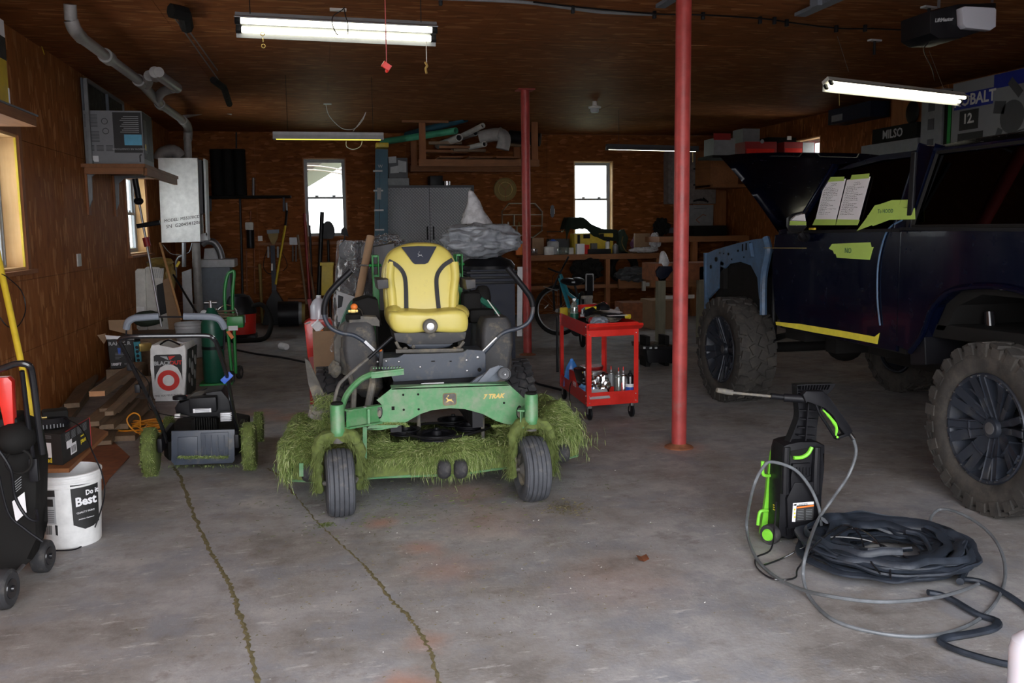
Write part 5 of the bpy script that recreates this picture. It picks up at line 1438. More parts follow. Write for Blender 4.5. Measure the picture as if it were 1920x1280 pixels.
obj('hose_tail',coil,'hose',lambda bm:[tube(bm,[FP(1740,1110,.03),FP(1775,1118,.02),FP(1830,1150,.014),FP(1868,1163,.014),FP(1864,1177,.014),FP(1820,1188,.014),FP(1772,1196,.014),FP(1768,1206,.014),FP(1805,1222,.014),FP(1880,1243,.014),FP(1935,1250,.014)],.017,8,smooth=3,flat=.7),
    tube(bm,[FP(1800,1085,.03),FP(1840,1090,.02),FP(1890,1115,.014),FP(1945,1155,.014)],.016,8,smooth=3,flat=.7),
    tube(bm,[FP(1770,1030,.03),FP(1800,1028,.03),FP(1818,1030,.03),FP(1815,1055,.03),FP(1800,1090,.03)],.016,8,smooth=3)])
pc=root('power_cable','thin black power cord tangled over the hose coil','cord',(2.2,3.6,0))
obj('cord',pc,'black_gloss',lambda bm:[tube(bm,[W(1456,940,YW-.02),W(1452,990,YW-.03),FP(1445,1030,.02),FP(1418,1045),FP(1420,1065),FP(1450,1085),FP(1490,1083),FP(1500,1060,.03),FP(1560,1010,.11),FP(1600,990,.12),FP(1640,1010,.12),FP(1665,1050,.1),FP(1670,1085,.07)],.0042,6,smooth=8),
    tube(bm,[FP(1430,1060),FP(1470,1045,.02),FP(1540,1010,.1),FP(1600,1008,.12),FP(1650,1020,.11),FP(1700,1045,.11),FP(1740,1060,.1)],.0042,6,smooth=8),
    tube(bm,[FP(1500,1060,.05),FP(1530,1020,.12),FP(1580,985,.12),FP(1610,1000,.12),FP(1625,1040,.11),FP(1650,1075,.09)],.0042,6,smooth=8),
    tube(bm,[FP(1620,990,.08),FP(1630,975,.10),FP(1642,973,.10),FP(1652,980,.1),FP(1650,995,.08)],.005,6,smooth=6)])
obj('yellow_tag',pc,'yellow',lambda bm:[bar(bm,FP(1634,973,.10),FP(1648,976,.10),.012,.012)])
obj('white_tag',pc,'paper',lambda bm:box(bm,FP(1644,981,.10),(.03,.004,.018)),smooth=False)
# jug at the lower right
jc=P(1948,1185,Z=.29);jc=Vector((jc.x,jc.y,0))
jg=root('washer_fluid_jug','translucent white jug with orange liquid at the lower right corner','jug',jc)
obj('jug_body',jg,'milky',lambda bm:lathe(bm,[(.072,0),(.083,.01),(.085,.235),(.078,.265),(.04,.295),(.022,.305),(.022,.325)],jc,n=28,sx=1.0,sy=.8))
obj('orange_liquid',jg,'orange',lambda bm:lathe(bm,[(.079,.004),(.084,.195),(0,.195)],jc,n=28,sx=1.0,sy=.8))
obj('cap',jg,'white',lambda bm:lathe(bm,[(.026,.318),(.026,.34),(0,.341)],jc,n=20))
# ================================================================== left foreground
# white bucket --------------------------------------------------------
bc=Vector((-1.265,4.72,0))
bk=root('white_bucket','white plastic five gallon bucket with black badge under the board','bucket',bc)
obj('bucket_body',bk,'white',lambda bm:lathe(bm,[(.128,0),(.132,.006),(.148,.30),(.151,.302),(.151,.31),(.149,.312),(.149,.325),(.153,.328),(.153,.336),(.150,.339),(.150,.350),(.155,.353),(.155,.362),(.148,.364),(.146,.30),(.126,.01)],bc,n=48))
def onb(px,py,r_=.1405):
    """point on the bucket wall"""
    d=(P(px,py,Z=0)-CAM_POS);o=CAM_POS-bc
    for k in range(3):
        a=d.x**2+d.y**2;b=2*(o.x*d.x+o.y*d.y);c=o.x**2+o.y**2-r_**2
        disc=b*b-4*a*c
        t=(-b-math.sqrt(max(0,disc)))/(2*a)
        p=CAM_POS+d*t
        r_=.132+.016*p.z/.3+.0012
    return p
def patch(name,parent,mat,px,off=0.0,nx=8,label=None):
    """decal that follows the bucket wall: px = quad tl,tr,br,bl"""
    tl,tr,br,bl=[onb(*q)for q in px]
    def cyl_(p):return (math.atan2(p.y-bc.y,p.x-bc.x),p.z)
    A=[cyl_(p)for p in (tl,tr,br,bl)]
    def fn(u,v):
        th=(A[0][0]*(1-u)+A[1][0]*u)*(1-v)+(A[3][0]*(1-u)+A[2][0]*u)*v
        z=(A[0][1]*(1-u)+A[1][1]*u)*(1-v)+(A[3][1]*(1-u)+A[2][1]*u)*v
        r=.132+.016*z/.3+.0012+off
        return Vector((bc.x+r*math.cos(th),bc.y+r*math.sin(th),z))
    return obj(name,parent,mat,lambda bm:grid(bm,nx,3,fn),label=label)
bd=patch('badge',bk,'print_black',((131,910),(183,901),(186,975),(138,985)),label='black shield badge')
patch('badge_point',bk,'print_black',((139,985),(184,975),(176,984),(160,991)))
def wraptext(s,parent,mat,px,py,size,name='lettering',off=.0016,up=(0,0,1),**kw):
    p=onb(px,py);n=(p-Vector((bc.x,bc.y,p.z))).normalized();x=Vector((-n.y,n.x,0))
    return text(name,parent,mat,s,p+n*off,x,up,size,.0006,**kw)
wraptext('Do it',bd,'paper',171,920,.035,off=.004,bold=.001)
wraptext('Best',bd,'paper',160,938,.060,off=.004,bold=.002)
wraptext('QUALITY PAINT',bd,'paper',160,958,.0125,off=.004)
wraptext('Satisfaction Guaranteed',bd,'paper',161,970,.008,off=.004,shear=.3)
wl2=patch('warning_label',bk,'grey_light',((75,919),(102,920),(106,983),(84,982)))
patch('label_header',bk,'print_black',((75,918),(102,919),(103,931),(76,930)),.0008)
patch('danger_picture',bk,'print_black',((82,935),(99,936),(100,950),(84,949)),.0008)
for k in range(7):patch('print_line',bk,'grey_dark',((81,955+3.6*k),(102,956+3.6*k),(102,957.3+3.6*k),(81,956.3+3.6*k)),.0008,3)
for k in range(6):patch('barcode',bk,'print_black',((85.5+2.2*k,985),(86.6+2.2*k,985),(86.8+2.2*k,1002),(85.7+2.2*k,1002)),.0005,1)
patch('recycle_mark',bk,'print_black',((103,984),(108,985),(109,1004),(105,1003)),.0005,2)
# board on the bucket
ZB=.366
def B2(x,y,z=ZB):return P(x,y,Z=z)
bdd=obj('wooden_board',None,'stain_y',lambda bm:prism(bm,[B2(40,888),B2(130,886),B2(203,815),B2(150,800),B2(40,845)],(0,0,.022),.002),smooth=False)
tag(bdd,'reddish brown board laid across the white bucket','board')
# box on the board
ZX=ZB+.0225
K,L_,Rr=P(118,872,Z=ZX),P(58,868,Z=ZX),P(186,826,Z=ZX)
el=(L_-K);er=(Rr-K)
el=el.normalized()*.38;er=er.normalized()*.40
HB=.155
cb=root('charger_box','black carton with yellow lettering standing on the board over the bucket','box',(K+el/2+er/2).to_tuple())
obj('carton',cb,'print_black',lambda bm:prism(bm,[K,K+er,K+er+el,K+el],(0,0,HB),.002),smooth=False)
nl=er.normalized()*-1;nr=el.normalized()*-1          # outward normals of the two seen faces
def face_l(u,v,o_=.0012):return K+el*u+Vector((0,0,HB*v))+nl*o_
def face_r(u,v,o_=.0012):return K+er*u+Vector((0,0,HB*v))+nr*o_
def q4(name,mat,f,u0,v0,u1,v1,o_=.0005,label=None):
    return obj(name,cb,mat,lambda bm:prism(bm,[f(u0,v0,0),f(u1,v0,0),f(u1,v1,0),f(u0,v1,0)],(f(0,0,o_)-f(0,0,0))),smooth=False,label=label)
q4('white_label','paper',face_l,.16,.22,.44,.70)
text('lettering',cb,'print_black','A300',face_l(.33,.52,.0015),(el*1),(0,0,-1),.028,.0003)
text('lettering',cb,'print_yellow','preci',face_l(.25,.10,.0015),(el*1),(0,0,-1),.034,.0003,bold=.001)
for k in range(3):q4('print_line','grey_mid',face_l,.15,.84+k*.04,.45-.1*k,.855+k*.04)
text('lettering',cb,'print_yellow','preci',face_r(.72,.36,.0015),(-er),(0,0,-1),.036,.0003,bold=.001)
text('lettering',cb,'print_yellow','test proven',face_r(.72,.55,.0015),(-er),(0,0,-1),.014,.0003)
q4('barcode_label','paper',face_r,.28,.15,.48,.50);q4('white_sticker','paper',face_r,.16,.42,.34,.66)
for k in range(5):q4('barcode','print_black',face_r,.31+.03*k,.2,.325+.03*k,.42,.001)
for k in range(4):
    for j in range(6):q4('print_line','grey_mid',face_r,.14+.2*k,.92-.045*j,.28+.2*k,.90-.045*j)
obj('edge_trim',cb,'red_dark',lambda bm:[bar(bm,face_r(1,0),face_r(1,1),.004,.004),bar(bm,face_r(.15,1),face_r(1,1),.004,.004)],smooth=False)
ch=K+el*.35+er*.30+Vector((0,0,HB))
cg=root('battery_charger','black battery charger with slotted rim on top of the black carton','charger',ch)
obj('base',cg,'black',lambda bm:lathe(bm,[(.05,0.001),(.085,.01),(.09,.03),(.075,.055),(.03,.06)],ch,n=20,sx=1.2,sy=.85))
obj('battery_slot',cg,'black_matte',lambda bm:box(bm,ch+Vector((.03,.03,.065)),(.12,.1,.045),.3,bev=.012))
obj('yellow_label',cg,'brass',lambda bm:box(bm,ch+Vector((-.03,-.03,.061)),(.07,.035,.004),.4))
obj('slots',cg,'grey_mid',lambda bm:[box(bm,ch+Vector((.104*math.cos(a),.075*math.sin(a),.02)),(.003,.005,.02),a)for a in [math.radians(q)for q in range(190,330,9)]],smooth=False,kind='stuff')
o=obj('charger_cable',None,'black',lambda bm:tube(bm,[ch+Vector((.07,0,.05)),P(150,800,Y=4.7),P(175,850,Y=4.56),P(192,890,Y=4.56),P(196,925,Y=4.55),P(188,960,Y=4.52),P(170,1005,Z=.01),P(145,1028,Z=.006),P(105,1032,Z=.006)],.0035,6,smooth=8))
tag(o,'thin black cord drooping from the charger past the bucket','cord')
# black wheeled machine at the left edge -------------------------------------
mc=Vector((-1.42,4.08,0))
mm=root('wheeled_generator','black wheeled machine with tubular handle at the left edge','machine',mc)
def MP(x,y,Y=4.1):return P(x,y,Y=Y)
obj('body',mm,'black_matte',lambda bm:[prism(bm,[MP(x,y)for x,y in ((-40,795),(10,790),(40,800),(62,830),(68,880),(66,960),(58,1010),(60,1050),(20,1085),(-40,1090))],(-.02,.25,0),.02)])
obj('top_housing',mm,'black_matte',lambda bm:[sphere(bm,MP(30,820,4.08),(.08,.1,.07),16),box(bm,MP(-5,795,4.15),(.2,.2,.08),.1,bev=.02),torus(bm,MP(35,865,4.03),(0,-1,0),.05,.006)])
obj('red_tank',mm,'red',lambda bm:prism(bm,[MP(x,y,4.05)for x,y in ((-10,708),(14,707),(22,715),(26,800),(8,804),(0,760))],(0,.05,0),.008),label='red plastic upright shroud')
obj('tube_handle',mm,'black_gloss',lambda bm:tube(bm,[MP(-30,700,4.0),MP(0,692,4.0),MP(30,682,4.0),MP(52,684,4.0),MP(60,700,4.02),MP(68,760,4.05),MP(80,850,4.1)],.014,10,smooth=5))
obj('handle_post',mm,'black',lambda bm:[tube(bm,[MP(41,695,4.0),MP(50,770,4.05),MP(62,860,4.08)],.010,10),box(bm,MP(64,880,4.07),(.035,.03,.1),bev=.005)])
obj('white_label',mm,'paper',lambda bm:prism(bm,[MP(x,y,4.075)for x,y in ((23,940),(46,922),(50,960),(30,978))],(0,-.002,0)),smooth=False)
obj('print',mm,'grey_mid',lambda bm:[bar(bm,MP(26,905+5*k,4.07),MP(40,893+5*k,4.07),.002,.003)for k in range(5)],smooth=False,kind='stuff')
obj('cables',mm,'black',lambda bm:[tube(bm,[MP(-5,840,3.98),MP(20,880,3.98),MP(28,930,4.0),MP(50,968,4.0),MP(70,975,4.02),(MP(68,955,4.05))],.007,8,smooth=5),tube(bm,[MP(-5,880,3.96),MP(15,960,3.98),MP(45,990,4.0),MP(80,1015,4.02)],.006,8,smooth=5)])
for (x,y,r,Y)in ((80,1040,.074,4.3),(8,1112,.083,3.9)):
    c=P(x,y,Y=Y);c.z=r
    w_=obj('wheel',mm,'rubber',lambda bm:lathe(bm,[(.04,-.03),(r*.8,-.033),(r*.96,-.025),(r,0),(r*.96,.025),(r*.8,.033),(.04,.03)],c,(1,-.15,0),30))
    obj('hub',w_,'black_gloss',lambda bm:lathe(bm,[(.045,.02),(.04,.034),(.014,.036),(.012,.045),(0,.045)],c,(1,-.15,0),20))
obj('axle',mm,'steel_dull',lambda bm:cyl(bm,P(30,1075,Y=4.0),P(65,1035,Y=4.28),.008))
# yellow pole leaning on the wall
yp=obj('yellow_pole',None,'yellow',lambda bm:[cyl(bm,P(-6,470,Y=5.4),P(66,800,Y=5.0),.017,n=12)])
tag(yp,'long yellow fibreglass pole leaning at the left edge','pole')
o=obj('black_wire',None,'black',lambda bm:tube(bm,[P(0,512,Y=5.35),P(14,520,Y=5.3),P(40,545,Y=5.4),P(48,580,Y=5.4),P(35,610,Y=5.3),P(15,612,Y=5.3),P(0,595,Y=5.3)],.003,6,smooth=6));tag(o,'thin black wire looped around the yellow pole','wire')
# brown panel on the floor
o=obj('hardboard_sheet',None,'red_dark' if 0 else 'rust',lambda bm:prism(bm,[P(x,y,Z=.004)for x,y in ((150,850),(205,822),(243,857),(205,898),(188,925),(150,900))],(0,0,.008)),smooth=False)
tag(o,'dark red brown hardboard sheet lying behind the bucket','board')
# lumber pile along the left wall ----------------------------------------------
LG='boards stacked on the floor by the left wall'
lum=[ # front px end, back px end, Z bottom, width, thick, label
    ((182,738),(262,682),.28,.115,.04,'board with fresh orange cut end on top of the lumber pile'),
    ((135,760),(172,706),.05,.12,.04,'weathered board on the pile closest to the left wall'),
    ((105,800),(150,745),.0,.15,.04,'long grey board at the foot of the left wall'),
    ((205,770),(262,712),.16,.14,.04,'wide board in the middle of the lumber pile'),
    ((222,800),(275,752),.06,.14,.04,'low board at the pile front beside the orange cord'),
    ((200,800),(250,750),.10,.10,.035,'short dark board under the middle of the pile'),
    ((232,752),(275,708),.20,.09,.035,'narrow board on the right side of the pile'),
    ((170,795),(235,740),.14,.12,.035,'brown board under the fresh cut one'),
    ((195,830),(215,800),.02,.10,.03,'short offcut lying flat before the pile'),
    ((150,830),(200,790),.04,.16,.04,'thick plank at the bottom of the pile by the wall'),
    ((232,822),(280,775),.0,.16,.04,'bottom right plank under the lumber pile'),
    ((205,775),(270,715),.24,.06,.03,'thin stick lying beside the top board'),
]
for (a,b,z,w,t,lab)in lum:
    pa_,pb2=P(*a,Z=z+t/2),P(*b,Z=z+t/2)
    def f(bm):bar(bm,pa_,pb2,w,t,up=Vector((0,0,1)),bev=.003)
    d=(pb2-pa_).normalized()
    o=obj('board',None,'lumber_y',f,smooth=False);tag(o,lab,'board',LG)
    if a==(182,738):
        obj('cut_end',o,'lumber_end',lambda bm:bar(bm,pa_-d*.001,pa_+d*.001,w*.98,t*.98),smooth=False,label='fresh orange cut end')
o=obj('wood_shim',None,'lumber_end',lambda bm:box(bm,P(220,805,Z=.02),(.2,.03,.02),.1));tag(o,'thin pale orange wood strip in front of the lumber pile','stick')
# orange extension cord
oc=P(275,812)
def ocord(bm):
    r0=random.Random(4);pts=[]
    for k in range(150):
        a=2*PI*k/17
        r=.13+.06*math.sin(k*.21)+r0.uniform(-.012,.012)
        pts.append(oc+Vector((r*1.35*math.cos(a),r*.9*math.sin(a)+.05,.01+.075*(k/150)*(1-(r/.25)**2)+r0.uniform(0,.012))))
    pts+=[P(262,812,Y=6.8),P(244,800,Y=6.8),P(238,785,Y=6.8),P(250,774,Y=6.8),P(262,780,Y=6.8),P(263,800,Y=6.85)]
    tube(bm,pts,.0055,6,smooth=3)
o=obj('extension_cable',None,'cord_orange',ocord);tag(o,'yellow orange extension cord coiled beside the walk-behind mower','cord')
# walk-behind mower --------------------------------------------------------------
pmc=Vector((-.79,6.15,0))
pm_=root('push_mower','black walk-behind mower with grass-plastered wheels and folded handle','mower',pmc)
def mwheel(x,y,r,w,grassy=True):
    c=Vector((x,y,r))
    wh=obj('wheel',pm_,'rubber_dirty',lambda bm:lathe(bm,[(r*.55,-w*.4),(r*.9,-w*.5),(r,-w*.3),(r,w*.3),(r*.9,w*.5),(r*.55,w*.4)],c,(1,0,0),32,closed=True))
    def sp(bm):
        lathe(bm,[(r*.60,-w*.35),(r*.60,w*.35),(r*.54,w*.35),(r*.54,-w*.35)],c,(1,0,0),28,closed=True)
        lathe(bm,[(.0,-w*.5),(.03,-w*.5),(.03,w*.5),(0,w*.5)],c,(1,0,0),14)
        for k in range(8):
            a=2*PI*k/8
            bar(bm,c,c+Vector((0,math.cos(a),math.sin(a)))*r*.58,.02,.014,up=Vector((1,0,0)))
    obj('spoked_hub',wh,'off_white' if x<-.9 else 'black',sp)
    n=2600
    a=rs.uniform(0,2*PI,n);u=rs.uniform(-w/2,w/2,n)
    rad=np.stack([np.zeros(n),np.cos(a),np.sin(a)],1)
    edge=np.abs(u)>w*.4
    rr0=np.where(edge,r*rs.uniform(.8,1,n),r)
    b=np.array([c.x,c.y,c.z])+rad*rr0[:,None]+np.stack([u,0*u,0*u],1)
    tan=np.stack([np.zeros(n),-np.sin(a),np.cos(a)],1)
    d=tan*rs.normal(0,1,(n,1))+rad*.12+np.stack([rs.normal(0,.5,n),0*u,0*u],1)
    b[:,2]=np.maximum(b[:,2],.008)
    obj('grass_crust',wh,'grass',lambda bm:lathe(bm,[(r*.88,-w*.54),(r+.004,-w*.34),(r+.004,w*.34),(r*.88,w*.54)],c,(1,0,0),32),kind='stuff')
    blades('clinging_grass',wh,'grass_blade',b,d,.024,.0012)
mwheel(P(285,860,Y=5.95).x,5.92,.15,.075);mwheel(P(468,850,Y=5.9).x,5.92,.15,.075)
mwheel(P(486,800,Y=6.75).x,6.72,.105,.055);mwheel(P(318,800,Y=6.75).x,6.72,.105,.055)
def MW(x,y,Y):return P(x,y,Y=Y)
obj('deck',pm_,'black_matte',lambda bm:[prism(bm,[(-1.0,5.97,.07),(-.60,5.97,.07),(-.55,6.1,.07),(-.55,6.7,.07),(-.65,6.82,.07),(-.95,6.82,.07),(-1.05,6.7,.07),(-1.05,6.1,.07)],(0,0,.13),.015)])
fl_=obj('rear_flap',pm_,'frame_blue',lambda bm:prism(bm,[MW(x,y,5.86)for x,y in ((321,808),(440,805),(440,862),(436,868),(327,872),(321,865))],(0,.02,0),.005))
obj('flap_panel',fl_,'frame_blue',lambda bm:[prism(bm,[MW(x,y,5.85)for x,y in q],(0,.012,0),.004)for q in (((333,820),(370,818),(371,856),(334,859)),((376,812),(428,810),(428,855),(378,857)))])
obj('flap_ribs',fl_,'frame_blue',lambda bm:[bar(bm,MW(x,816,5.845),MW(x+1,853,5.845),.006,.006)for x in (384,396,408,420)],kind='stuff')
n=900
b=np.array([tuple(MW(R2.uniform(334,428),R2.gauss(857,1.5),5.84))for _ in range(n)]);d=rs.normal(size=(n,3));d[:,2]=np.abs(d[:,2])*.3
blades('clinging_grass',fl_,'grass_blade',b,d,.016,.001)
n=160
b=np.array([tuple(MW(R2.uniform(315,450),R2.gauss(872,1.5),5.95))for _ in range(n)]);d=rs.normal(size=(n,3));d[:,2]=-1
blades('hanging_grass',pm_,'grass_blade',b,d,.018,.001)
en=obj('engine',pm_,'black',lambda bm:[prism(bm,[MW(x,y,6.2)for x,y in ((327,765),(335,752),(370,748),(385,736),(415,732),(430,750),(434,775),(425,785),(400,780),(360,780),(330,776))],(0,.26,0),.015),
     box(bm,MW(382,757,6.15),(.17,.1,.10),bev=.01)])
obj('top_shroud',en,'dusty',lambda bm:lathe(bm,[(.13,0),(.135,.015),(.11,.035),(.05,.04)],MW(395,745,6.35),n=24))
obj('engine_block',en,'black_matte',lambda bm:[box(bm,MW(385,795,6.2),(.16,.15,.1),bev=.006)]+[box(bm,MW(366+4.5*k,795,6.1),(.006,.05,.09))for k in range(9)],smooth=False)
obj('muffler',en,'steel',lambda bm:[box(bm,MW(424,780,6.15),(.07,.08,.06),bev=.008)]+[box(bm,MW(424,774+3.5*k,6.1),(.07,.01,.006))for k in range(5)])
obj('engine_label',en,'paper',lambda bm:box(bm,MW(379,769.5,6.095),(.112,.003,.026)),smooth=False,label='white label with small print')
obj('print',en,'grey_mid',lambda bm:[box(bm,MW(379,767+2.6*k,6.092),(.09,.002,.003))for k in range(3)],smooth=False,kind='stuff')
obj('fuel_cap',en,'black',lambda bm:lathe(bm,[(.045,0),(.045,.02),(.03,.025)],MW(337,748,6.2),n=18))
obj('red_cap_mark',en,'red',lambda bm:[box(bm,MW(338,743,6.2),(.08,.02,.008),.2)])
obj('primer',en,'white',lambda bm:box(bm,MW(333,779,6.12),(.035,.03,.025),bev=.004))
for x in (-1.03,-.57):obj('side_rail',pm_,'black',lambda bm:box(bm,(x,6.1,.2),(.03,.5,.09),bev=.01))
hb=[MW(312,828,5.95),MW(300,790,5.75),MW(275,740,5.5),MW(250,690,5.25),MW(230,650,5.1),MW(224,640,5.07),MW(232,633,5.06),MW(260,630.5,5.05),MW(330,629.5,5.05),MW(380,629,5.05),MW(396,632,5.06),MW(405,642,5.08),MW(415,670,5.2),MW(427,710,5.4),MW(436,760,5.7),MW(445,805,5.95)]
hd=obj('handle',pm_,'black_gloss',lambda bm:tube(bm,hb,.0125,10,smooth=4))
for q in (MW(258,728,5.42),MW(243,686,5.25)):obj('handle_knob',hd,'black',lambda bm:box(bm,q,(.03,.03,.05),bev=.008))
gp=[[MW(236,640,5.07),MW(236,618,5.06)],[MW(237,616,5.06),MW(240,604,5.05),MW(250,597,5.05),MW(265,595,5.05),MW(298,593,5.05)],[MW(344,593,5.05),MW(395,594,5.05),MW(412,600,5.06),(MW(421,615,5.08))]]
obj('bail_rod',hd,'black',lambda bm:[tube(bm,[MW(236,645,5.07),MW(237,616,5.06)],.005,6),tube(bm,[MW(295,594,5.05),MW(348,594,5.05)],.005,6),tube(bm,[MW(421,612,5.08),MW(420,655,5.15)],.005,6)])
for g_ in gp[1:]:obj('grip',hd,'blue_grey',lambda bm:tube(bm,g_,.0185,10,smooth=4),label='padded blue grey grip')
obj('control_cable',hd,'black',lambda bm:[tube(bm,[MW(255,690,5.22),MW(280,720,5.4),MW(278,760,5.6),MW(300,775,5.9),MW(350,782,6.1),MW(395,783,6.1)],.003,6,smooth=6)])
ft_=obj('flag_tape',None,'blue_tool',lambda bm:bar(bm,MW(417,716,5.38),MW(434,700,5.38),.035,.02,up=Vector((0,1,0)),bev=.004));tag(ft_,'blue tape tab wrapped on the mower handle','tape')
# archery target ---------------------------------------------------------------------
TY=8.5
ta=root('archery_target','white and black block archery target with red ring','target',(P(330,755,Y=TY).x,TY+.17,0))
def T(x,y,o_=0.0):return P(x,y,Y=TY-o_)
tp=[(281,655),(284,647),(300,645),(312,652),(325,655),(337,650),(345,645),(349,655),(349,690),(346,750),(345,752),(290,753),(286,740),(282,690)]
tb=obj('block',ta,'white',lambda bm:prism(bm,[T(x,y)for x,y in tp],(.03,.40,0),.012))
obj('side_panel',ta,'print_black',lambda bm:prism(bm,[T(349.5,656)+Vector((.004,.02,0)),T(347,745)+Vector((.004,.02,0)),T(347,745)+Vector((.036,.39,0)),T(349.5,656)+Vector((.036,.39,0))],(.006,0,0)),smooth=False)
def spots(bm):
    for (u,v,r)in ((.2,.3,.035),(.2,.62,.035),(.5,.45,.05),(.5,.75,.03),(.8,.3,.035),(.8,.62,.035),(.5,.15,.03)):
        c=T(349.5,656)+Vector((.012,.02,0));c2=T(347,745)+Vector((.012,.02,0))
        p=c+(c2-c)*v+Vector((.034,.37,0))*u
        lathe(bm,[(r,0),(r,.002)],p,(1,-.08,0),16,sy=1.3)
obj('side_spots',ta,'grey_light',spots,smooth=False,kind='stuff')
ff=obj('black_field',ta,'print_black',lambda bm:prism(bm,[T(x,y,.004)for x,y in ((288,668),(292,665),(338,664),(341,668),(342,712),(339,700),(333,689),(322,683),(311,683),(300,689),(293,702),(290,716))],(0,.005,0)),smooth=False)
c=T(316,713,.006)
obj('ring',ta,'red',lambda bm:lathe(bm,[(.05,0),(.094,0),(.094,.003),(.05,.003)],c,(0,-1,0),32,closed=True),smooth=False,label='red target ring')
text('lettering',ta,'grey_light','BLACK',T(305,681,.007),(1,0,.02),(0,0,1),.048,.0005,bold=.002,sxy=1.0)
text('lettering',ta,'red','OUT',T(329.5,680,.007),(1,0,.02),(0,0,1),.048,.0005,bold=.002)
obj('triangle_logo',ta,'red',lambda bm:[prism(bm,[T(x,y,.006)for x,y in q],(0,-.001,0))for q in (((315,668),(329,667),(318,675)),)],smooth=False)
obj('triangle_logo',ta,'grey_light',lambda bm:[prism(bm,[T(x,y,.006)for x,y in q],(0,-.001,0))for q in (((300,668),(313,668),(316,675)),)],smooth=False)
text('lettering',ta,'print_black','THIS SIDE FIELD POINTS',T(316,741,.006),(1,0,.01),(0,0,1),.022,.0004)
obj('carry_strap',ta,'black',lambda bm:tube(bm,[T(300,646),T(312,640)+Vector((0,.1,0)),T(337,646)],.008,6,smooth=4))
# black carton with wide flaps, on the lumber ------------------------------------------
Yc=9.6
def CB(x,y,Y=Yc):return P(x,y,Y=Y)
cx_=root('open_carton','open black printed carton with raised brown flaps on the lumber pile','box',CB(230,690))
obj('carton',cx_,'print_black',lambda bm:[prism(bm,[CB(200,636),CB(252,636),CB(252,688),CB(208,691)],(0,.008,0)),prism(bm,[CB(252,636),CB(252,688),CB(252,688)+Vector((0,.3,0)),CB(252,636)+Vector((0,.3,0))],(-.006,0,0)),prism(bm,[CB(200,636),CB(208,691),CB(208,691)+Vector((-.02,.3,0)),CB(200,636)+Vector((-.02,.3,0))],(.006,0,0)),prism(bm,[CB(208,691),CB(252,688),CB(252,688)+Vector((0,.3,0)),CB(208,691)+Vector((-.02,.3,0))],(0,0,.006))],smooth=False)
for nm,q,oo in (('flap',((182,628),(198,625),(200,637),(195,645)),.1),('flap',((203,600),(246,599),(248,628),(205,618)),.28),('flap',((197,628),(250,632),(252,637),(200,637)),0)):
    obj(nm,cx_,'cardboard' if oo else 'paper',lambda bm:prism(bm,[CB(x,y,Yc+oo)for x,y in q],(0,.005,0)),smooth=False)
text('lettering',cx_,'grey_light','RAPTOR',CB(224,644,Yc-.004),(1,0,0),(0,0,1),.05,.0005,bold=.001,sxy=1.1)
text('lettering',cx_,'paper','100FT',CB(218,683,Yc-.004),(1,0,0),(0,0,1),.038,.0005,bold=.0015)
text('lettering',cx_,'grey_light','10GA',CB(240,682,Yc-.004),(1,0,0),(0,0,1),.03,.0005)
for k in range(5):obj('print_line',cx_,'grey_mid',lambda bm:bar(bm,CB(216,662+2.6*k,Yc-.003),CB(236-3*k,662+2.6*k,Yc-.003),.002,.004),smooth=False)
obj('purple_patch',cx_,'blue_tool',lambda bm:prism(bm,[CB(220,652,Yc-.003),CB(226,652,Yc-.003),CB(226,664,Yc-.003),CB(222,664,Yc-.003)],(0,.002,0)),smooth=False)
o=obj('pile_block',None,'lumber_y',lambda bm:box(bm,CB(232,690)+Vector((0,.16,-.11)),(.34,.3,.2)),smooth=False);tag(o,'short timber block under the open black carton','board',LG)
o=root('power_strip','teal blister pack leaning on the black carton','package',CB(258,685,9.45));YS=9.45
obj('card',o,'teal',lambda bm:prism(bm,[CB(250,641,YS),CB(262,640,YS),(CB(266,683,YS)),CB(255,686,YS)],(0,.03,0),.003),smooth=False)
for k in range(4):obj('outlet',o,'black',lambda bm:lathe(bm,[(.016,0),(.014,.003)],CB(256.5+1.0*k,651+8*k,YS-.001),(0,-1,0),12))
o=obj('yellow_bag',None,'brass',lambda bm:box(bm,CB(270,650,9.5),(.12,.1,.08),.5,bev=.01));tag(o,'tan yellow tool pouch behind the teal pack','pouch')
# gas heater cabinet, vents, boiler ----------------------------------------------------
Yh=11.3
h=root('wall_heater','white gas wall heater with louvred top and dark grille','heater',(P(280,620,Y=Yh).x,Yh+.2,0))
def HH(x,y,Y=Yh):return P(x,y,Y=Y)
obj('cabinet',h,'off_white',lambda bm:prism(bm,[HH(x,y)for x,y in ((253,508),(257,504),(272,504),(276,612),(274,622),(262,622),(256,615))],(0,.1,0),.01))
obj('front_cover',h,'off_white',lambda bm:prism(bm,[HH(x,y,Yh+.02)for x,y in ((271,503),(275,500),(306,500),(312,512),(318,600),(314,620),(280,624),(276,612))],(0,.1,0),.015))
obj('grille',h,'black',lambda bm:prism(bm,[HH(x,y,Yh+.005)for x,y in ((293,535),(314,526),(317,585),(298,592))],(0,.04,0)),smooth=False)
for k in range(7):obj('louvre',h,'grey_light',lambda bm:bar(bm,HH(286+3.4*k,504,Yh+.01),HH(289+3.4*k,521,Yh+.01),.006,.012),smooth=False)
obj('access_label',h,'white',lambda bm:prism(bm,[HH(x,y,Yh-.002)for x,y in ((256,575),(270,575),(272,610),(258,612))],(0,.003,0)),smooth=False)
Yb2=13.3
b_=root('boiler','white wall boiler cabinet with handwritten numbers','boiler',(P(340,455,Y=Yb2).x,Yb2+.2,P(340,455,Y=Yb2).z))
def BB(x,y,Y=Yb2):return P(x,y,Y=Y)
obj('cabinet',b_,'white',lambda bm:prism(bm,[BB(x,y)for x,y in ((296,296),(370,296),(376,453),(303,455))],(0,.4,0),.006),smooth=False)
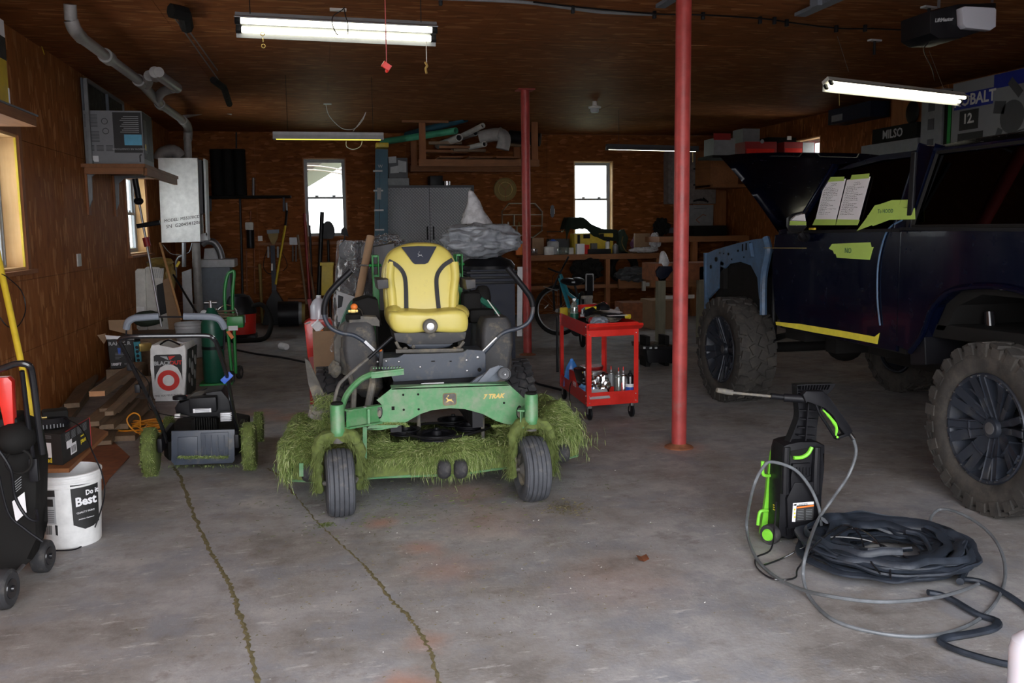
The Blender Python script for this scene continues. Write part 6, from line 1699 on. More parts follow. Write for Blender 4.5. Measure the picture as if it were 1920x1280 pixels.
obj('side_frame',b_,'grey_light',lambda bm:[prism(bm,[BB(x,y,Yb2+.05)for x,y in q],(0,.3,0))for q in (((381,297),(385,298),(389,440),(386,443)),((370,440),(388,436),(390,450),(374,452)))],smooth=False)
obj('side_duct',b_,'grey_dark',lambda bm:prism(bm,[BB(x,y,Yb2+.08)for x,y in ((370,300),(378,300),(381,400),(374,402))],(0,.2,0)),smooth=False)
text('handwriting',b_,'print_black','MODEL: M55370CD',BB(341,410,Yb2-.003),(1,0,.13),(0,0,1),.056,.0006,shear=.2)
text('handwriting',b_,'print_black','SN  G20454120z',BB(343,421,Yb2-.003),(1,0,.13),(0,0,1),.066,.0006,shear=.2)
obj('gas_pipes',b_,'steel_dull',lambda bm:[tube(bm,[BB(345,455),BB(345,475),BB(345,500)],.03,8),tube(bm,[BB(345,478),BB(335,482),BB(330,490),BB(330,520)],.015,8),tube(bm,[BB(305,458),BB(320,475),BB(340,478)],.006,6,smooth=4),tube(bm,[BB(360,456),BB(355,472),BB(345,476)],.006,6,smooth=4)])
obj('yellow_valve',b_,'yellow',lambda bm:[bar(bm,BB(331,500),BB(337,490),.04,.03)])
# PVC vent pipes
pv=root('vent_pipe','grey white plastic vent pipe running along the left ceiling','pipe',(-1.7,10,2.95))
ZP=2.93
pts=[P(131,8,Z=3.08),P(133,38,Z=2.98),P(140,55,Z=ZP),P(152,70,Z=ZP),P(200,106,Z=ZP),P(262,152,Z=ZP),P(300,195,Z=ZP),P(342,225,Z=ZP)]
obj('pipe',pv,'pvc',lambda bm:tube(bm,pts[:2],.042,16)) 
obj('elbow',pv,'pvc',lambda bm:tube(bm,pts[1:4],.048,16,smooth=5))
obj('pipe',pv,'pvc',lambda bm:tube(bm,pts[3:6],.042,16))
obj('pipe',pv,'pvc',lambda bm:tube(bm,pts[5:],.046,16))
for (a,b)in ((pts[4],pts[3]),(pts[5],pts[4]),(pts[6],pts[5])):
    d=(b-a).normalized();c=a
    obj('collar',pv,'pvc',lambda bm:cyl(bm,c-d*.1,c+d*.06,.058,n=18))
obj('tee_branch',pv,'pvc',lambda bm:[tube(bm,[P(275,158,Z=ZP),P(280,142,Z=ZP+.02)],.05,14),tube(bm,[P(292,145,Z=ZP),P(298,135,Z=ZP)],.045,12),tube(bm,[P(290,135,Z=ZP),P(332,165,Z=ZP)],.05,14),tube(bm,[P(295,185,Z=ZP),P(305,172,Z=ZP),P(325,166,Z=ZP)],.045,12,smooth=4)])
obj('elbow',pv,'pvc',lambda bm:tube(bm,[P(342,225,Z=ZP),P(352,238,Y=13.6),P(352,262,Y=13.6)],.06,14,smooth=4))
obj('pipe',pv,'pvc',lambda bm:tube(bm,[P(351,250,Y=13.6),P(353,298,Y=13.6)],.052,14))
obj('pipe',pv,'pvc',lambda bm:tube(bm,[P(367,455,Y=13.45),P(373,575,Y=13.45)],.058,16))
obj('flange',pv,'pvc',lambda bm:cyl(bm,P(372,570,Y=13.45),P(372,600,Y=13.45),.075,n=16))
obj('side_run',pv,'pvc',lambda bm:[tube(bm,[P(345,218,Y=13.4),P(405,204,Y=13.2),P(435,212,Y=13.2)],.03,10),box(bm,P(402,203,Y=13.2),(.12,.06,.06))])
o=obj('flue_elbow',None,'pvc',lambda bm:tube(bm,[P(300,300,Y=13.6),P(305,288,Y=13.6),P(325,283,Y=13.6),P(340,296,Y=13.6)],.09,14,smooth=4));tag(o,'fat white flue bend on top of the boiler','pipe')
# ceiling conduits, cables on the left
o=obj('ceiling_tracks',None,'steel_dull',lambda bm:[tube(bm,[P(325,30,Z=3.06),P(410,150,Z=3.06)],.006,6),tube(bm,[P(345,45,Z=3.06),P(408,132,Z=3.06)],.006,6)],kind='stuff');tag(o,'pair of thin steel wires strung under the left ceiling','wire',kind='stuff')
o=obj('yellow_cable',None,'yellow',lambda bm:[tube(bm,[P(10,0,X=-2.28),P(50,40,X=-2.28),P(75,80,X=-2.28),P(83,102,X=-2.28)],.004,6,smooth=4),tube(bm,[P(42,0,X=-2.27),P(50,20,X=-2.27),P(48,40,X=-2.27)],.004,6,smooth=4)]);tag(o,'yellow cable stapled to the upper left wall','cable')
o=obj('grey_cable',None,'off_white',lambda bm:tube(bm,[P(10,5,X=-2.285),P(60,55,X=-2.285),P(100,85,X=-2.285),P(135,115,X=-2.285)],.0035,6,smooth=4));tag(o,'pale cable running down the upper left wall','cable')
o=obj('brown_ceiling_duct',None,'black_matte',lambda bm:[tube(bm,[P(320,20,Z=3.04),P(345,25,Z=3.04),P(350,50,Z=3.04)],.05,8),tube(bm,[P(400,150,Z=3.0),P(420,165,Z=3.0),P(430,195,Z=2.95)],.035,8)],kind='stuff');tag(o,'dark track hardware hanging under the left ceiling','track',kind='stuff')
# shelf with air conditioner box and screens ----------------------------------------------
sx1=-1.70
sh=root('wall_shelf','wooden wall shelf on two grey brackets holding the air conditioner box','shelf',(-2.0,10.8,2.15))
obj('shelf_board',sh,'stain_y',lambda bm:boxmm(bm,(XL+.001,9.8,2.165),(sx1,12.0,2.20)),smooth=False)
obj('front_rail',sh,'stain_x',lambda bm:boxmm(bm,(XL+.03,9.82,2.10),(sx1-.02,9.86,2.164)),smooth=False)
obj('edge_rail',sh,'stain_y',lambda bm:boxmm(bm,(sx1-.04,9.9,2.09),(sx1-.001,11.9,2.164)),smooth=False)
for y in (9.95,11.2):
    obj('bracket',sh,'grey_mid',lambda bm:[prism(bm,[(XL+.02,y,1.78),(XL+.05,y,1.85),(XL+.06,y,2.08),(XL+.12,y,2.13),(-1.95,y,2.14),(-1.95,y,2.164),(XL+.02,y,2.164)],(0,.03,0))],smooth=False)
    obj('cleat',sh,'stain_z',lambda bm:boxmm(bm,(XL+.001,y-.03,1.70),(XL+.02,y+.07,2.164)),smooth=False)
zS=2.2005
ab=Vector((P(162,300,Z=zS).x,9.93,zS)); 
YA=9.93
ac=root('air_conditioner_box','upside-down air conditioner carton on the wall shelf','box',(-1.95,YA+.3,zS))
x0a,x1a=P(160,290,Y=YA).x,P(270,290,Y=YA).x;z1a=P(200,207,Y=YA).z
obj('carton',ac,'box_dim',lambda bm:boxmm(bm,(x0a,YA,zS),(x1a,YA+.55,z1a),.004),smooth=False)
def af(u,v,o_=.0):return Vector((x0a+(x1a-x0a)*u,YA-o_,zS+(z1a-zS)*v))
def aq(nm,mat,u0,v0,u1,v1,lab=None):return obj(nm,ac,mat,lambda bm:prism(bm,[af(u0,v0),af(u1,v0),af(u1,v1),af(u0,v1)],(0,-.002 if nm!='blue_picture' and not (u0>.6 and v0>.5)else -.005,0)),smooth=False,label=lab)
aq('black_panel','print_black',.50,.22,.985,.97)
aqb=aq('blue_picture','print_blue',.68,.36,.98,.56)
for k in range(10):aq('vent_print','grey_dark',.02,.70+.024*k,.24,.711+.024*k)
for k in range(8):aq('vent_print','grey_dark',.04,.42+.026*k,.26,.432+.026*k)
for k in range(5):
    for j in range(3):aq('vent_print','grey_dark',.04+.16*j,.25+.024*k,.16+.16*j,.262+.024*k)
for (u,v)in ((.36,.80),(.37,.62)):
    c=af(u,v,.001);obj('dial_print',ac,'grey_dark',lambda bm:torus(bm,c,(0,-1,0),.028,.003,20,4))
for k in range(9):aq('print_line','grey_light',.62+.03*(k%3),.60+.036*k,.94,.608+.036*k)
text('lettering',ac,'grey_light','WINDOW AIR CONDITIONER',af(.76,.29,.004),(-1,0,0),(0,0,-1),.024,.0005)
text('lettering',ac,'print_black','J',af(.93,.11,.001),(-1,0,0),(0,0,-1),.08,.0006,bold=.003)
aq('barcode_label','paper',.06,.05,.22,.16)
obj('end_panel',ac,'print_black',lambda bm:boxmm(bm,(x1a,YA+.01,zS+.06),(x1a+.003,YA+.54,z1a-.01)),smooth=False)
obj('energy_label',ac,'grey_dark',lambda bm:boxmm(bm,(x1a+.003,YA+.05,zS+.12),(x1a+.004,YA+.2,z1a-.08)),smooth=False)
obj('yellow_sticker',ac,'yellow',lambda bm:boxmm(bm,(x1a+.004,YA+.07,zS+.15),(x1a+.005,YA+.13,zS+.21)),smooth=False)
o=root('window_screen','framed dark window screens leaning on the left wall above the shelf','screen',(-2.25,10.3,zS))
yA,yB_=P(147,300,X=-2.24).y,12.0
def scr(bm):
    a=Vector((-2.22,9.87,zS));z1=3.02
    for r in (((-2.22,9.87,zS),(-2.22,9.87,z1)),((-2.22,9.87,z1),(-2.22,11.6,z1)),((-2.22,11.6,z1),(-2.22,11.6,zS)),((-2.22,9.87,zS+.02),(-2.22,11.6,zS+.02))):bar(bm,r[0],r[1],.035,.035)
obj('frame',o,'grey_mid',scr,smooth=False)
obj('mesh',o,'black',lambda bm:boxmm(bm,(-2.225,9.89,zS+.02),(-2.22,11.58,3.0)),smooth=False)
obj('second_frame',o,'blue_grey',lambda bm:[bar(bm,(-2.27,9.95,zS),(-2.27,9.95,3.05),.02,.03),bar(bm,(-2.2,10.7,zS),(-2.2,10.7,3.0),.03,.01)],smooth=False)
# near shelf at top left
o=root('wall_shelf','short wooden shelf with grey edge at the upper left corner','shelf',(-2.1,7.0,2.4))
e1,e2=P(70,222,X=-1.98),P(-40,195,X=-1.98)
zt1=2.37
obj('shelf_board',o,'stain_y',lambda bm:boxmm(bm,(XL+.001,5.6,zt1-.085),(-1.98,7.26,zt1-.012)),smooth=False)
obj('grey_edge',o,'blue_grey',lambda bm:boxmm(bm,(XL+.001,5.6,zt1-.012),(-1.97,7.28,zt1)),smooth=False)
o=root('yellow_tool_box','yellow and black carton on the upper left shelf','box',(-2.1,6.6,zt1+.001))
ye=P(18,190,X=-2.02).y
obj('carton',o,'yellow',lambda bm:boxmm(bm,(-2.26,ye-.8,zt1+.001),(-2.02,ye,zt1+.30)),smooth=False)
obj('black_band',o,'print_black',lambda bm:boxmm(bm,(-2.262,ye-.8,zt1+.30),(-2.018,ye+.002,zt1+.45)),smooth=False)
obj('white_corner',o,'paper',lambda bm:boxmm(bm,(-2.262,ye-.8,zt1+.45),(-2.018,ye+.002,zt1+.56)),smooth=False)
obj('white_stripe',o,'paper',lambda bm:boxmm(bm,(-2.018,ye-.02,zt1+.001),(-2.015,ye+.001,zt1+.12)),smooth=False)
o=obj('wall_outlet',None,'off_white',lambda bm:boxmm(bm,(XL,P(147,487,X=XL).y-.07,1.20),(XL+.012,P(147,487,X=XL).y+.07,1.32),.003));tag(o,'white wall outlet plate on the left wall','outlet')
# tools leaning at the left corner --------------------------------------------------------
st=root('string_trimmer','string trimmer with silver shaft leaning before the far left window','trimmer',P(300,600,Y=10.3))
def S(x,y,Y=10.2):return P(x,y,Y=Y)
obj('shaft',st,'steel',lambda bm:cyl(bm,S(260,375),S(303,612),.012,n=10))
obj('grip_sleeve',st,'black',lambda bm:[cyl(bm,S(253,335),S(260,372),.03,n=12),sphere(bm,S(260,377),(.05,.05,.04),12)])
obj('loop_handle',st,'black',lambda bm:[tube(bm,[S(257,424),S(275,421),S(300,417)],.025,10),])
obj('red_clamp',st,'red_dark',lambda bm:[cyl(bm,S(273,445),S(277,462),.035,n=12)])
o=obj('broom_pole',None,'pine_y',lambda bm:cyl(bm,P(300,455,Y=11.0),P(340,600,Y=10.6),.014,n=10));tag(o,'brown wooden broom handle leaning beside the wall heater','broom')
o=obj('black_rod',None,'black',lambda bm:cyl(bm,P(325,515,Y=11.0),P(386,615,Y=10.3),.012,n=8));tag(o,'black rod leaning before the grey pipe','rod')
o=obj('cardboard_strip',None,'cardboard',lambda bm:prism(bm,[P(x,y,Y=11.2)for x,y in ((305,525),(318,520),(345,628),(318,630))],(0,.03,0)),smooth=False);tag(o,'tall brown cardboard strip beside the heater','cardboard')
o=obj('white_sheet',None,'grey_light',lambda bm:prism(bm,[P(x,y,Y=12.2)for x,y in ((341,510),(358,504),(362,600),(344,600))],(0,.05,0)),smooth=False);tag(o,'grey white panel standing behind the black rod','panel')
o=obj('yellow_glove',None,'gold_dark',lambda bm:[blob(bm,P(300,492,Y=11.3),(.14,.08,.06),2,.4,2,3),blob(bm,P(318,520,Y=11.3),(.07,.06,.16),3,.4,2,3)]);tag(o,'dark yellow work cloth draped over the heater corner','cloth')
for k,(x,y)in enumerate(((352,628),(352,606))):
    c=P(352,632,Y=9.9);c.z=.16+.0 if k==0 else .3
o=obj('white_bucket',None,'grey_light',lambda bm:[lathe(bm,[(.12,0),(.15,.30),(.155,.31),(.15,.33),(.156,.34),(.15,.36),(.145,.30)],(P(358,640,Y=9.9).x,9.9,.22),n=24)]);tag(o,'grey white bucket behind the archery target','bucket')
o=obj('bucket_stand',None,'lumber_y',lambda bm:box(bm,(P(358,640,Y=9.9).x,9.9,.11),(.35,.35,.219)),smooth=False);tag(o,'low wooden crate under the grey bucket','crate')
o=obj('work_hat',None,'blanket',lambda bm:blob(bm,P(275,597,Y=10.8),(.17,.12,.09),4,.2,1.5,3));tag(o,'olive green cap on the things before the heater','cap')
o=obj('storage_bench',None,'lumber_y',lambda bm:boxmm(bm,(-2.25,10.35,0),(-1.4,11.25,.38)),smooth=False);tag(o,'dark wooden bench under the olive cap','bench')
# green compressed gas tank and its hand cart
tc=P(402,722);tc=Vector((tc.x,tc.y+.05,0))
tk=root('gas_cylinder','dark green gas cylinder standing on the hand cart plate','cylinder',tc)
r_=.105
obj('tank',tk,'green_dark',lambda bm:lathe(bm,[(r_*.9,.03),(r_,.05),(r_,.60),(r_*.8,.69),(r_*.4,.75),(.03,.77)],tc,n=28))
obj('valve',tk,'steel',lambda bm:[cyl(bm,tc+Vector((0,0,.77)),tc+Vector((0,0,.84)),.02),cyl(bm,tc+Vector((-.06,0,.82)),tc+Vector((.06,0,.82)),.015)])
obj('black_band',tk,'black',lambda bm:lathe(bm,[(r_+.003,.36),(r_+.003,.39)],tc,n=28))
for (x,y)in ((383,587),(394,586)):
    c=P(x,y,Y=tc.y);obj('gauge',tk,'grey_light',lambda bm:lathe(bm,[(.035,0),(.035,.03),(.03,.033)],c,(0,-1,0),20))
hc=root('hand_cart','bright green steel two-wheel cylinder cart with coiled brown hose','cart',(tc.x+.15,tc.y+.1,0))
def HC(x,y,Y=tc.y+.05):return P(x,y,Y=Y)
obj('frame_tube',hc,'green',lambda bm:tube(bm,[HC(436,720),HC(430,650),HC(421,560),HC(426,518),HC(434,509),HC(439,513),HC(436,560),HC(440,640),HC(442,700)],.016,10,smooth=4))
obj('toe_plate',hc,'green',lambda bm:boxmm(bm,(tc.x-.13,tc.y-.13,.008),(tc.x+.18,tc.y+.14,.028)),smooth=False)
obj('tool_tray',hc,'green',lambda bm:[boxmm(bm,(HC(428,615).x,tc.y-.05,HC(0,627).z),(HC(458,615).x,tc.y+.15,HC(0,605).z),.006)])
obj('white_tag',hc,'paper',lambda bm:box(bm,HC(437,615,tc.y-.055),(.09,.004,.045)),smooth=False)
obj('orange_tag',hc,'orange',lambda bm:prism(bm,[HC(x,y,tc.y-.06)for x,y in ((424,622),(430,620),(439,632),(434,636))],(0,.006,0)),smooth=False)
for (x,y,r2)in ((434,713,.065),(449,694,.07)):
    c=P(x,y,Y=tc.y+(.0 if x<440 else .3));c.z=r2
    w_=obj('wheel',hc,'rubber',lambda bm:lathe(bm,[(r2*.6,-.02),(r2*.95,-.018),(r2,0),(r2*.95,.018),(r2*.6,.02)],c,(1,-.25,0),26,closed=True))
    obj('hubcap',w_,'chrome',lambda bm:lathe(bm,[(r2*.6,-.015),(r2*.6,.015),(r2*.3,.02),(0,.02)],c,(1,-.25,0),20))
hs=root('brown_hose','brown hose wound around the green cart above its tray','hose',HC(425,610))
def wound(bm):
    for k in range(9):
        c=HC(424,583+3.6*k,tc.y+.06)
        torus(bm,c,(.1*math.sin(k),.1*math.cos(k*2),1),.10-.0035*abs(k-4),.009,20,6)
obj('windings',hs,'rope',wound)
obj('torch_fittings',hs,'chrome',lambda bm:[tube(bm,[HC(400,590),HC(412,578),HC(425,572),HC(440,578),HC(445,592)],.010,8,smooth=3),tube(bm,[HC(407,600),HC(405,578)],.008,6),tube(bm,[HC(430,580),HC(437,590)],.012,6)])
hose_floor=obj('black_hose',None,'black',lambda bm:tube(bm,[P(440,655,Z=.02),P(480,663,Z=.015),P(530,670,Z=.015),P(580,680,Z=.015),P(640,690,Z=.015),P(800,705,Z=.015),P(980,712,Z=.015),P(1010,720,Z=.015),P(1058,732,Z=.015)],.012,8,smooth=5))
tag(hose_floor,'black hose crossing the floor behind the ride-on mower','hose')
# shop vacuum, bin --------------------------------------------------------------------------
vc=P(450,642);vc.y+=.25;vc=Vector((P(452,620,Y=vc.y).x,vc.y,0))
v_=root('shop_vacuum','red and black shop vacuum with thick black hose','vacuum',vc)
obj('drum',v_,'red',lambda bm:lathe(bm,[(.17,.08),(.20,.1),(.215,.36),(.22,.38)],vc,n=32))
obj('head',v_,'black',lambda bm:lathe(bm,[(.225,.38),(.225,.42),(.2,.50),(.14,.62),(.06,.65)],vc,n=28))
obj('base',v_,'black',lambda bm:[box(bm,vc+Vector((x,y,.05)),(.12,.12,.08),bev=.02)for x in (-.15,.15)for y in (-.15,.15)]+[lathe(bm,[(.19,.05),(.2,.1)],vc,n=24)])
obj('label',v_,'grey_light',lambda bm:box(bm,vc+Vector((.05,-.217,.32)),(.07,.004,.10)),smooth=False)
obj('latch',v_,'black',lambda bm:box(bm,vc+Vector((-.04,-.215,.37)),(.05,.02,.05),bev=.004))
obj('vacuum_hose',v_,'black_matte',lambda bm:tube(bm,[vc+Vector((.1,-.1,.45)),vc+Vector((.3,-.1,.5)),vc+Vector((.42,-.15,.3)),vc+Vector((.35,-.25,.06)),vc+Vector((.1,-.32,.035)),vc+Vector((-.1,-.3,.035))],.033,12,smooth=6))
gcn=Vector((P(410,600,Y=14.3).x,14.3,0))
g_=root('trash_bin','grey wheeled trash bin with pale rim in the back left corner','bin',gcn)
zt_,zt2=P(410,500,Y=14.3).z,P(410,462,Y=14.3).z
obj('bin_body',g_,'blue_grey',lambda bm:prism(bm,[(gcn.x-.26,14.05,.02),(gcn.x+.22,14.05,.02),(gcn.x+.22,14.5,.02),(gcn.x-.26,14.5,.02)],(0,0,zt_-.02)),smooth=False)
obj('rim',g_,'grey_light',lambda bm:boxmm(bm,(gcn.x-.30,14.0,zt_),(gcn.x+.3,14.55,zt_+.12),.02))
obj('lid',g_,'grey_light',lambda bm:prism(bm,[P(x,y,Y=14.2)for x,y in ((381,490),(383,466),(404,464),(414,490))],(0,.3,0),.02))
o=obj('flex_duct',None,'steel_dull',lambda bm:[tube(bm,[P(378,458,Y=14.0),P(388,452,Y=14.0),P(402,455,Y=14.0),P(412,470,Y=14.0),P(416,485,Y=14.0)],.05,12,smooth=5)]);tag(o,'grey flexible duct bending over the trash bin','duct')
o=obj('paper_cup',None,'white',lambda bm:cyl(bm,P(527,648,Z=.05),P(537,650,Z=.05),.045,.04,n=16));tag(o,'small white cup lying on the floor behind the mower','cup')
# ================================================================== ceiling lights
def strip_light(name,label,a,b,w,tubes,mat,housing,tilt=0.0,lab_w=None):
    """fluorescent fixture between end points a and b"""
    a,b=Vector(a),Vector(b);d=(b-a).normalized();s=Vector((-d.y,d.x,0)).normalized()
    s=(Matrix.Rotation(tilt,3,d)@s)
    up=d.cross(s)*-1
    if up.z<0:up=-up
    c=(a+b)/2
    r=root(name,label,'light',c)
    def hou(bm):
        prof=[(-w/2,-.01),(-w*.28,.035),(-.03,.045),(.03,.045),(w*.28,.035),(w/2,-.01),(w/2-.004,-.012),(w*.26,.028),(.03,.038),(-.03,.038),(-w*.26,.028),(-w/2+.004,-.012)]
        prism(bm,[a+s*u+up*v for u,v in prof],b-a)
    obj('reflector',r,housing,hou,smooth=False)
    obj('ballast_cover',r,housing,lambda bm:prism(bm,[a+s*u+up*v for u,v in ((-.04,.038),(.04,.038),(.035,.065),(-.035,.065))],b-a),smooth=False)
    for k in range(tubes):
        u=(k-(tubes-1)/2)*w*.42
        obj('tube',r,mat,lambda bm:cyl(bm,a+d*.03+s*u+up*.005,b-d*.03+s*u+up*.005,.016,n=12))
        for q,e in ((a,1),(b,-1)):obj('lamp_holder',r,'black',lambda bm:bar(bm,q+s*u+up*-.012+d*.015*e,q+s*u+up*.03+d*.015*e,.03,.02),smooth=False)
    return r
a1,b1=P(441,48,Y=5.15),P(819,66,Y=5.15)
L1=strip_light('shop_light','bright twin tube shop light hanging nearest above the mower',a1,b1,.15,2,'tube_white','grey_mid',-0.6)
a2,b2=P(512,259,Y=9.9),P(719,261,Y=9.9);b2.z=a2.z-.0
L2_=strip_light('shop_light','shop light with a yellow glowing tube over the back left window',a2,b2,.13,2,'tube_yellow','grey_light')
a3,b3=P(1137,279,Y=12.2),P(1308,283,Y=12.2)
L3=strip_light('shop_light','distant thin shop light behind the near red post',a3,b3,.12,1,'tube_white','grey_dark')
a4,b4=P(1552,160,Z=2.66),P(1808,188,Z=2.66);b4=a4+(b4-a4).normalized()*1.22; 
b4=P(1808,188,Y=a4.y+.62)
L4=strip_light('shop_light','tilted bright shop light hanging above the truck',a4,b4,.14,2,'tube_white','off_white',-0.55)
def chain(label,top,bot,mat='steel',parent=None):
    n_=max(2,int((Vector(top)-Vector(bot)).length/.03));top,bot=Vector(top),Vector(bot)
    def f(bm):
        for k in range(n_):
            c=top+(bot-top)*(k+.5)/n_
            torus(bm,c,(1,0,0)if k%2 else (0,1,0),.010,.0022,8,4)
    return obj('chain',parent,mat,f,kind='stuff')
chain('',P(492,58,Y=5.13),P(494,92,Y=5.13),'brass',parent=L1)
def cordo(name,label,pts,r,mat,cat='cord',smooth=5,parent=None):
    o=obj(name,parent,mat,lambda bm:tube(bm,pts,r,6,smooth=smooth))
    if parent is None:tag(o,label,cat)
    return o
o=L1
obj('pull_string',o,'off_white',lambda bm:tube(bm,[P(799,74,Y=5.13),P(800,118,Y=5.13)],.002,5));obj('knot',o,'brass',lambda bm:[tube(bm,[P(797,116,Y=5.13),P(801,124,Y=5.13),P(798,128,Y=5.13),P(800,138,Y=5.13)],.007,6,smooth=3)])
o=root('door_release_pull','red door release cord with red handle hanging before the shop light','cord',P(723,100,Y=4.6))
obj('string',o,'red_post',lambda bm:tube(bm,[P(721,-30,Y=4.6),P(725,122,Y=4.6)],.0025,6));obj('handle',o,'red',lambda bm:[bar(bm,P(719,120,Y=4.6),P(730,128,Y=4.6),.022,.018,bev=.005),sphere(bm,P(725,133,Y=4.6),(.008,.008,.01),8)])
cordo('black_cord','black cord drooping over the middle of the near shop light',[P(646,14,Y=5.05),P(640,20,Y=5.05),P(625,30,Y=5.05),P(623,45,Y=5.05),P(630,62,Y=5.05),P(634,65,Y=5.06)],.003,'black',parent=L1)
cordo('black_cord','second black cord dropping beside the ceiling plate',[P(645,15,Y=5.06),P(648,30,Y=5.05),P(652,45,Y=5.04),P(652,65,Y=5.06)],.003,'black',parent=L1)
o=obj('junction_plate',None,'off_white',lambda bm:boxmm(bm,P(618,20,Z=ZC)-Vector((0,.05,.015)),P(650,12,Z=ZC)-Vector((0,-.05,.001))));tag(o,'small white ceiling box above the near shop light','plate')
cordo('white_cord','white cord looping from ceiling plate above the yellow light',[P(611,197,Y=9.7),P(616,215,Y=9.7),P(630,232,Y=9.75),P(645,242,Y=9.8),P(665,241,Y=9.85),P(680,225,Y=9.85),P(686,210,Y=9.85),P(680,222,Y=9.85),P(662,246,Y=9.9)],.0035,'off_white',parent=L2_)
cordo('white_cord','yellow lit cord loop under the yellow shop light',[P(649,265,Y=9.9),P(650,275,Y=9.9),P(662,280,Y=9.9),P(675,275,Y=9.9),P(679,265,Y=9.9)],.0035,'off_white',parent=L2_)
o=obj('ceiling_plate',None,'off_white',lambda bm:box(bm,P(614,195,Z=ZC-.006),(.1,.06,.011)));tag(o,'small white ceiling outlet before the back left window','plate')
cordo('pull_string','thin pull string under the distant shop light',[P(1299,285,Y=12.2),P(1299,304,Y=12.2)],.003,'brass',smooth=0,parent=L3)
cordo('pull_string','thin pull string under the tilted shop light',[P(1573,166,Y=7.3),P(1574,198,Y=7.3)],.002,'brass',smooth=0,parent=L4)
cordo('hanging_wire','left suspension wire of the tilted shop light',[P(1570,68,Z=ZC),P(1591,134,Y=a4.y+.1)],.002,'steel','wire',0,L4)
cordo('hanging_wire','right suspension wire of the tilted shop light',[P(1742,95,Z=ZC),P(1770,168,Y=b4.y-.1)],.002,'steel','wire',0,L4)
# ceiling cable with clips
cable=root('ceiling_cable','long pipe and dark cable clipped across the front ceiling','cable',P(1050,10,Z=ZC-.02))
obj('pale_pipe',cable,'grey_mid',lambda bm:tube(bm,[P(800,-4,Z=ZC-.02),P(880,-1,Z=ZC-.02),P(980,4,Z=ZC-.02),P(1060,14,Z=ZC-.02),P(1130,23,Z=ZC-.02),P(1225,27,Z=ZC-.02)],.012,8,smooth=3))
obj('dark_cable',cable,'black',lambda bm:tube(bm,[P(1000,4,Z=ZC-.035),P(1100,15,Z=ZC-.035),P(1225,26,Z=ZC-.035),P(1320,28,Z=ZC-.035),P(1430,35,Z=ZC-.02),P(1480,42,Z=ZC-.02),P(1570,53,Z=ZC-.02),P(1640,54,Z=ZC-.02),P(1740,58,Z=ZC-.02)],.006,6,smooth=3))
for (x,y)in ((826,3),(1074,18),(1227,28),(1318,30),(1425,38),(1452,39),(1475,43),(1568,54),(1622,53)):
    obj('clip',cable,'black',lambda bm:box(bm,P(x,y,Z=ZC-.03),(.025,.03,.055),bev=.006))
# heat detector
dc=P(1115,203,Z=ZC-.09)
o=root('ceiling_sensor','small round white lamp holder on the ceiling between the posts','lamp holder',dc)
obj('base',o,'off_white',lambda bm:lathe(bm,[(.08,.0),(.085,.02),(.03,.035),(.028,.088)],dc,n=20));obj('socket',o,'grey_light',lambda bm:lathe(bm,[(.045,-.055),(.055,-.04),(.058,0)],dc,n=18))
# ceiling hooks on the right
for (x,y,lab)in ((1640,76,'thin white ceiling plate with dark stem left of the opener'),(1742,14,'white ceiling plate with rod in front of the door opener')):
    p=P(x,y,Z=ZC-.008)
    o=root('ceiling_hook',lab,'hook',p);obj('plate',o,'grey_light',lambda bm:box(bm,p,(.12,.05,.014),.2));obj('stem',o,'black',lambda bm:cyl(bm,p,p-Vector((0,0,.12)),.012,n=8))
# garage door opener
oc_=P(1800,46,Z=2.86)
op=root('door_opener','dark garage door opener with white light cover under the ceiling','door opener',oc_)
Yo=5.25
def O(x,y,Y=Yo):return P(x,y,Y=Y)
obj('motor_housing',op,'black',lambda bm:prism(bm,[O(x,y)for x,y in ((1744,20),(1796,8),(1868,5),(1868,50),(1850,55),(1800,72),(1760,72),(1744,62))],(0,.3,0),.008))
obj('light_cover',op,'milky',lambda bm:prism(bm,[O(x,y,Yo-.06)for x,y in ((1804,14),(1810,11),(1866,14),(1869,18),(1868,50),(1858,57),(1812,52),(1806,45))],(0,.06,0),.01))
text('lettering',op,'grey_light','LiftMaster',O(1770,37,Yo-.003),(1,0,.12),(0,0,1),.032,.0005,shear=.2,bold=.001)
obj('hanger_straps',op,'steel_dull',lambda bm:[bar(bm,O(1760,15,Yo+.1),Vector((O(1760,15,Yo+.1).x,Yo+.1,ZC)),.02,.004),bar(bm,O(1860,5,Yo+.1),Vector((O(1860,5,Yo+.1).x,Yo+.1,ZC)),.02,.004)],smooth=False)
obj('wires',op,'black',lambda bm:[tube(bm,[O(1745,60,Yo+.1),O(1740,80,Yo+.1),O(1732,95,Yo+.2),O(1748,130,Yo+.6),O(1752,150,Yo+.8)],.003,6,smooth=4)])
o=obj('steel_strut',None,'blue_grey',lambda bm:[bar(bm,P(1500,28,Z=3.06),P(1590,-12,Z=3.06),.09,.025),box(bm,P(1530,4,Z=3.02),(.035,.1,.06))]);tag(o,'perforated steel angle bar under the front ceiling','strut')
o=obj('steel_strut',None,'blue_grey',lambda bm:[bar(bm,P(1238,12,Z=3.06),P(1270,-8,Z=3.06),.07,.025)]);tag(o,'short steel angle bar left of the near post top','strut')
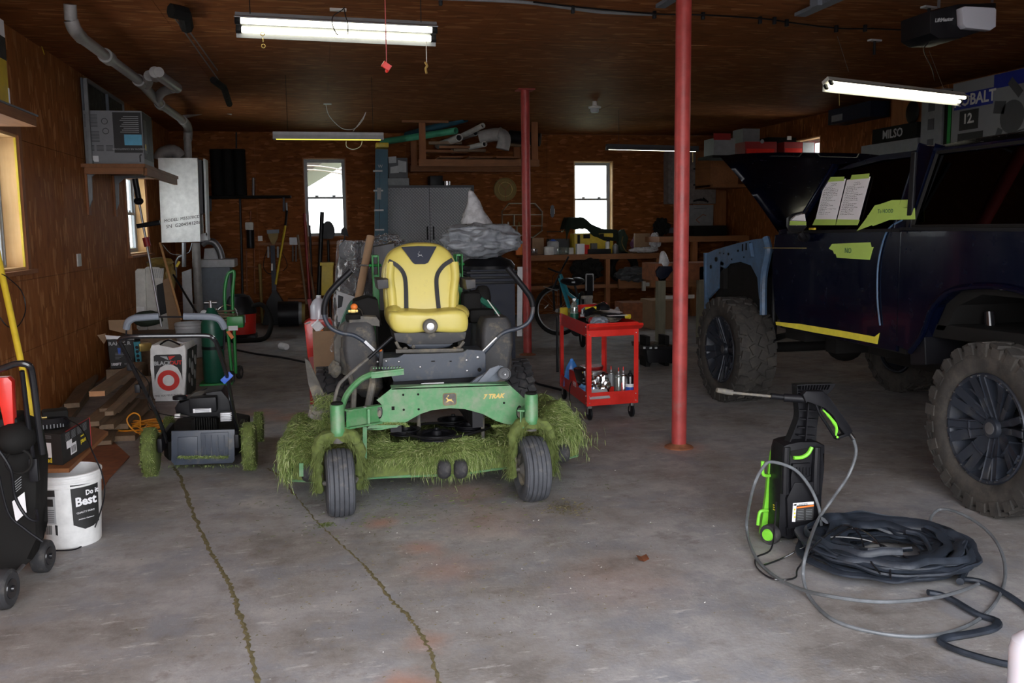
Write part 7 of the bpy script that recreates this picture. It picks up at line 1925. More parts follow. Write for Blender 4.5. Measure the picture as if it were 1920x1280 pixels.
# ================================================================== back wall, left part
def BW(x,y,Y=15.4):return P(x,y,Y=Y)
sh3=root('back_shelf','dark high shelf on the back wall left of the window','shelf',BW(470,372,15.2))
obj('shelf_board',sh3,'black_matte',lambda bm:prism(bm,[BW(388,372,15.1),BW(545,370,15.1),BW(545,366,15.1),BW(388,367,15.1)],(0,.38,0)),smooth=False)
for x in (395,532):obj('bracket',sh3,'blue_grey',lambda bm:bar(bm,BW(x,371,15.15),BW(x,395,15.45),.03,.02),smooth=False)
for k,(x,lab)in enumerate(((409,'left dark stove pipe section on the back shelf'),(430,'middle dark stove pipe section on the back shelf'),(452,'right dark stove pipe section on the back shelf'))):
    b0=BW(x,366,15.3);t0=BW(x,280,15.3)
    o=obj('stove_pipe',None,'black_matte',lambda bm:[cyl(bm,(b0.x,15.3,b0.z),(b0.x,15.3,t0.z),.095,n=22),torus(bm,(b0.x,15.3,t0.z-.02),(0,0,1),.096,.006,22,6)]);tag(o,lab,'pipe','dark stove pipes on the back shelf')
o=obj('metal_bottle',None,'steel_dull',lambda bm:cyl(bm,BW(475,366,15.25),BW(475,333,15.25),.02,n=12));tag(o,'slim grey tube standing right of the stove pipes','tube')
cordo('hanging_pipe','vertical dark conduit above the stove pipes left',[BW(443,278,15.45),BW(443,248,15.45)],.012,'black','conduit',0)
cordo('hanging_pipe','vertical dark conduit dropping on the back wall',[BW(450,372,15.45),BW(453,470,15.45),BW(455,560,15.45)],.018,'black','conduit',0)
wf=root('water_filter','white capped water filter with dark canister on the back wall','filter',BW(469,440,15.3))
obj('cap',wf,'off_white',lambda bm:box(bm,BW(468,424,15.42),(.13,.16,.13),bev=.02));obj('canister',wf,'black',lambda bm:cyl(bm,BW(469,431,15.35),BW(470,465,15.35),.06,n=18))
obj('pipes',wf,'rust',lambda bm:[tube(bm,[BW(470,418,15.4),BW(470,395,15.4)],.012,6),tube(bm,[BW(476,425,15.4),BW(477,500,15.4),BW(478,550,15.4)],.012,6),tube(bm,[BW(462,500,15.4),BW(482,500,15.4)],.012,6),tube(bm,[BW(462,470,15.4),BW(463,545,15.4)],.01,6)])
for (x,y,lab)in ((488,447,'white outlet plate on the back wall by the blue push broom'),(1093-57,396,'white light switch on the back wall by the octagonal shelf')):
    o=obj('outlet_plate',None,'off_white',lambda bm:boxmm(bm,BW(x-4,y+5,15.49),BW(x+4,y-5,15.497)));tag(o,lab,'outlet')
rail=obj('tool_rail',None,'stain_x',lambda bm:prism(bm,[BW(485,455,15.4),BW(700,452,15.4),BW(700,457,15.4),BW(485,460,15.4)],(0,.09,0)),smooth=False);tag(rail,'horizontal wooden tool rail along the back left wall','rail')
rail=obj('tool_rail',None,'stain_x',lambda bm:prism(bm,[BW(540,561,15.3),BW(620,560,15.3),BW(620,564,15.3),BW(540,565,15.3)],(0,.19,0)),smooth=False);tag(rail,'low wooden rail near the floor of the back wall','rail')
pb3=root('push_broom','dark blue upright push broom with yellow neck on the back wall','broom',BW(515,560,15.1))
obj('handle',pb3,'navy',lambda bm:bar(bm,BW(511,460,15.15),BW(515,565,15.1),.07,.04))
obj('yellow_neck',pb3,'gold_dark',lambda bm:prism(bm,[BW(x,y,15.13)for x,y in ((502,437),(522,436),(521,446),(515,458),(510,458),(504,446))],(0,.06,0)),smooth=False)
obj('top_bar',pb3,'blue_grey',lambda bm:prism(bm,[BW(x,y,15.12)for x,y in ((500,431),(523,430),(523,437),(501,438))],(0,.08,0)),smooth=False)
obj('side_plates',pb3,'grey_mid',lambda bm:[bar(bm,BW(x,462,15.14),BW(x,483,15.14),.03,.02)for x in (503,521)],smooth=False)
obj('label',pb3,'off_white',lambda bm:bar(bm,BW(510,494,15.07),BW(510,507,15.07),.025,.004),smooth=False)
obj('broom_head',pb3,'black',lambda bm:prism(bm,[BW(x,y,15.0)for x,y in ((512,545),(518,545),(530,565),(539,609),(492,609),(500,565))],(0,.2,0)),smooth=False)
yl=root('yellow_handled_tool','long yellow handled tool leaning on the back wall','tool',BW(520,520,15.1))
obj('yellow_shaft',yl,'yellow',lambda bm:cyl(bm,BW(535,423,15.3),BW(517,533,15.0),.018,n=10));obj('black_top',yl,'black',lambda bm:cyl(bm,BW(538,395,15.38),BW(535,423,15.3),.02,n=10));obj('white_tip',yl,'grey_light',lambda bm:cyl(bm,BW(537,380,15.4),BW(538,400,15.38),.015,n=8))
def stick(name,label,a,b,r,mat,cat='tool',Y=15.3,group=None):
    o=obj(name,None,mat,lambda bm:cyl(bm,BW(*a,Y),BW(*b,Y),r,n=10));tag(o,label,cat,group);return o
stick('yellow_stake','short yellow stake standing left of the blue push broom',(487,495),(492,606),.025,'gold_dark','stake',15.2)
stick('red_bar','dark red digging bar in front of the left window edge',(571,400),(583,600),.025,'red_dark')
stick('rake_pole','red rake handle leaning right of the digging bar',(573,415),(592,605),.018,'rust')
stick('shovel_pole','brown shovel handle leaning left below the window',(558,440),(575,570),.018,'lumber_y')
stick('hoe_pole','grey hoe handle leaning under the left window',(575,460),(590,560),.018,'lumber_y')
stick('black_post_driver','black square bar crossing the lower left window pane',(604,397),(597,560),.034,'black','bar',15.2)
stick('pointed_pole','thin dark handle with pointed tip inside the window outline',(581,422),(586,570),.015,'black')
ax_=root('sledge_hammer','two tined dark hand tool hanging on the tool rail','tool',BW(552,470,15.3));obj('head',ax_,'steel_dull',lambda bm:box(bm,BW(550,452,15.34),(.12,.06,.12)));obj('tines',ax_,'steel_dull',lambda bm:[cyl(bm,BW(x,460,15.33),BW(x,490,15.33),.012,n=8)for x in (549,555)])
sp_=root('round_shovel','upturned round point shovel silhouetted in the left window','shovel',BW(615,430,15.3))
def blade_(cx,y0,y1,hw):
    return lambda bm:prism(bm,[BW(cx+hw*math.sin(t)if True else 0,y1+(y0-y1)*(0.45+.55*math.cos(t))if math.cos(t)>0 else y1+(y0-y1)*.45*(1+math.cos(t)*.9),15.3)for t in [(-PI*.78+2*PI*.78*k/16)for k in range(17)]],(0,.02,0))
obj('blade',sp_,'black',blade_(615,414,453,13));obj('handle',sp_,'black',lambda bm:cyl(bm,BW(615,450,15.3),BW(620,604,15.25),.02,n=10))
sp2=root('garden_spade','small pointed trowel head right of the round shovel','trowel',BW(645,440,15.3))
obj('blade',sp2,'black',lambda bm:prism(bm,[BW(x,y,15.3)for x,y in ((639,438),(640,430),(645,425),(650,429),(654,444),(649,441),(647,441),(647,448),(650,452),(642,452),(645,447),(645,441))],(0,.02,0)),smooth=False);obj('handle',sp2,'black',lambda bm:cyl(bm,BW(646,450,15.3),BW(650,603,15.3),.015,n=8))
cordo('hanging_wire','looped black cord beside the blue push broom',[BW(505,460,15.2),BW(497,480,15.2),BW(494,500,15.2),BW(502,512,15.2),BW(512,513,15.1)],.006,'black')
cordo('hanging_wire','looped black cord with white plug right of the yellow tool',[BW(530,475,15.2),BW(537,490,15.2),BW(538,500,15.2),BW(530,508,15.2)],.006,'black')
o=obj('yellow_tote',None,'yellow',lambda bm:[prism(bm,[BW(x,y,14.9)for x,y in ((603,493),(625,493),(625,552),(602,554))],(0,.25,0),.02),prism(bm,[BW(x,y,14.85)for x,y in ((600,492),(626,492),(626,498),(600,498))],(0,.32,0),.01)]);tag(o,'yellow plastic tote standing under the left window','tote')
rl=root('lawn_roller','dark lawn spreader with grey drum on the floor at back','spreader',(P(540,600).x,14.6,0))
def BL(x,y,Y=14.3):return P(x,y,Y=Y)
obj('drum',rl,'black',lambda bm:cyl(bm,BL(522,589),BL(560,588),.195,n=24));obj('end_drum',rl,'grey_mid',lambda bm:cyl(bm,BL(560,587),BL(566,587),.17,n=24));obj('yellow_end',rl,'gold_dark',lambda bm:cyl(bm,BL(566,587),BL(572,587),.15,n=24));obj('tines',rl,'grey_dark',lambda bm:[torus(bm,BL(524+5.5*k,588),(1,0,0),.175,.008,20,5)for k in range(7)],kind='stuff')
obj('red_strap',rl,'red_dark',lambda bm:bar(bm,BL(580,560),BL(586,600),.06,.06))
# ladder, cabinet, rack --------------------------------------------------------------------
YLd=14.35
ld=root('step_ladder','tall blue fibreglass step ladder leaning beside the cabinet','ladder',(P(710,600,Y=YLd).x,YLd,0))
def LD(x,y,Y=YLd):return P(x,y,Y=Y)
M['ladder_blue']=pm('ladder_blue',(.01,.07,.11),.5)
for (xt,xb)in ((708,704),(716,714),(723,723)):
    t_,b_2=LD(xt,280),LD(xb,600);b_2.z=.005
    obj('rail',ld,'ladder_blue',lambda bm:bar(bm,b_2,t_,.065,.09))
    t3_,b3_=LD(xt,285,YLd+.2),LD(xb,600,YLd+.3);b3_.z=.005
    obj('rear_rail',ld,'ladder_blue',lambda bm:bar(bm,b3_,t3_,.04,.03))
obj('top_cap',ld,'yellow',lambda bm:box(bm,LD(716,273),(.19,.3,.07),bev=.01),label='yellow top cap')
for k in range(8):
    z=.3+.3*k;xa=LD(703+k*.7,500).x
    obj('step',ld,'grey_light',lambda bm:boxmm(bm,(LD(705,500).x,YLd-.05,z),(LD(722,500).x,YLd+.05,z+.025)),smooth=False)
text('lettering',ld,'grey_light','W',LD(713,312,YLd-.06),(1,0,0),(0,0,1),.07,.001)
obj('label',ld,'grey_mid',lambda bm:bar(bm,LD(711,352,YLd-.06),LD(711,374,YLd-.06),.06,.003),smooth=False)
YCb=14.75
def CBb(x,y,Y=YCb):return P(x,y,Y=Y)
cbz=root('steel_cabinet','grey diamond plate two door steel cabinet against the back wall','cabinet',(CBb(807,600).x,15.1,0))
def diamond():
    mt,nt,b,out=_nt('diamond_plate')
    v=_coords(nt,(1,1,1))
    mp=nt.nodes.new('ShaderNodeMapping');mp.inputs['Rotation'].default_value=(0,PI/4,0);nt.links.new(v,mp.inputs[0])
    ck=nt.nodes.new('ShaderNodeTexVoronoi');ck.inputs['Scale'].default_value=28;ck.inputs['Randomness'].default_value=0.0;nt.links.new(mp.outputs[0],ck.inputs['Vector'])
    nt.links.new(_ramp(nt,ck.outputs['Distance'],[(0.15,(.66,.68,.70)),(0.5,(.34,.36,.38))]),b.inputs['Base Color']);b.inputs['Metallic'].default_value=.5;b.inputs['Roughness'].default_value=.42  # relief shading put into the colour: raised spots lighter, gaps darker
    _bump(nt,b,ck.outputs['Distance'],.9,.02)
    return mt
M['diamond']=diamond()
xl,xm,xr_=CBb(727,400).x,CBb(806,400).x,CBb(884,400).x;ztc=CBb(800,352).z
obj('carcass',cbz,'grey_dark',lambda bm:boxmm(bm,(xl-.02,YCb,.0),(xr_+.05,15.46,ztc+.04)),smooth=False)
d1=obj('door',cbz,'diamond',lambda bm:boxmm(bm,(xl,YCb-.025,.08),(xm-.006,YCb,ztc),.004),smooth=False)
d2=obj('door',cbz,'diamond',lambda bm:boxmm(bm,(xm+.006,YCb-.025,.08),(xr_,YCb,ztc),.004),smooth=False)
for d_,x_ in ((d1,xm-.05),(d2,xm+.05)):obj('handle',d_,'black',lambda bm:boxmm(bm,(x_-.012,YCb-.045,CBb(0,452).z-.07),(x_+.012,YCb-.026,CBb(0,440).z+.05),.004))
o=obj('silver_tin',None,'chrome',lambda bm:cyl(bm,CBb(838,345,14.9),CBb(838,337,14.9),.07,n=20));tag(o,'small shiny tin on top of the steel cabinet','tin');o.location.z=ztc+.041 
o=obj('black_case',None,'black',lambda bm:boxmm(bm,(CBb(808,345).x,14.85,ztc+.041),(CBb(832,345).x,15.2,ztc+.2),.01));tag(o,'black case on the cabinet beside the shiny tin','case')
o=root('parts_carton','grey printed carton on the cabinet top left','box',(CBb(745,330).x,15.0,ztc+.041))
obj('carton',o,'grey_dark',lambda bm:boxmm(bm,(CBb(730,330).x,14.85,ztc+.16),(CBb(766,330).x,15.2,CBb(0,292).z),.004),smooth=False)
obj('tray',o,'grey_mid',lambda bm:boxmm(bm,(CBb(727,330).x,14.83,ztc+.041),(CBb(768,330).x,15.22,ztc+.16),.004),smooth=False)
obj('paper_label',o,'grey_light',lambda bm:[prism(bm,[CBb(x,y,14.84)for x,y in q],(0,.004,0))for q in (((732,313),(748,310),(748,324),(732,325)),((746,300),(762,303),(762,323),(748,322)),((728,294),(743,293),(743,305),(729,306)))],smooth=False)
# overhead lumber rack
YR=13.7
def RK(x,y,Y=YR):return P(x,y,Y=Y)
rk=root('lumber_rack','brown timber overhead rack hung from the ceiling holding pipes','rack',RK(890,305))
for x,nm in ((793,'post'),(1003,'post')):
    for dy in (0,1.3):
        obj(nm,rk,'stain_z',lambda bm:boxmm(bm,(RK(x-6,300).x,YR+dy,RK(0,308).z),(RK(x+6,300).x,YR+dy+.04,ZC-.001)),smooth=False)
for dy in (0,1.3):obj('cross_beam',rk,'stain_x',lambda bm:boxmm(bm,(RK(785,300).x,YR-.04+dy,RK(0,310).z),(RK(1010,300).x,YR+dy,RK(0,296).z)),smooth=False)
obj('top_beam',rk,'stain_x',lambda bm:boxmm(bm,(RK(755,300).x,YR-.04,RK(0,221).z),(RK(842,300).x,YR,RK(0,216).z)),smooth=False)
for x in (845,900,950):obj('deck_slat',rk,'stain_y',lambda bm:boxmm(bm,(RK(x-22,300).x,YR-.1,RK(0,293).z),(RK(x+22,300).x,YR+1.4,RK(0,293).z+.02)),smooth=False)
def pipe_end(name,label,x,y,r,mat,inner,back=(0,0),L=1.3,Y=YR-.15,cat='pipe'):
    a=P(x,y,Y=Y);b=a+Vector((back[0],L,back[1]))
    o=obj(name,None,mat,lambda bm:[lathe(bm,[(r,0),(r,(b-a).length),(r*.8,(b-a).length),(r*.8,0)],a,b-a,20,closed=True)])
    obj('bore',o,inner,lambda bm:cyl(bm,a+(b-a).normalized()*.05,a+(b-a).normalized()*.055,r*.8,n=16))
    tag(o,label,cat,'pipes on the overhead rack');return o
M['dim_blue']=pm('dim_blue',(.02,.12,.35),.5);M['dim_green']=pm('dim_green',(.05,.3,.17),.5)
pipe_end('plastic_pipe','blue plastic pipe on the upper rack',873,222,.055,'ladder_blue','dim_blue',(-.75,-.12))
pipe_end('plastic_pipe','green plastic pipe on the rack under the blue one',855,245,.05,'dim_green','green_dark',(-1.0,-.05))
pipe_end('plastic_pipe','slim cream pipe pointing up on the rack',906,235,.04,'off_white','black',(-.45,-.2),.8)
pipe_end('plastic_pipe','cream pipe end at the rack centre',861,258,.055,'off_white','black',(-.15,0))
pipe_end('plastic_pipe','small cream pipe on the lower rack',909,270,.04,'off_white','black',(-.3,0))
pipe_end('plastic_pipe','pale pipe behind the slim cream one',892,249,.045,'grey_light','black',(-.2,0),Y=YR+.1)
o=obj('pipe_elbow',None,'pvc',lambda bm:[tube(bm,[P(900,258,Y=YR),P(930,252,Y=YR-.1),P(945,258,Y=YR-.15),P(942,280,Y=YR-.15)],.10,16,smooth=5),torus(bm,P(937,252,Y=YR-.12),(1,-.5,-.2),.10,.012,24,6)]);tag(o,'large grey duct elbow at the rack right end','pipe')
for k,(x,y,L)in enumerate(((835,268,.5),(860,276,.6),(880,282,.5),(835,284,.7),(970,272,.4))):
    o=obj('rack_board',None,'stain_x' if k%2 else 'lumber_y',lambda bm:box(bm,P(x,y,Y=YR+.35+.05*k),(L,.12,.04),.1*k-.2));tag(o,('reddish plank under the cream pipe end','grey plank under the small pipes','dark plank near the rack middle','lowest long plank on the rack','plank end sticking out right of the duct elbow')[k],'board','planks on the overhead rack')
o=obj('dark_roll',None,'black',lambda bm:cyl(bm,P(955,256,Y=YR+.3),P(1013,262,Y=YR+.1),.10,n=20));tag(o,'black roll lying behind the farther red post on the rack','roll')
# round plaque, octagonal shelf
rp_=root('round_plaque','round gold brown wall plaque above the octagonal shelf','plaque',BW(947,355,15.46))
c=BW(947,355,15.47)
obj('disc',rp_,'gold_dark',lambda bm:lathe(bm,[(.2,0),(.2,.02),(.185,.025),(.18,.018),(0,.018)],c,(0,-1,0),36));obj('inner_ring',rp_,'brass',lambda bm:torus(bm,c-Vector((0,.02,0)),(0,-1,0),.12,.006,30,6));obj('spokes',rp_,'stain_z',lambda bm:[bar(bm,c-Vector((0,.022,0)),c+Vector((.17*math.cos(a),-.022,.17*math.sin(a))),.01,.01)for a in (PI/2*3,PI/6+.3,PI-PI/6-.3)])
oc8=root('octagonal_shelf','cream octagonal wall shelf with small compartments','shelf',BW(980,414,15.44))
pts8=[BW(x,y,15.40)for x,y in ((955,382),(1003,382),(1017,397),(1017,433),(1000,446),(975,441),(957,447),(942,433),(942,397))]
M['cream']=pm('cream',(.42,.40,.30),.6)
for k in range(9):obj('rim_slat',oc8,'cream',lambda bm:bar(bm,pts8[k],pts8[(k+1)%9],.10,.014,up=Vector((0,1,0)))if False else prism(bm,[pts8[k],pts8[(k+1)%9],pts8[(k+1)%9]+Vector((0,0,.014)),pts8[k]+Vector((.012,0,.014))],(0,.09,0)),smooth=False)
for q in (((942,403),(1017,403)),((942,424),(1017,424)),((964,403),(964,424)),((969,424),(969,443)),((990,403),(990,424))):
    obj('divider',oc8,'cream',lambda bm:prism(bm,[BW(*q[0],15.40),BW(*q[1],15.40),BW(*q[1],15.40)+Vector((.012,0,.012)),BW(*q[0],15.40)+Vector((.012,0,.012))],(0,.09,0)),smooth=False)
for (x,y,lab)in ((953,419,'tiny white figure on the octagonal shelf left'),(973,421,'tiny brown figure in the octagonal shelf middle')):
    o=obj('figurine',None,'off_white' if x<960 else 'gold_dark',lambda bm:lathe(bm,[(.015,0),(.02,.02),(.012,.05),(.014,.06),(0,.07)],BW(x,423,15.43),n=10));tag(o,lab,'figurine')
o=obj('wall_thermometer',None,'blue_grey',lambda bm:prism(bm,[BW(x,y,15.47)for x,y in ((1033,386),(1036,384),(1039,386),(1039,405),(1036,408),(1033,405))],(0,.02,0)));tag(o,'small oval grey plate on the wall left of the right window','plate')
o=obj('wall_hook_rod',None,'chrome',lambda bm:[cyl(bm,BW(1025,434,15.4),BW(1054,434,15.4),.012,n=8),sphere(bm,BW(1055,433,15.4),.025,8)]);tag(o,'short shiny metal bar over the workbench','bar')
# ================================================================== workbench
YBn=14.75
def WB(x,y,Y=YBn):return P(x,y,Y=Y)
zb_=WB(1100,479).z
wb_=root('workbench','long stained wood workbench along the back wall with lower shelf','workbench',(5.0,15.1,0))
obj('bench_top',wb_,'stain_x',lambda bm:boxmm(bm,(WB(985,480).x,YBn,zb_-.02),(WB(1240,480).x,15.47,zb_+.02)),smooth=False)
obj('apron',wb_,'stain_x',lambda bm:boxmm(bm,(WB(985,480).x,YBn+.02,zb_-.07),(WB(1240,480).x,YBn+.06,zb_-.021)),smooth=False)
for x in (990,1141,1236):obj('leg',wb_,'stain_z',lambda bm:boxmm(bm,(WB(x-4,480).x,YBn+.03,0),(WB(x+4,480).x,YBn+.12,zb_-.021)),smooth=False)
obj('lower_shelf',wb_,'stain_x',lambda bm:boxmm(bm,(WB(985,480).x,YBn+.05,WB(0,570).z),(WB(1240,480).x,15.45,WB(0,562).z)),smooth=False)
obj('shelf_apron',wb_,'stain_x',lambda bm:boxmm(bm,(WB(1160,480).x,YBn+.0,WB(0,572).z),(WB(1240,480).x,YBn+.04,WB(0,552).z)),smooth=False)
wb2=root('workbench','second lower timber bench right of the near post','workbench',(6.3,14.6,0))
obj('bench_top',wb2,'stain_x',lambda bm:boxmm(bm,(WB(1236,480,14.3).x,14.3,WB(0,474,14.3).z),(7.1,15.4,WB(0,462,14.3).z)),smooth=False)
for x in (6.1,6.95):obj('leg',wb2,'stain_z',lambda bm:boxmm(bm,(x,14.35,0),(x+.09,14.45,WB(0,474,14.3).z-.001)),smooth=False)
obj('lower_shelf',wb2,'stain_x',lambda bm:boxmm(bm,(6.0,14.4,.35),(7.1,15.4,.55)),smooth=False)
# things on the bench
zbt=zb_+.0205
def on_bench(x,Y=15.05):p=WB(x,470,Y);return Vector((p.x,Y,zbt))
def bx_thing(name,label,cat,x0,x1,ytop,mat,Y=15.0,dp=.25,bev=.01,parent_z=None):
    a,b=WB(x0,470,Y).x,WB(x1,470,Y).x;z1=P(x0,ytop,Y=Y).z
    o=obj(name,None,mat,lambda bm:boxmm(bm,(a,Y,zbt if parent_z is None else parent_z),(b,Y+dp,z1),bev));tag(o,label,cat);return o
tbx=bx_thing('yellow_toolbox','yellow power tool case under the dark blanket on the bench','toolbox',1077,1150,438,'yellow',15.0,.3,.015)
obj('handle',tbx,'black',lambda bm:boxmm(bm,WB(1094,447,14.985),WB(1106,439,14.998)),smooth=False);obj('handle',tbx,'black',lambda bm:boxmm(bm,WB(1124,447,14.985),WB(1132,438,14.998)),smooth=False);obj('latch',tbx,'black',lambda bm:[boxmm(bm,WB(1083,465,14.98),WB(1087,440,14.998)),boxmm(bm,WB(1139,462,14.98),WB(1143,445,14.998))],smooth=False)
def blanket(bm):
    a,b=WB(1060,430,15.05).x,WB(1158,430,15.05).x
    def fn(u,v):
        x=a+(b-a)*u;px=1060+98*u
        prof=np.interp(px,[1060,1066,1095,1110,1130,1158],[.42,.62,.62,.5,.42,.40]) 
        z=zbt+float(prof)+.02*mnoise.noise(Vector((u*9,v*5,0)))
        y=14.98+.42*v
        if v<.15:z-=(.15-v)*1.3
        return Vector((x,y,z))
    grid(bm,26,10,fn,.02)
o=obj('dark_blanket',None,'blanket',blanket,angle=80);tag(o,'dark green blanket draped over the yellow case','blanket')
bx_thing('dark_case','dark grey flat case behind the blue capped can','case',1030,1068,448,'grey_dark',15.2,.2)
bx_thing('brown_carton','brown cardboard box on the bench beside the post','box',998,1020,446,'cardboard',15.2,.2)
q=can('paint_can','white can with green label on the bench','can',on_bench(1029,14.9),.085,.16,'white','grey_light')
q=can('spray_bottle','blue topped jar behind the white can','jar',on_bench(1037,15.1),.10,.26,'grey_light','blue_tool')
q=can('metal_can','small silver can beside the farther red post','can',on_bench(1001,14.9),.06,.12,'chrome','steel')
o=bx_thing('spray_jar','orange bottle on the bench left of the farther post','bottle',968,980,452,'orange',15.0,.1)
bx_thing('clear_tub','clear plastic tub with hardware on the bench','tub',1045,1066,463,'bottle_clear',14.95,.15)
bx_thing('white_pink_carton','pale pink packet on the bench middle','packet',1067,1076,464,'off_white',14.95,.08)
o=bx_thing('white_box','white printed box with red side on the bench','box',1082,1096,457,'paper',14.88,.1,.002)
bx_thing('red_box','dark red box leaning beside the white one','box',1096,1105,459,'red',14.9,.1,.002)
bx_thing('tan_box','small tan box in front of the yellow case','box',1109,1120,456,'dusty',14.9,.08,.002)
bx_thing('black_tray','low black tray at the bench middle front','tray',1104,1146,467,'black',14.82,.16)
q=can('glue_bottle','white labelled bottle with black cap on the yellow case front','bottle',on_bench(1139,14.9),.035,.24,'white','black')
q=can('tin_can','tall grey tin right of the yellow case','tin',on_bench(1154,14.88),.05,.17,'steel_dull','steel')
cl=obj('work_light',None,'blanket',lambda bm:[blob(bm,WB(1166,450,15.1),(.10,.08,.20),3,.3,2,3)]);tag(cl,'dark green rag bundle with hoses on the bench','rag')
cordo('yellow_hose','thin yellow cord hanging over the bench rag bundle',[WB(1168,443,14.98),WB(1166,455,14.96),WB(1172,468,14.93),WB(1180,474,14.9)],.008,'gold_dark')
o=obj('purple_cloth',None,'purple_dark',lambda bm:blob(bm,WB(1203,447,15.15),(.20,.12,.16),6,.25,2,3));tag(o,'dark purple cloth bag at the bench right','bag')
o=obj('brown_tray',None,'cardboard',lambda bm:boxmm(bm,(WB(1190,470,15.0).x,14.98,zbt),(WB(1218,470,15.0).x,15.05,WB(0,454,15.0).z)));tag(o,'open brown cardboard tray at the bench right','tray')
o=obj('plastic_wrap',None,'bag_silver',lambda bm:[blob(bm,WB(1208,470,14.88),(.24,.07,.045),4,.4,3,4),blob(bm,WB(1228,455,14.95),(.09,.08,.14),8,.4,3,4)]);tag(o,'crumpled clear plastic wrap spilling on the bench','wrap')
o=obj('black_bundle',None,'black_matte',lambda bm:blob(bm,WB(1240,452,15.0),(.13,.1,.14),9,.5,3,4));tag(o,'black wiry bundle at the right bench end','bundle')
o=obj('blue_pack',None,'blue_grey',lambda bm:box(bm,WB(1248,432,15.2),(.28,.12,.10),.1,bev=.02));tag(o,'blue grey pack behind the near post','pack')
o=obj('steel_ruler',None,'chrome',lambda bm:boxmm(bm,(WB(1188,470).x,YBn+.02,zbt),(WB(1208,470).x,YBn+.05,zbt+.01)));tag(o,'thin bright metal strip at the bench edge','ruler')
# under the bench
o=root('tyre','black tyre standing under the workbench','tyre',WB(1168,540,15.0));c=WB(1168,516,15.05)
obj('tyre',o,'black_matte',lambda bm:lathe(bm,tyre_profile(.27,.18,.16),c,(0,1,0),32,closed=True))
o=obj('plastic_sheet',None,'grey_dark',lambda bm:blob(bm,WB(1185,540,14.8),(.28,.15,.13),12,.4,3,4));tag(o,'crumpled dark plastic bag on the lower bench shelf','bag')
o=obj('motor_part',None,'off_white',lambda bm:[box(bm,WB(1207,536,14.7),(.05,.06,.16)),box(bm,WB(1212,533,14.7),(.09,.06,.06))]);tag(o,'pale metal bracket hanging beside the dark bag','bracket')
o=obj('pipe_bundle',None,'dusty',lambda bm:[cyl(bm,WB(1195,515,14.6),WB(1237,502,14.6),.012,n=8),box(bm,WB(1205,508,14.8),(.3,.1,.05),.1)]);tag(o,'thin metal bar lying under the bench right end','bar')
o=obj('grey_engine',None,'black_matte',lambda bm:[blob(bm,WB(1100,545,14.8),(.25,.15,.2),15,.4,3,4)]);tag(o,'dark machine part heap under the bench left','machine part')
fr_=root('tablet_device','small silver framed device under the bench behind the saddle','device',WB(1105,530,14.5));obj('frame',fr_,'grey_light',lambda bm:[bar(bm,WB(*a,14.5),WB(*b,14.5),.02,.02)for a,b in (((1099,514),(1112,514)),((1099,514),(1099,545)),((1112,514),(1112,545)))],smooth=False);obj('screen',fr_,'black',lambda bm:boxmm(bm,WB(1100,544,14.5),WB(1111,515,14.52)),smooth=False);obj('stand',fr_,'black',lambda bm:boxmm(bm,(WB(1100,544,14.5).x,14.48,0),(WB(1111,544,14.5).x,14.6,WB(0,544,14.5).z-.002)),smooth=False)
# posters / insulation boards, right shelf
M['kraft']=pm('kraft',(.16,.14,.13),.8,var=.3)
for k,(y0,y1)in enumerate(((286,322),(323,352),(353,382))):
    o=root('printed_carton',('top','middle','lowest')[k]+' of three dim grey printed cartons behind the near post','carton',BW(1293,(y0+y1)/2,15.3))
    obj('panel',o,'kraft',lambda bm:boxmm(bm,BW(1253,y1,15.25),BW(1332,y0,15.48)),smooth=False)
    for j in range(4):obj('print',o,'black',lambda bm:bar(bm,BW(1300+6*j,y1-5-2*j,15.245),BW(1316+4*j,y1-9+2*j,15.245),.004,.03),smooth=False)
o=root('sketched_board','pale drawn panel leaning behind the near red post','panel',BW(1300,415,15.2));obj('sheet',o,'grey_mid',lambda bm:boxmm(bm,BW(1268,441,15.2),BW(1336,384,15.24)),smooth=False);obj('drawing',o,'rust',lambda bm:[bar(bm,BW(*a,15.195),BW(*b,15.195),.004,.012)for a,b in (((1305,412),(1318,402)),((1318,402),(1324,404)),((1305,412),(1312,418)))],smooth=False);obj('small_print',o,'grey_dark',lambda bm:[bar(bm,BW(*a,15.195),BW(*b,15.195),.004,.01)for a,b in (((1302,391),(1325,390)),((1305,432),(1318,433)))],smooth=False)
o=obj('black_cases',None,'black_matte',lambda bm:boxmm(bm,BW(1300,460,14.9),BW(1345,440,15.3),.02));tag(o,'dark case on the right bench under the drawn panel','case')
o=root('corner_cabinet','yellow brown wooden shelf unit in the back right corner','shelf',BW(1370,330,14.6))
obj('side_board',o,'stain_y',lambda bm:boxmm(bm,BW(1332,350,14.6),BW(1352,285,15.3)),smooth=False);obj('shelf_board',o,'stain_y',lambda bm:boxmm(bm,(BW(1332,350,14.6).x,14.5,BW(0,356,14.6).z),(XR-.01,15.3,BW(0,349,14.6).z)),smooth=False);obj('back_board',o,'stain_z',lambda bm:boxmm(bm,(BW(1335,350,14.6).x,15.41,1.3),(XR-.01,15.45,BW(0,358,14.6).z)),smooth=False)
o=bx_thing('cream_carton','small cream box on the corner shelf','box',1344,1361,321,'off_white',14.65,.15,.004,P(1350,349,Y=14.6).z)
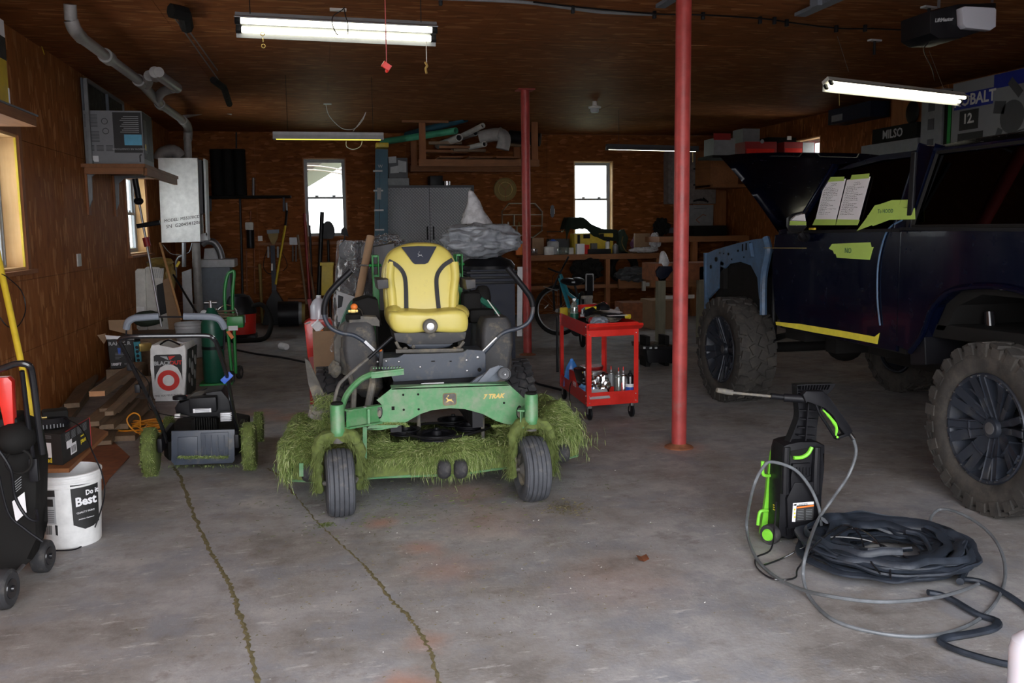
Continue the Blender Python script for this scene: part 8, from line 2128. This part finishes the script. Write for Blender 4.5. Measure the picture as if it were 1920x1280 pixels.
# boxes on the high shelf above the hood
YS2=12.6
def HS(x,y,Y=YS2):return P(x,y,Y=Y)
zs2=HS(1400,291).z
hs_=root('high_shelf','dark high shelf holding red boxes above the truck hood','shelf',HS(1430,293));obj('shelf_board',hs_,'black_matte',lambda bm:boxmm(bm,(HS(1335,290).x,YS2-.02,zs2-.04),(XR-.01,YS2+.5,zs2)),smooth=False)
def hbox(name,label,x0,x1,y0,mat,Y=YS2,z0=None):
    o=root(name,label,'box',HS((x0+x1)/2,290,Y))
    a,b=HS(x0,290,Y).x,HS(x1,290,Y).x
    obj('carton',o,mat,lambda bm:boxmm(bm,(a,Y,(zs2 if z0 is None else z0)+.001),(b,Y+.35,HS(0,y0,Y).z),.004),smooth=False)
    return o
q=hbox('glove_box','grey and red carton at the left end of the high shelf',1338,1378,247,'grey_mid');obj('red_band',q,'red_dark',lambda bm:boxmm(bm,HS(1338,262,YS2-.003),HS(1370,250,YS2)),smooth=False)
q=hbox('red_carton','wide red carton in the middle of the high shelf',1397,1456,254,'red_dark');obj('bright_band',q,'red',lambda bm:boxmm(bm,HS(1400,287,YS2-.003),HS(1452,279,YS2)),smooth=False);obj('round_mark',q,'grey_mid',lambda bm:lathe(bm,[(.03,0),(.03,.003)],HS(1429,265,YS2-.001),(0,-1,0),16))
q=hbox('red_carton','red carton with white label at the right end of the high shelf',1470,1528,254,'red_dark');obj('white_label',q,'grey_light',lambda bm:boxmm(bm,HS(1505,287,YS2-.003),HS(1527,267,YS2)),smooth=False);obj('print_mark',q,'off_white',lambda bm:boxmm(bm,HS(1476,262,YS2-.003),HS(1484,255,YS2)),smooth=False);obj('bright_band',q,'red',lambda bm:boxmm(bm,HS(1472,288,YS2-.002),HS(1504,278,YS2)),smooth=False)
q=hbox('tall_carton','tall grey white carton behind the red cartons',1392,1424,225,'grey_mid',YS2+.4)
q=hbox('dark_carton','dark carton behind the red cartons on the right',1440,1500,244,'black_matte',YS2+.4)
# right wall: high shelf with big cartons behind the truck
XK=6.62
def RW(x,y,X=XK):return P(x,y,X=X)
zk=RW(1800,285).z-.02
ks=root('wall_shelf','long high shelf on the right wall behind the truck roof','shelf',(6.9,9,zk));obj('shelf_board',ks,'stain_y',lambda bm:boxmm(bm,(XK-.03,6.2,zk-.04),(XR-.001,11.2,zk)),smooth=False)
for y in (6.5,8.7,10.9):obj('bracket',ks,'black',lambda bm:bar(bm,(XR-.01,y,zk-.5),(XK+.05,y,zk-.05),.03,.03),smooth=False)
def wbox(name,label,x0,x1,ytop_px,mat,h=None,X=XK,cat='box'):
    o=root(name,label,cat,RW((x0+x1)/2,270,X));ya,yb2=RW(x0,270,X).y,RW(x1,270,X).y
    z1=P(x1,ytop_px,X=X).z if h is None else zk+h
    z1=min(z1,ZC-.03)
    obj('carton',o,mat,lambda bm:boxmm(bm,(X,yb2,zk+.001),(X+.45,ya,z1),.004),smooth=False)
    return o,ya,yb2,z1
q,ya,yb2,z1=wbox('saw_carton','big white saw carton with blue banner on the right wall shelf',1782,1990,150,'box_dim',.74)
y_=lambda x:RW(x,270).y
def wq(nm,mat,x0,x1,za,zb2,p=None,o_=.002):return obj(nm,p or q,mat,lambda bm:boxmm(bm,(XK-o_,y_(x1),za),(XK-.0002,y_(x0),zb2)),smooth=False)
M['banner_blue']=pm('banner_blue',(.01,.02,.25),.5)
zq=lambda y,x:RW(x,y).z
wq('blue_banner','banner_blue',1786,1858,zk+.46,zk+.62);wq('blue_top','banner_blue',1858,1990,zk+.60,zk+.735)
wq('black_panel','print_black',1797,1832,zk+.24,zk+.44);wq('black_panel','print_black',1795,1842,zk+.05,zk+.21)
text('lettering',q,'off_white','KOBALT',(XK-.003,(y_(1858)+y_(1790))/2,zk+.54),(0,-1,0),(0,0,1),.16,.0008,bold=.004)
text('lettering',q,'off_white','12.',(XK-.003,(y_(1828)+y_(1800))/2,zk+.35),(0,-1,0),(0,0,1),.14,.0008,bold=.004)
def sawpic(bm):
    c=Vector((XK-.002,y_(1895),zk+.3))
    lathe(bm,[(.16,0),(.16,.002)],c,(-1,0,0),24); 
    for a,b,w in (((.25,.12),(.1,.1),.12),((-.1,.2),(.05,.35),.08),((-.3,-.12),(.3,-.2),.05),((.15,-.1),(.2,-.22),.07)):bar(bm,c+Vector((0,a[0],a[1])),c+Vector((0,b[0],b[1])),w,.004,up=Vector((0,0,1))if abs(a[0]-b[0])>.2 else Vector((1,0,0)))
obj('saw_picture',q,'grey_dark',sawpic,smooth=False)
q2,*_=wbox('green_edged_carton','narrow dark carton with green edge beside the saw carton',1768,1781,0,'black_matte',.68);obj('green_edge',q2,'green',lambda bm:boxmm(bm,(XK-.003,y_(1781),zk+.01),(XK-.0002,y_(1775),zk+.6)),smooth=False)
q3,*_=wbox('white_carton','tall dim white carton left of the green edged one',1725,1764,0,'grey_mid',.72)
for (z_,w)in ((.1,.1),(.3,.12),(.5,.1)):obj('print',q3,'grey_dark',lambda bm:boxmm(bm,(XK-.002,y_(1750),zk+z_),(XK-.0002,y_(1738),zk+z_+w)),smooth=False)
q4_,*_=wbox('white_carton','low wide white carton under the dark lettered one',1615,1720,0,'grey_mid',.24)
q5=root('lettered_carton','dark carton with pale capital letters on the right shelf','box',(XK+.2,y_(1670),zk+.245));obj('carton',q5,'black_matte',lambda bm:boxmm(bm,(XK+.02,y_(1715),zk+.242),(XK+.4,y_(1632),zk+.42),.004),smooth=False);text('lettering',q5,'grey_light','MILSO',(XK+.017,y_(1670),zk+.33),(0,-1,0),(0,0,1),.14,.0008,bold=.003)
q6=root('orange_board','dim orange board with dark figure behind the tilted light','board',(XK+.3,y_(1660),zk+.43));obj('board',q6,'stain_z',lambda bm:boxmm(bm,(XK+.3,y_(1720),zk+.421),(XK+.34,y_(1628),zk+.80)),smooth=False);obj('dark_figure',q6,'black',lambda bm:[sphere(bm,(XK+.27,y_(1670),zk+.58),(.03,.12,.14),14)])
o=root('dark_carton','dark blue carton high on the right wall near the window','box',RW(1590,210,6.9));obj('carton',o,'navy',lambda bm:boxmm(bm,(6.88,RW(1632,210,6.88).y,RW(1600,225,6.88).z),(7.15,RW(1553,210,6.88).y,RW(1600,196,6.88).z),.004),smooth=False);obj('white_base',o,'grey_mid',lambda bm:boxmm(bm,(6.876,RW(1580,210,6.88).y,RW(1570,227,6.88).z),(6.88,RW(1560,210,6.88).y,RW(1570,215,6.88).z)),smooth=False)
# ================================================================== middle background, behind the mower
# plastic wrapped seats, cardboard tube, green tarp, trash can
YM=7.4
def MM(x,y,Y=YM):return P(x,y,Y=Y)
sw=root('spare_chair','spare black seat wrapped in clear crinkled plastic behind the mower','seat',(MM(655,600).x,YM+.2,0))
obj('seat_back',sw,'black',lambda bm:prism(bm,[MM(x,y)for x,y in ((640,465),(650,455),(680,453),(700,460),(712,500),(705,600),(700,660),(632,660),(625,560),(632,500))],(0,.2,0),.03))
def crinkle(bm):
    def fn(u,v):
        x=618+95*u;y=450+210*v
        xx=x+(14*(1-v)if u<.5 else -6*(1-v))*(1-u)
        yy=YM-.04-.10*math.sin(PI*u)-.03*mnoise.noise(Vector((u*9,v*14,1)))-.02*mnoise.noise(Vector((u*25,v*30,5)))
        return P(xx,y,Y=yy)
    grid(bm,40,60,fn)
obj('plastic_film',sw,'clear_plastic',crinkle,angle=180)
def headrest(x0,x1,y0,y1):
    return lambda bm:prism(bm,[MM(x,y,YM-.1)for x,y in ((x0,y1-6),(x0,y0+8),(x0+8,y0),(x1-8,y0),(x1,y0+8),(x1,y1-6),(x1-6,y1),(x0+6,y1))],(0,.1,0),.02)
obj('headrest',sw,'grey_dark',headrest(636,672,452,486));obj('headrest',sw,'grey_dark',headrest(676,712,455,490))
o=obj('plastic_crumple',sw,'clear_plastic',lambda bm:blob(bm,MM(722,452,YM),(.14,.08,.05),3,.5,4,4))
obj('seat_base',sw,'black_matte',lambda bm:boxmm(bm,(MM(630,660).x,YM-.1,0),(MM(705,660).x,YM+.4,MM(0,655).z),.03))
o=obj('carton_insert',sw,'grey_light',lambda bm:prism(bm,[MM(x,y,YM-.3)for x,y in ((631,545),(665,556),(664,600),(634,604))],(0,.1,0)),smooth=False,label='silver white printed carton');obj('dark_print',o,'black',lambda bm:[prism(bm,[MM(x,y,YM-.303)for x,y in ((634,553),(644,556),(641,575),(633,578))],(0,.002,0))],smooth=False)
o=obj('lift_brace',None,'dusty' if 0 else 'cardboard',lambda bm:cyl(bm,P(695,443,Y=6.6),P(672,560,Y=6.45),.028,n=20));tag(o,'long brown cardboard tube leaning behind the mower seat','tube')
o=obj('tube_strap',None,'steel',lambda bm:cyl(bm,P(676,497,Y=6.5),P(700,498,Y=6.3),.006,n=8));tag(o,'thin metal pin tying the cardboard tube to the green post','pin')
o=obj('dark_console',None,'grey_dark',lambda bm:prism(bm,[P(x,y,Y=6.9)for x,y in ((700,462),(740,455),(745,600),(745,745),(705,745))],(0,.2,0),.02));tag(o,'dark grey padded panel between the wrapped seat and the mower','panel')
# dark trash can with bags
YT=8.6
tcx=P(925,600,Y=YT).x
tz=P(925,505,Y=YT).z
tcn=root('trash_can','large black wheeled trash can behind the mower','trash can',(tcx,YT,0))
hw=(P(973,560,Y=YT).x-P(876,560,Y=YT).x)/2
obj('body',tcn,'navy',lambda bm:prism(bm,rr(tcx,0,0,0,0,0)[:0]or [(tcx-hw*.85,YT,.0),(tcx+hw*.85,YT,.0),(tcx+hw*.85,YT+.5,.0),(tcx-hw*.85,YT+.5,.0)],(0,0,tz)),smooth=False)
for k in range(3):obj('rim_rib',tcn,'black',lambda bm:boxmm(bm,(tcx-hw,YT-.02,tz-.04-.05*k),(tcx+hw,YT+.52,tz-.015-.05*k),.005))
obj('lid',tcn,'black',lambda bm:lathe(bm,[(hw*1.05,0),(hw*1.05,.03),(hw*.9,.08),(hw*.5,.12),(0,.125)],(tcx,YT+.24,tz),n=28))
obj('white_strip',tcn,'grey_light',lambda bm:bar(bm,P(975,500,Y=YT-.02),P(974,630,Y=YT-.02),.05,.01),smooth=False)
def bag(bm):
    a=P(905,480,Y=YT+.1);blob(bm,a,(.36,.26,.15),5,.35,1.8,5)
    blob(bm,P(895,466,Y=YT+.15),(.30,.2,.10),9,.35,2.2,4)
o=obj('trash_bag',None,'bag_grey',bag,angle=180);o.location.z=tz+.09;tag(o,'crumpled grey plastic bag lying on the trash can','bag')
def bag2(bm):
    lathe(bm,[(.0,.52),(.02,.50),(.06,.40),(.10,.30),(.15,.18),(.20,.05),(.22,-.02)],P(897,450,Y=YT+.35)-Vector((0,0,.02)),(-.12,0,1),20)
    for v in bm.verts:v.co+=Vector((mnoise.noise(v.co*9),mnoise.noise(v.co*9+Vector((5,5,5))),0))*.035
o=obj('trash_bag',None,'bag_silver',bag2,angle=180);tag(o,'tall pointed translucent bag behind the grey one','bag')
# red fuel cans, jug, weed sprayer at the left of the mower
o=root('fuel_can','red plastic fuel can left of the mower','fuel can',(P(590,690,Y=7.9).x,7.9,0)); 
def FC(x,y,Y=7.8):return P(x,y,Y=Y)
obj('body',o,'red',lambda bm:prism(bm,[FC(x,y)for x,y in ((570,606),(578,600),(620,598),(624,605),(622,672),(577,672),(574,640))],(0,.2,0),.015));obj('white_edge',o,'grey_light',lambda bm:tube(bm,[FC(571,607,7.78),FC(582,604,7.78)],.006,6));obj('dark_base',o,'red_dark',lambda bm:boxmm(bm,(FC(578,672).x,7.8,0),(FC(622,672).x,8.0,FC(0,672).z),.01))  # lower part of the can in a darker red
o=root('plastic_jug','cloudy white plastic jug on the red fuel can','jug',FC(597,600,7.95));c=FC(599,600,7.9)
obj('body',o,'milky',lambda bm:lathe(bm,[(.065,.0),(.075,.01),(.075,.12),(.05,.17),(.022,.19),(.022,.21)],c,n=20)); 
o=root('nozzle_gun','orange and white torch nozzle hanging left of the mower','nozzle',FC(603,625,7.4))
obj('orange_body',o,'orange',lambda bm:bar(bm,FC(598,615,7.4),FC(611,635,7.4),.05,.04,bev=.01));obj('white_top',o,'paper',lambda bm:bar(bm,FC(591,606,7.4),FC(600,616,7.4),.07,.05,bev=.01));obj('chrome_tip',o,'chrome',lambda bm:cyl(bm,FC(610,633,7.4),FC(607,643,7.4),.014,n=10));obj('trigger',o,'navy',lambda bm:bar(bm,FC(593,618,7.4),FC(601,625,7.4),.02,.02))
o=obj('cardboard_box',None,'cardboard',lambda bm:boxmm(bm,(FC(590,700,7.7).x,7.35,0),(FC(632,700,7.7).x,7.7,FC(0,640,7.4).z),.003),smooth=False);tag(o,'plain cardboard box under the torch nozzle','box')
# bicycle --------------------------------------------------------------------------------------
bi=root('bicycle','teal mountain bike with black saddle parked behind the red cart','bicycle',(3.3,12.0,0))
YBk=11.9
def BK(x,y,Y=YBk):return P(x,y,Y=Y)
fw=BK(1046,595,12.3);fw.z=.36
Rw=.35
for c,ax in ((fw,(-.55,-.85,0)),(BK(1092,615,11.0),(-.97,.2,0))):
    c.z=.36
    t_=obj('wheel',bi,'black_matte',lambda bm:torus(bm,c,ax,Rw-.02,.028,44,10))
    obj('rim',t_,'steel_dull',lambda bm:torus(bm,c,ax,Rw-.055,.010,40,6));obj('hub',t_,'steel_dull',lambda bm:cyl(bm,c-Vector(ax)*.05,c+Vector(ax)*.05,.025))
    def spk(bm):
        Fm=frame_of(ax)
        for k in range(20):a=2*PI*k/20;cyl(bm,c,c+Fm@Vector((math.cos(a),math.sin(a),0))*(Rw-.06),.0015,n=4,cap=False)
    obj('spokes',t_,'steel',spk,kind='stuff')
obj('fork',bi,'black',lambda bm:[tube(bm,[fw+Vector((s_,0,0)),BK(1044,540,12.25)+Vector((s_,0,0)),BK(1050,512,12.2)],.016,8)for s_ in (-.05,.05)])
obj('frame_tube',bi,'teal',lambda bm:[tube(bm,[BK(1050,522,12.2),BK(1062,560,12.0),BK(1074,600,11.8),BK(1076,612,11.8)],.028,10),tube(bm,[BK(1051,515,12.2),BK(1065,550,12.05),BK(1085,565,11.8)],.024,10),tube(bm,[BK(1088,550,11.75),BK(1078,612,11.78)],.02,8)])
obj('handlebar',bi,'black',lambda bm:[tube(bm,[BK(1028,503,12.4),BK(1040,508,12.3),BK(1050,510,12.2),BK(1056,500,12.0),BK(1066,481,11.9)],.013,8,smooth=3),tube(bm,[BK(1050,512,12.2),BK(1050,525,12.2)],.02,8)])
obj('saddle',bi,'black',lambda bm:[sphere(bm,BK(1065,527,11.75),(.10,.16,.045),16),sphere(bm,BK(1082,526,11.75),(.10,.16,.045),16),sphere(bm,BK(1074,530,11.75),(.13,.14,.04),16)])
obj('saddle_badge',bi,'grey_light',lambda bm:box(bm,BK(1075,529,11.55),(.045,.004,.018)),smooth=False)
obj('seat_post',bi,'black',lambda bm:cyl(bm,BK(1078,535,11.75),BK(1084,560,11.75),.016))
obj('reflector',bi,'grey_light',lambda bm:bar(bm,BK(1021,578,12.1),BK(1028,571,12.1),.02,.01),smooth=False)
obj('brake_lever',bi,'steel',lambda bm:cyl(bm,BK(1019,537,12.2),BK(1045,545,12.1),.007,n=8))
obj('crank',bi,'black',lambda bm:[lathe(bm,[(.09,-.005),(.09,.005)],BK(1082,618,11.75),(-.5,-.87,0),20),cyl(bm,BK(1082,618,11.7),BK(1095,640,11.65),.012),box(bm,BK(1096,642,11.6),(.09,.06,.02))])
obj('cables',bi,'black',lambda bm:[tube(bm,[BK(1046,508,12.2),BK(1036,520,12.15),BK(1040,540,12.1),BK(1050,530,12.15)],.004,6,smooth=4)])
# blue washer fluid, cartons near the cart
o=root('fluid_jug','jug of bright blue fluid under the bench behind the cart','jug',P(1160,625,Y=13.2));c=P(1157,630,Y=13.2);c.z=.0
obj('body',o,'milky',lambda bm:lathe(bm,[(.07,.12),(.08,.2),(.05,.26),(.022,.28),(.022,.3)],c,n=18));obj('blue_liquid',o,'blue_bag',lambda bm:lathe(bm,[(.08,.0),(.085,.01),(.085,.2),(.0,.2)],c,n=18))
o=obj('brown_carton',None,'rust',lambda bm:boxmm(bm,(P(1168,630,Y=13).x,13.0,0),(P(1222,630,Y=13).x,13.4,P(0,603,Y=13).z),.004),smooth=False);tag(o,'reddish brown carton on the floor behind the cart','box')
o=obj('floor_carton',None,'cardboard',lambda bm:boxmm(bm,(P(1222,630,Y=12.6).x,12.6,0),(P(1285,630,Y=12.6).x,13.1,P(0,600,Y=12.6).z),.004),smooth=False);tag(o,'wide flat cardboard carton behind the near post','box')
o=obj('white_rag',None,'grey_light',lambda bm:[blob(bm,P(1245,632,Y=12.2),(.20,.1,.07),4,.4,2,4)]);tag(o,'pale grey rag on the floor left of the near post','rag')
# vise stand with grey timber legs
yv=11.3
def VS(x,y,Y=yv):return P(x,y,Y=Y)
vs_=root('work_stand','grey timber work table with dark vise seen around the near post','table',VS(1280,600))
obj('table_top',vs_,'rust',lambda bm:boxmm(bm,VS(1228,527),Vector((VS(1345,520).x,yv+.5,VS(0,520).z)),.004),smooth=False)
for x in (1241,1318):
    b0=VS(x,600);obj('leg',vs_,'grey_wood',lambda bm:boxmm(bm,(VS(x-7,560).x,yv,0),(VS(x+7,560).x,yv+.1,VS(0,528).z)),smooth=False)
obj('stretcher',vs_,'stain_x',lambda bm:boxmm(bm,(VS(1228,560).x,yv+.15,VS(0,573).z),(VS(1330,560).x,yv+.2,VS(0,552).z)),smooth=False)
obj('white_board',vs_,'off_white',lambda bm:boxmm(bm,(VS(1248,560).x,yv+.05,VS(0,598).z),(VS(1305,560).x,yv+.08,VS(0,590).z)),smooth=False)
obj('vise_body',vs_,'navy',lambda bm:prism(bm,[VS(x,y,yv-.05)for x,y in ((1231,508),(1238,499),(1260,499),(1262,507),(1252,520),(1240,524),(1233,518))],(0,.25,0),.01),label='dark blue vise')
o=obj('foil_pack',None,'bag_silver',lambda bm:[lathe(bm,[(.06,0),(.075,.04),(.055,.12),(.04,.17),(.02,.2)],VS(1246,499,yv+.05),(-.15,0,1),12)]);tag(o,'silver foil pack standing on the vise','bag')
o=obj('dark_clutter',None,'black',lambda bm:[box(bm,VS(1320,513,yv+.2),(.3,.25,.08),.1,bev=.02),box(bm,VS(1335,505,yv+.3),(.1,.1,.06),.4)]);tag(o,'dark tools lying on the work table near the truck','tools')
# black plastic case on the floor
cs2=root('tool_case','black plastic case on the floor between the cart and the near post','case',P(1240,680))
def KS(x,y,Y=9.2):return P(x,y,Y=Y)
obj('case_body',cs2,'black',lambda bm:prism(bm,[KS(x,y)for x,y in ((1212,654),(1262,654),(1262,682),(1250,678),(1222,678),(1220,684),(1215,678))],(0,.35,0),.01));obj('case_lid',cs2,'black_gloss',lambda bm:prism(bm,[KS(x,y,9.15)for x,y in ((1206,648),(1265,648),(1265,656),(1208,656))],(0,.4,0),.008));obj('latch',cs2,'grey_light',lambda bm:[box(bm,KS(x,652,9.14),(.025,.01,.02))for x in (1208,1220,1230)],smooth=False)
for x in (1214,1250):obj('case_foot',cs2,'black_matte',lambda bm:boxmm(bm,(KS(x,680).x,9.25,0),(KS(x+8,680).x,9.45,KS(0,678).z),.004))
for L_o,pts_ in ((L1,((470,50,5.15),(790,64,5.15))),(L2_,((540,259,9.9),(700,261,9.9))),(L3,((1160,279,12.2),(1290,282,12.2)))):
    for (x,y,Y)in pts_:
        p=P(x,y,Y=Y)
        obj('suspension_wire',L_o,'black',lambda bm:cyl(bm,p+Vector((0,0,.03)),(p.x,p.y,ZC-.001),.0025,n=5))
# more clutter heaped on the cart top
o=obj('screwdriver',None,'print_yellow',lambda bm:[cyl(bm,CP(.12,.5,zt+.12),CP(.2,.44,zt+.13),.014,n=10)]);tag(o,'yellow screwdriver grip on the heaped cart tools','screwdriver')
o=obj('angle_grinder',None,'black',lambda bm:[cyl(bm,CP(.1,.4,zt+.09),CP(.3,.55,zt+.14),.03,n=12),sphere(bm,CP(.28,.5,zt+.12),(.06,.05,.04),12)]);tag(o,'black power tool lying behind the brown cloth on the cart','tool')
o=obj('socket_rail',None,'steel_dull',lambda bm:[bar(bm,CP(.05,.35,zt+.08),CP(.16,.62,zt+.11),.03,.02)]+[cyl(bm,CP(.06+.02*k,.38+.05*k,zt+.09),CP(.06+.02*k,.38+.05*k,zt+.13),.011,n=8)for k in range(5)]);tag(o,'grey socket rail with short sockets on the cart top','socket set')
o=obj('trigger_sprayer',None,'dusty',lambda bm:[box(bm,CP(.24,.85,zt+.10),(.06,.05,.18),.4,bev=.01),box(bm,CP(.22,.82,zt+.19),(.10,.04,.03),.2,bev=.008)]);tag(o,'grey upright pump bottle at the cart back','bottle')
# settle things on the surfaces that carry them
shelf_z=WB(0,562).z+.002
for nm in ('plastic_sheet','grey_engine'):bpy.data.objects[nm].location.z=shelf_z
ty=bpy.data.objects['tyre']
for q in [q for q in bpy.data.objects if q.name=='tyre' and q.type=='EMPTY']:q.location.z+=shelf_z+.272-WB(1168,516,15.05).z
b2z=WB(0,462,14.3).z+.002
bpy.data.objects['black_cases'].location.z=b2z
bpy.data.objects['plastic_wrap'].location.z=zbt+.001
bpy.data.objects['black_bundle'].location.z=b2z
bpy.data.objects['purple_cloth'].location.z=zbt
bpy.data.objects['work_light'].location.z=zbt
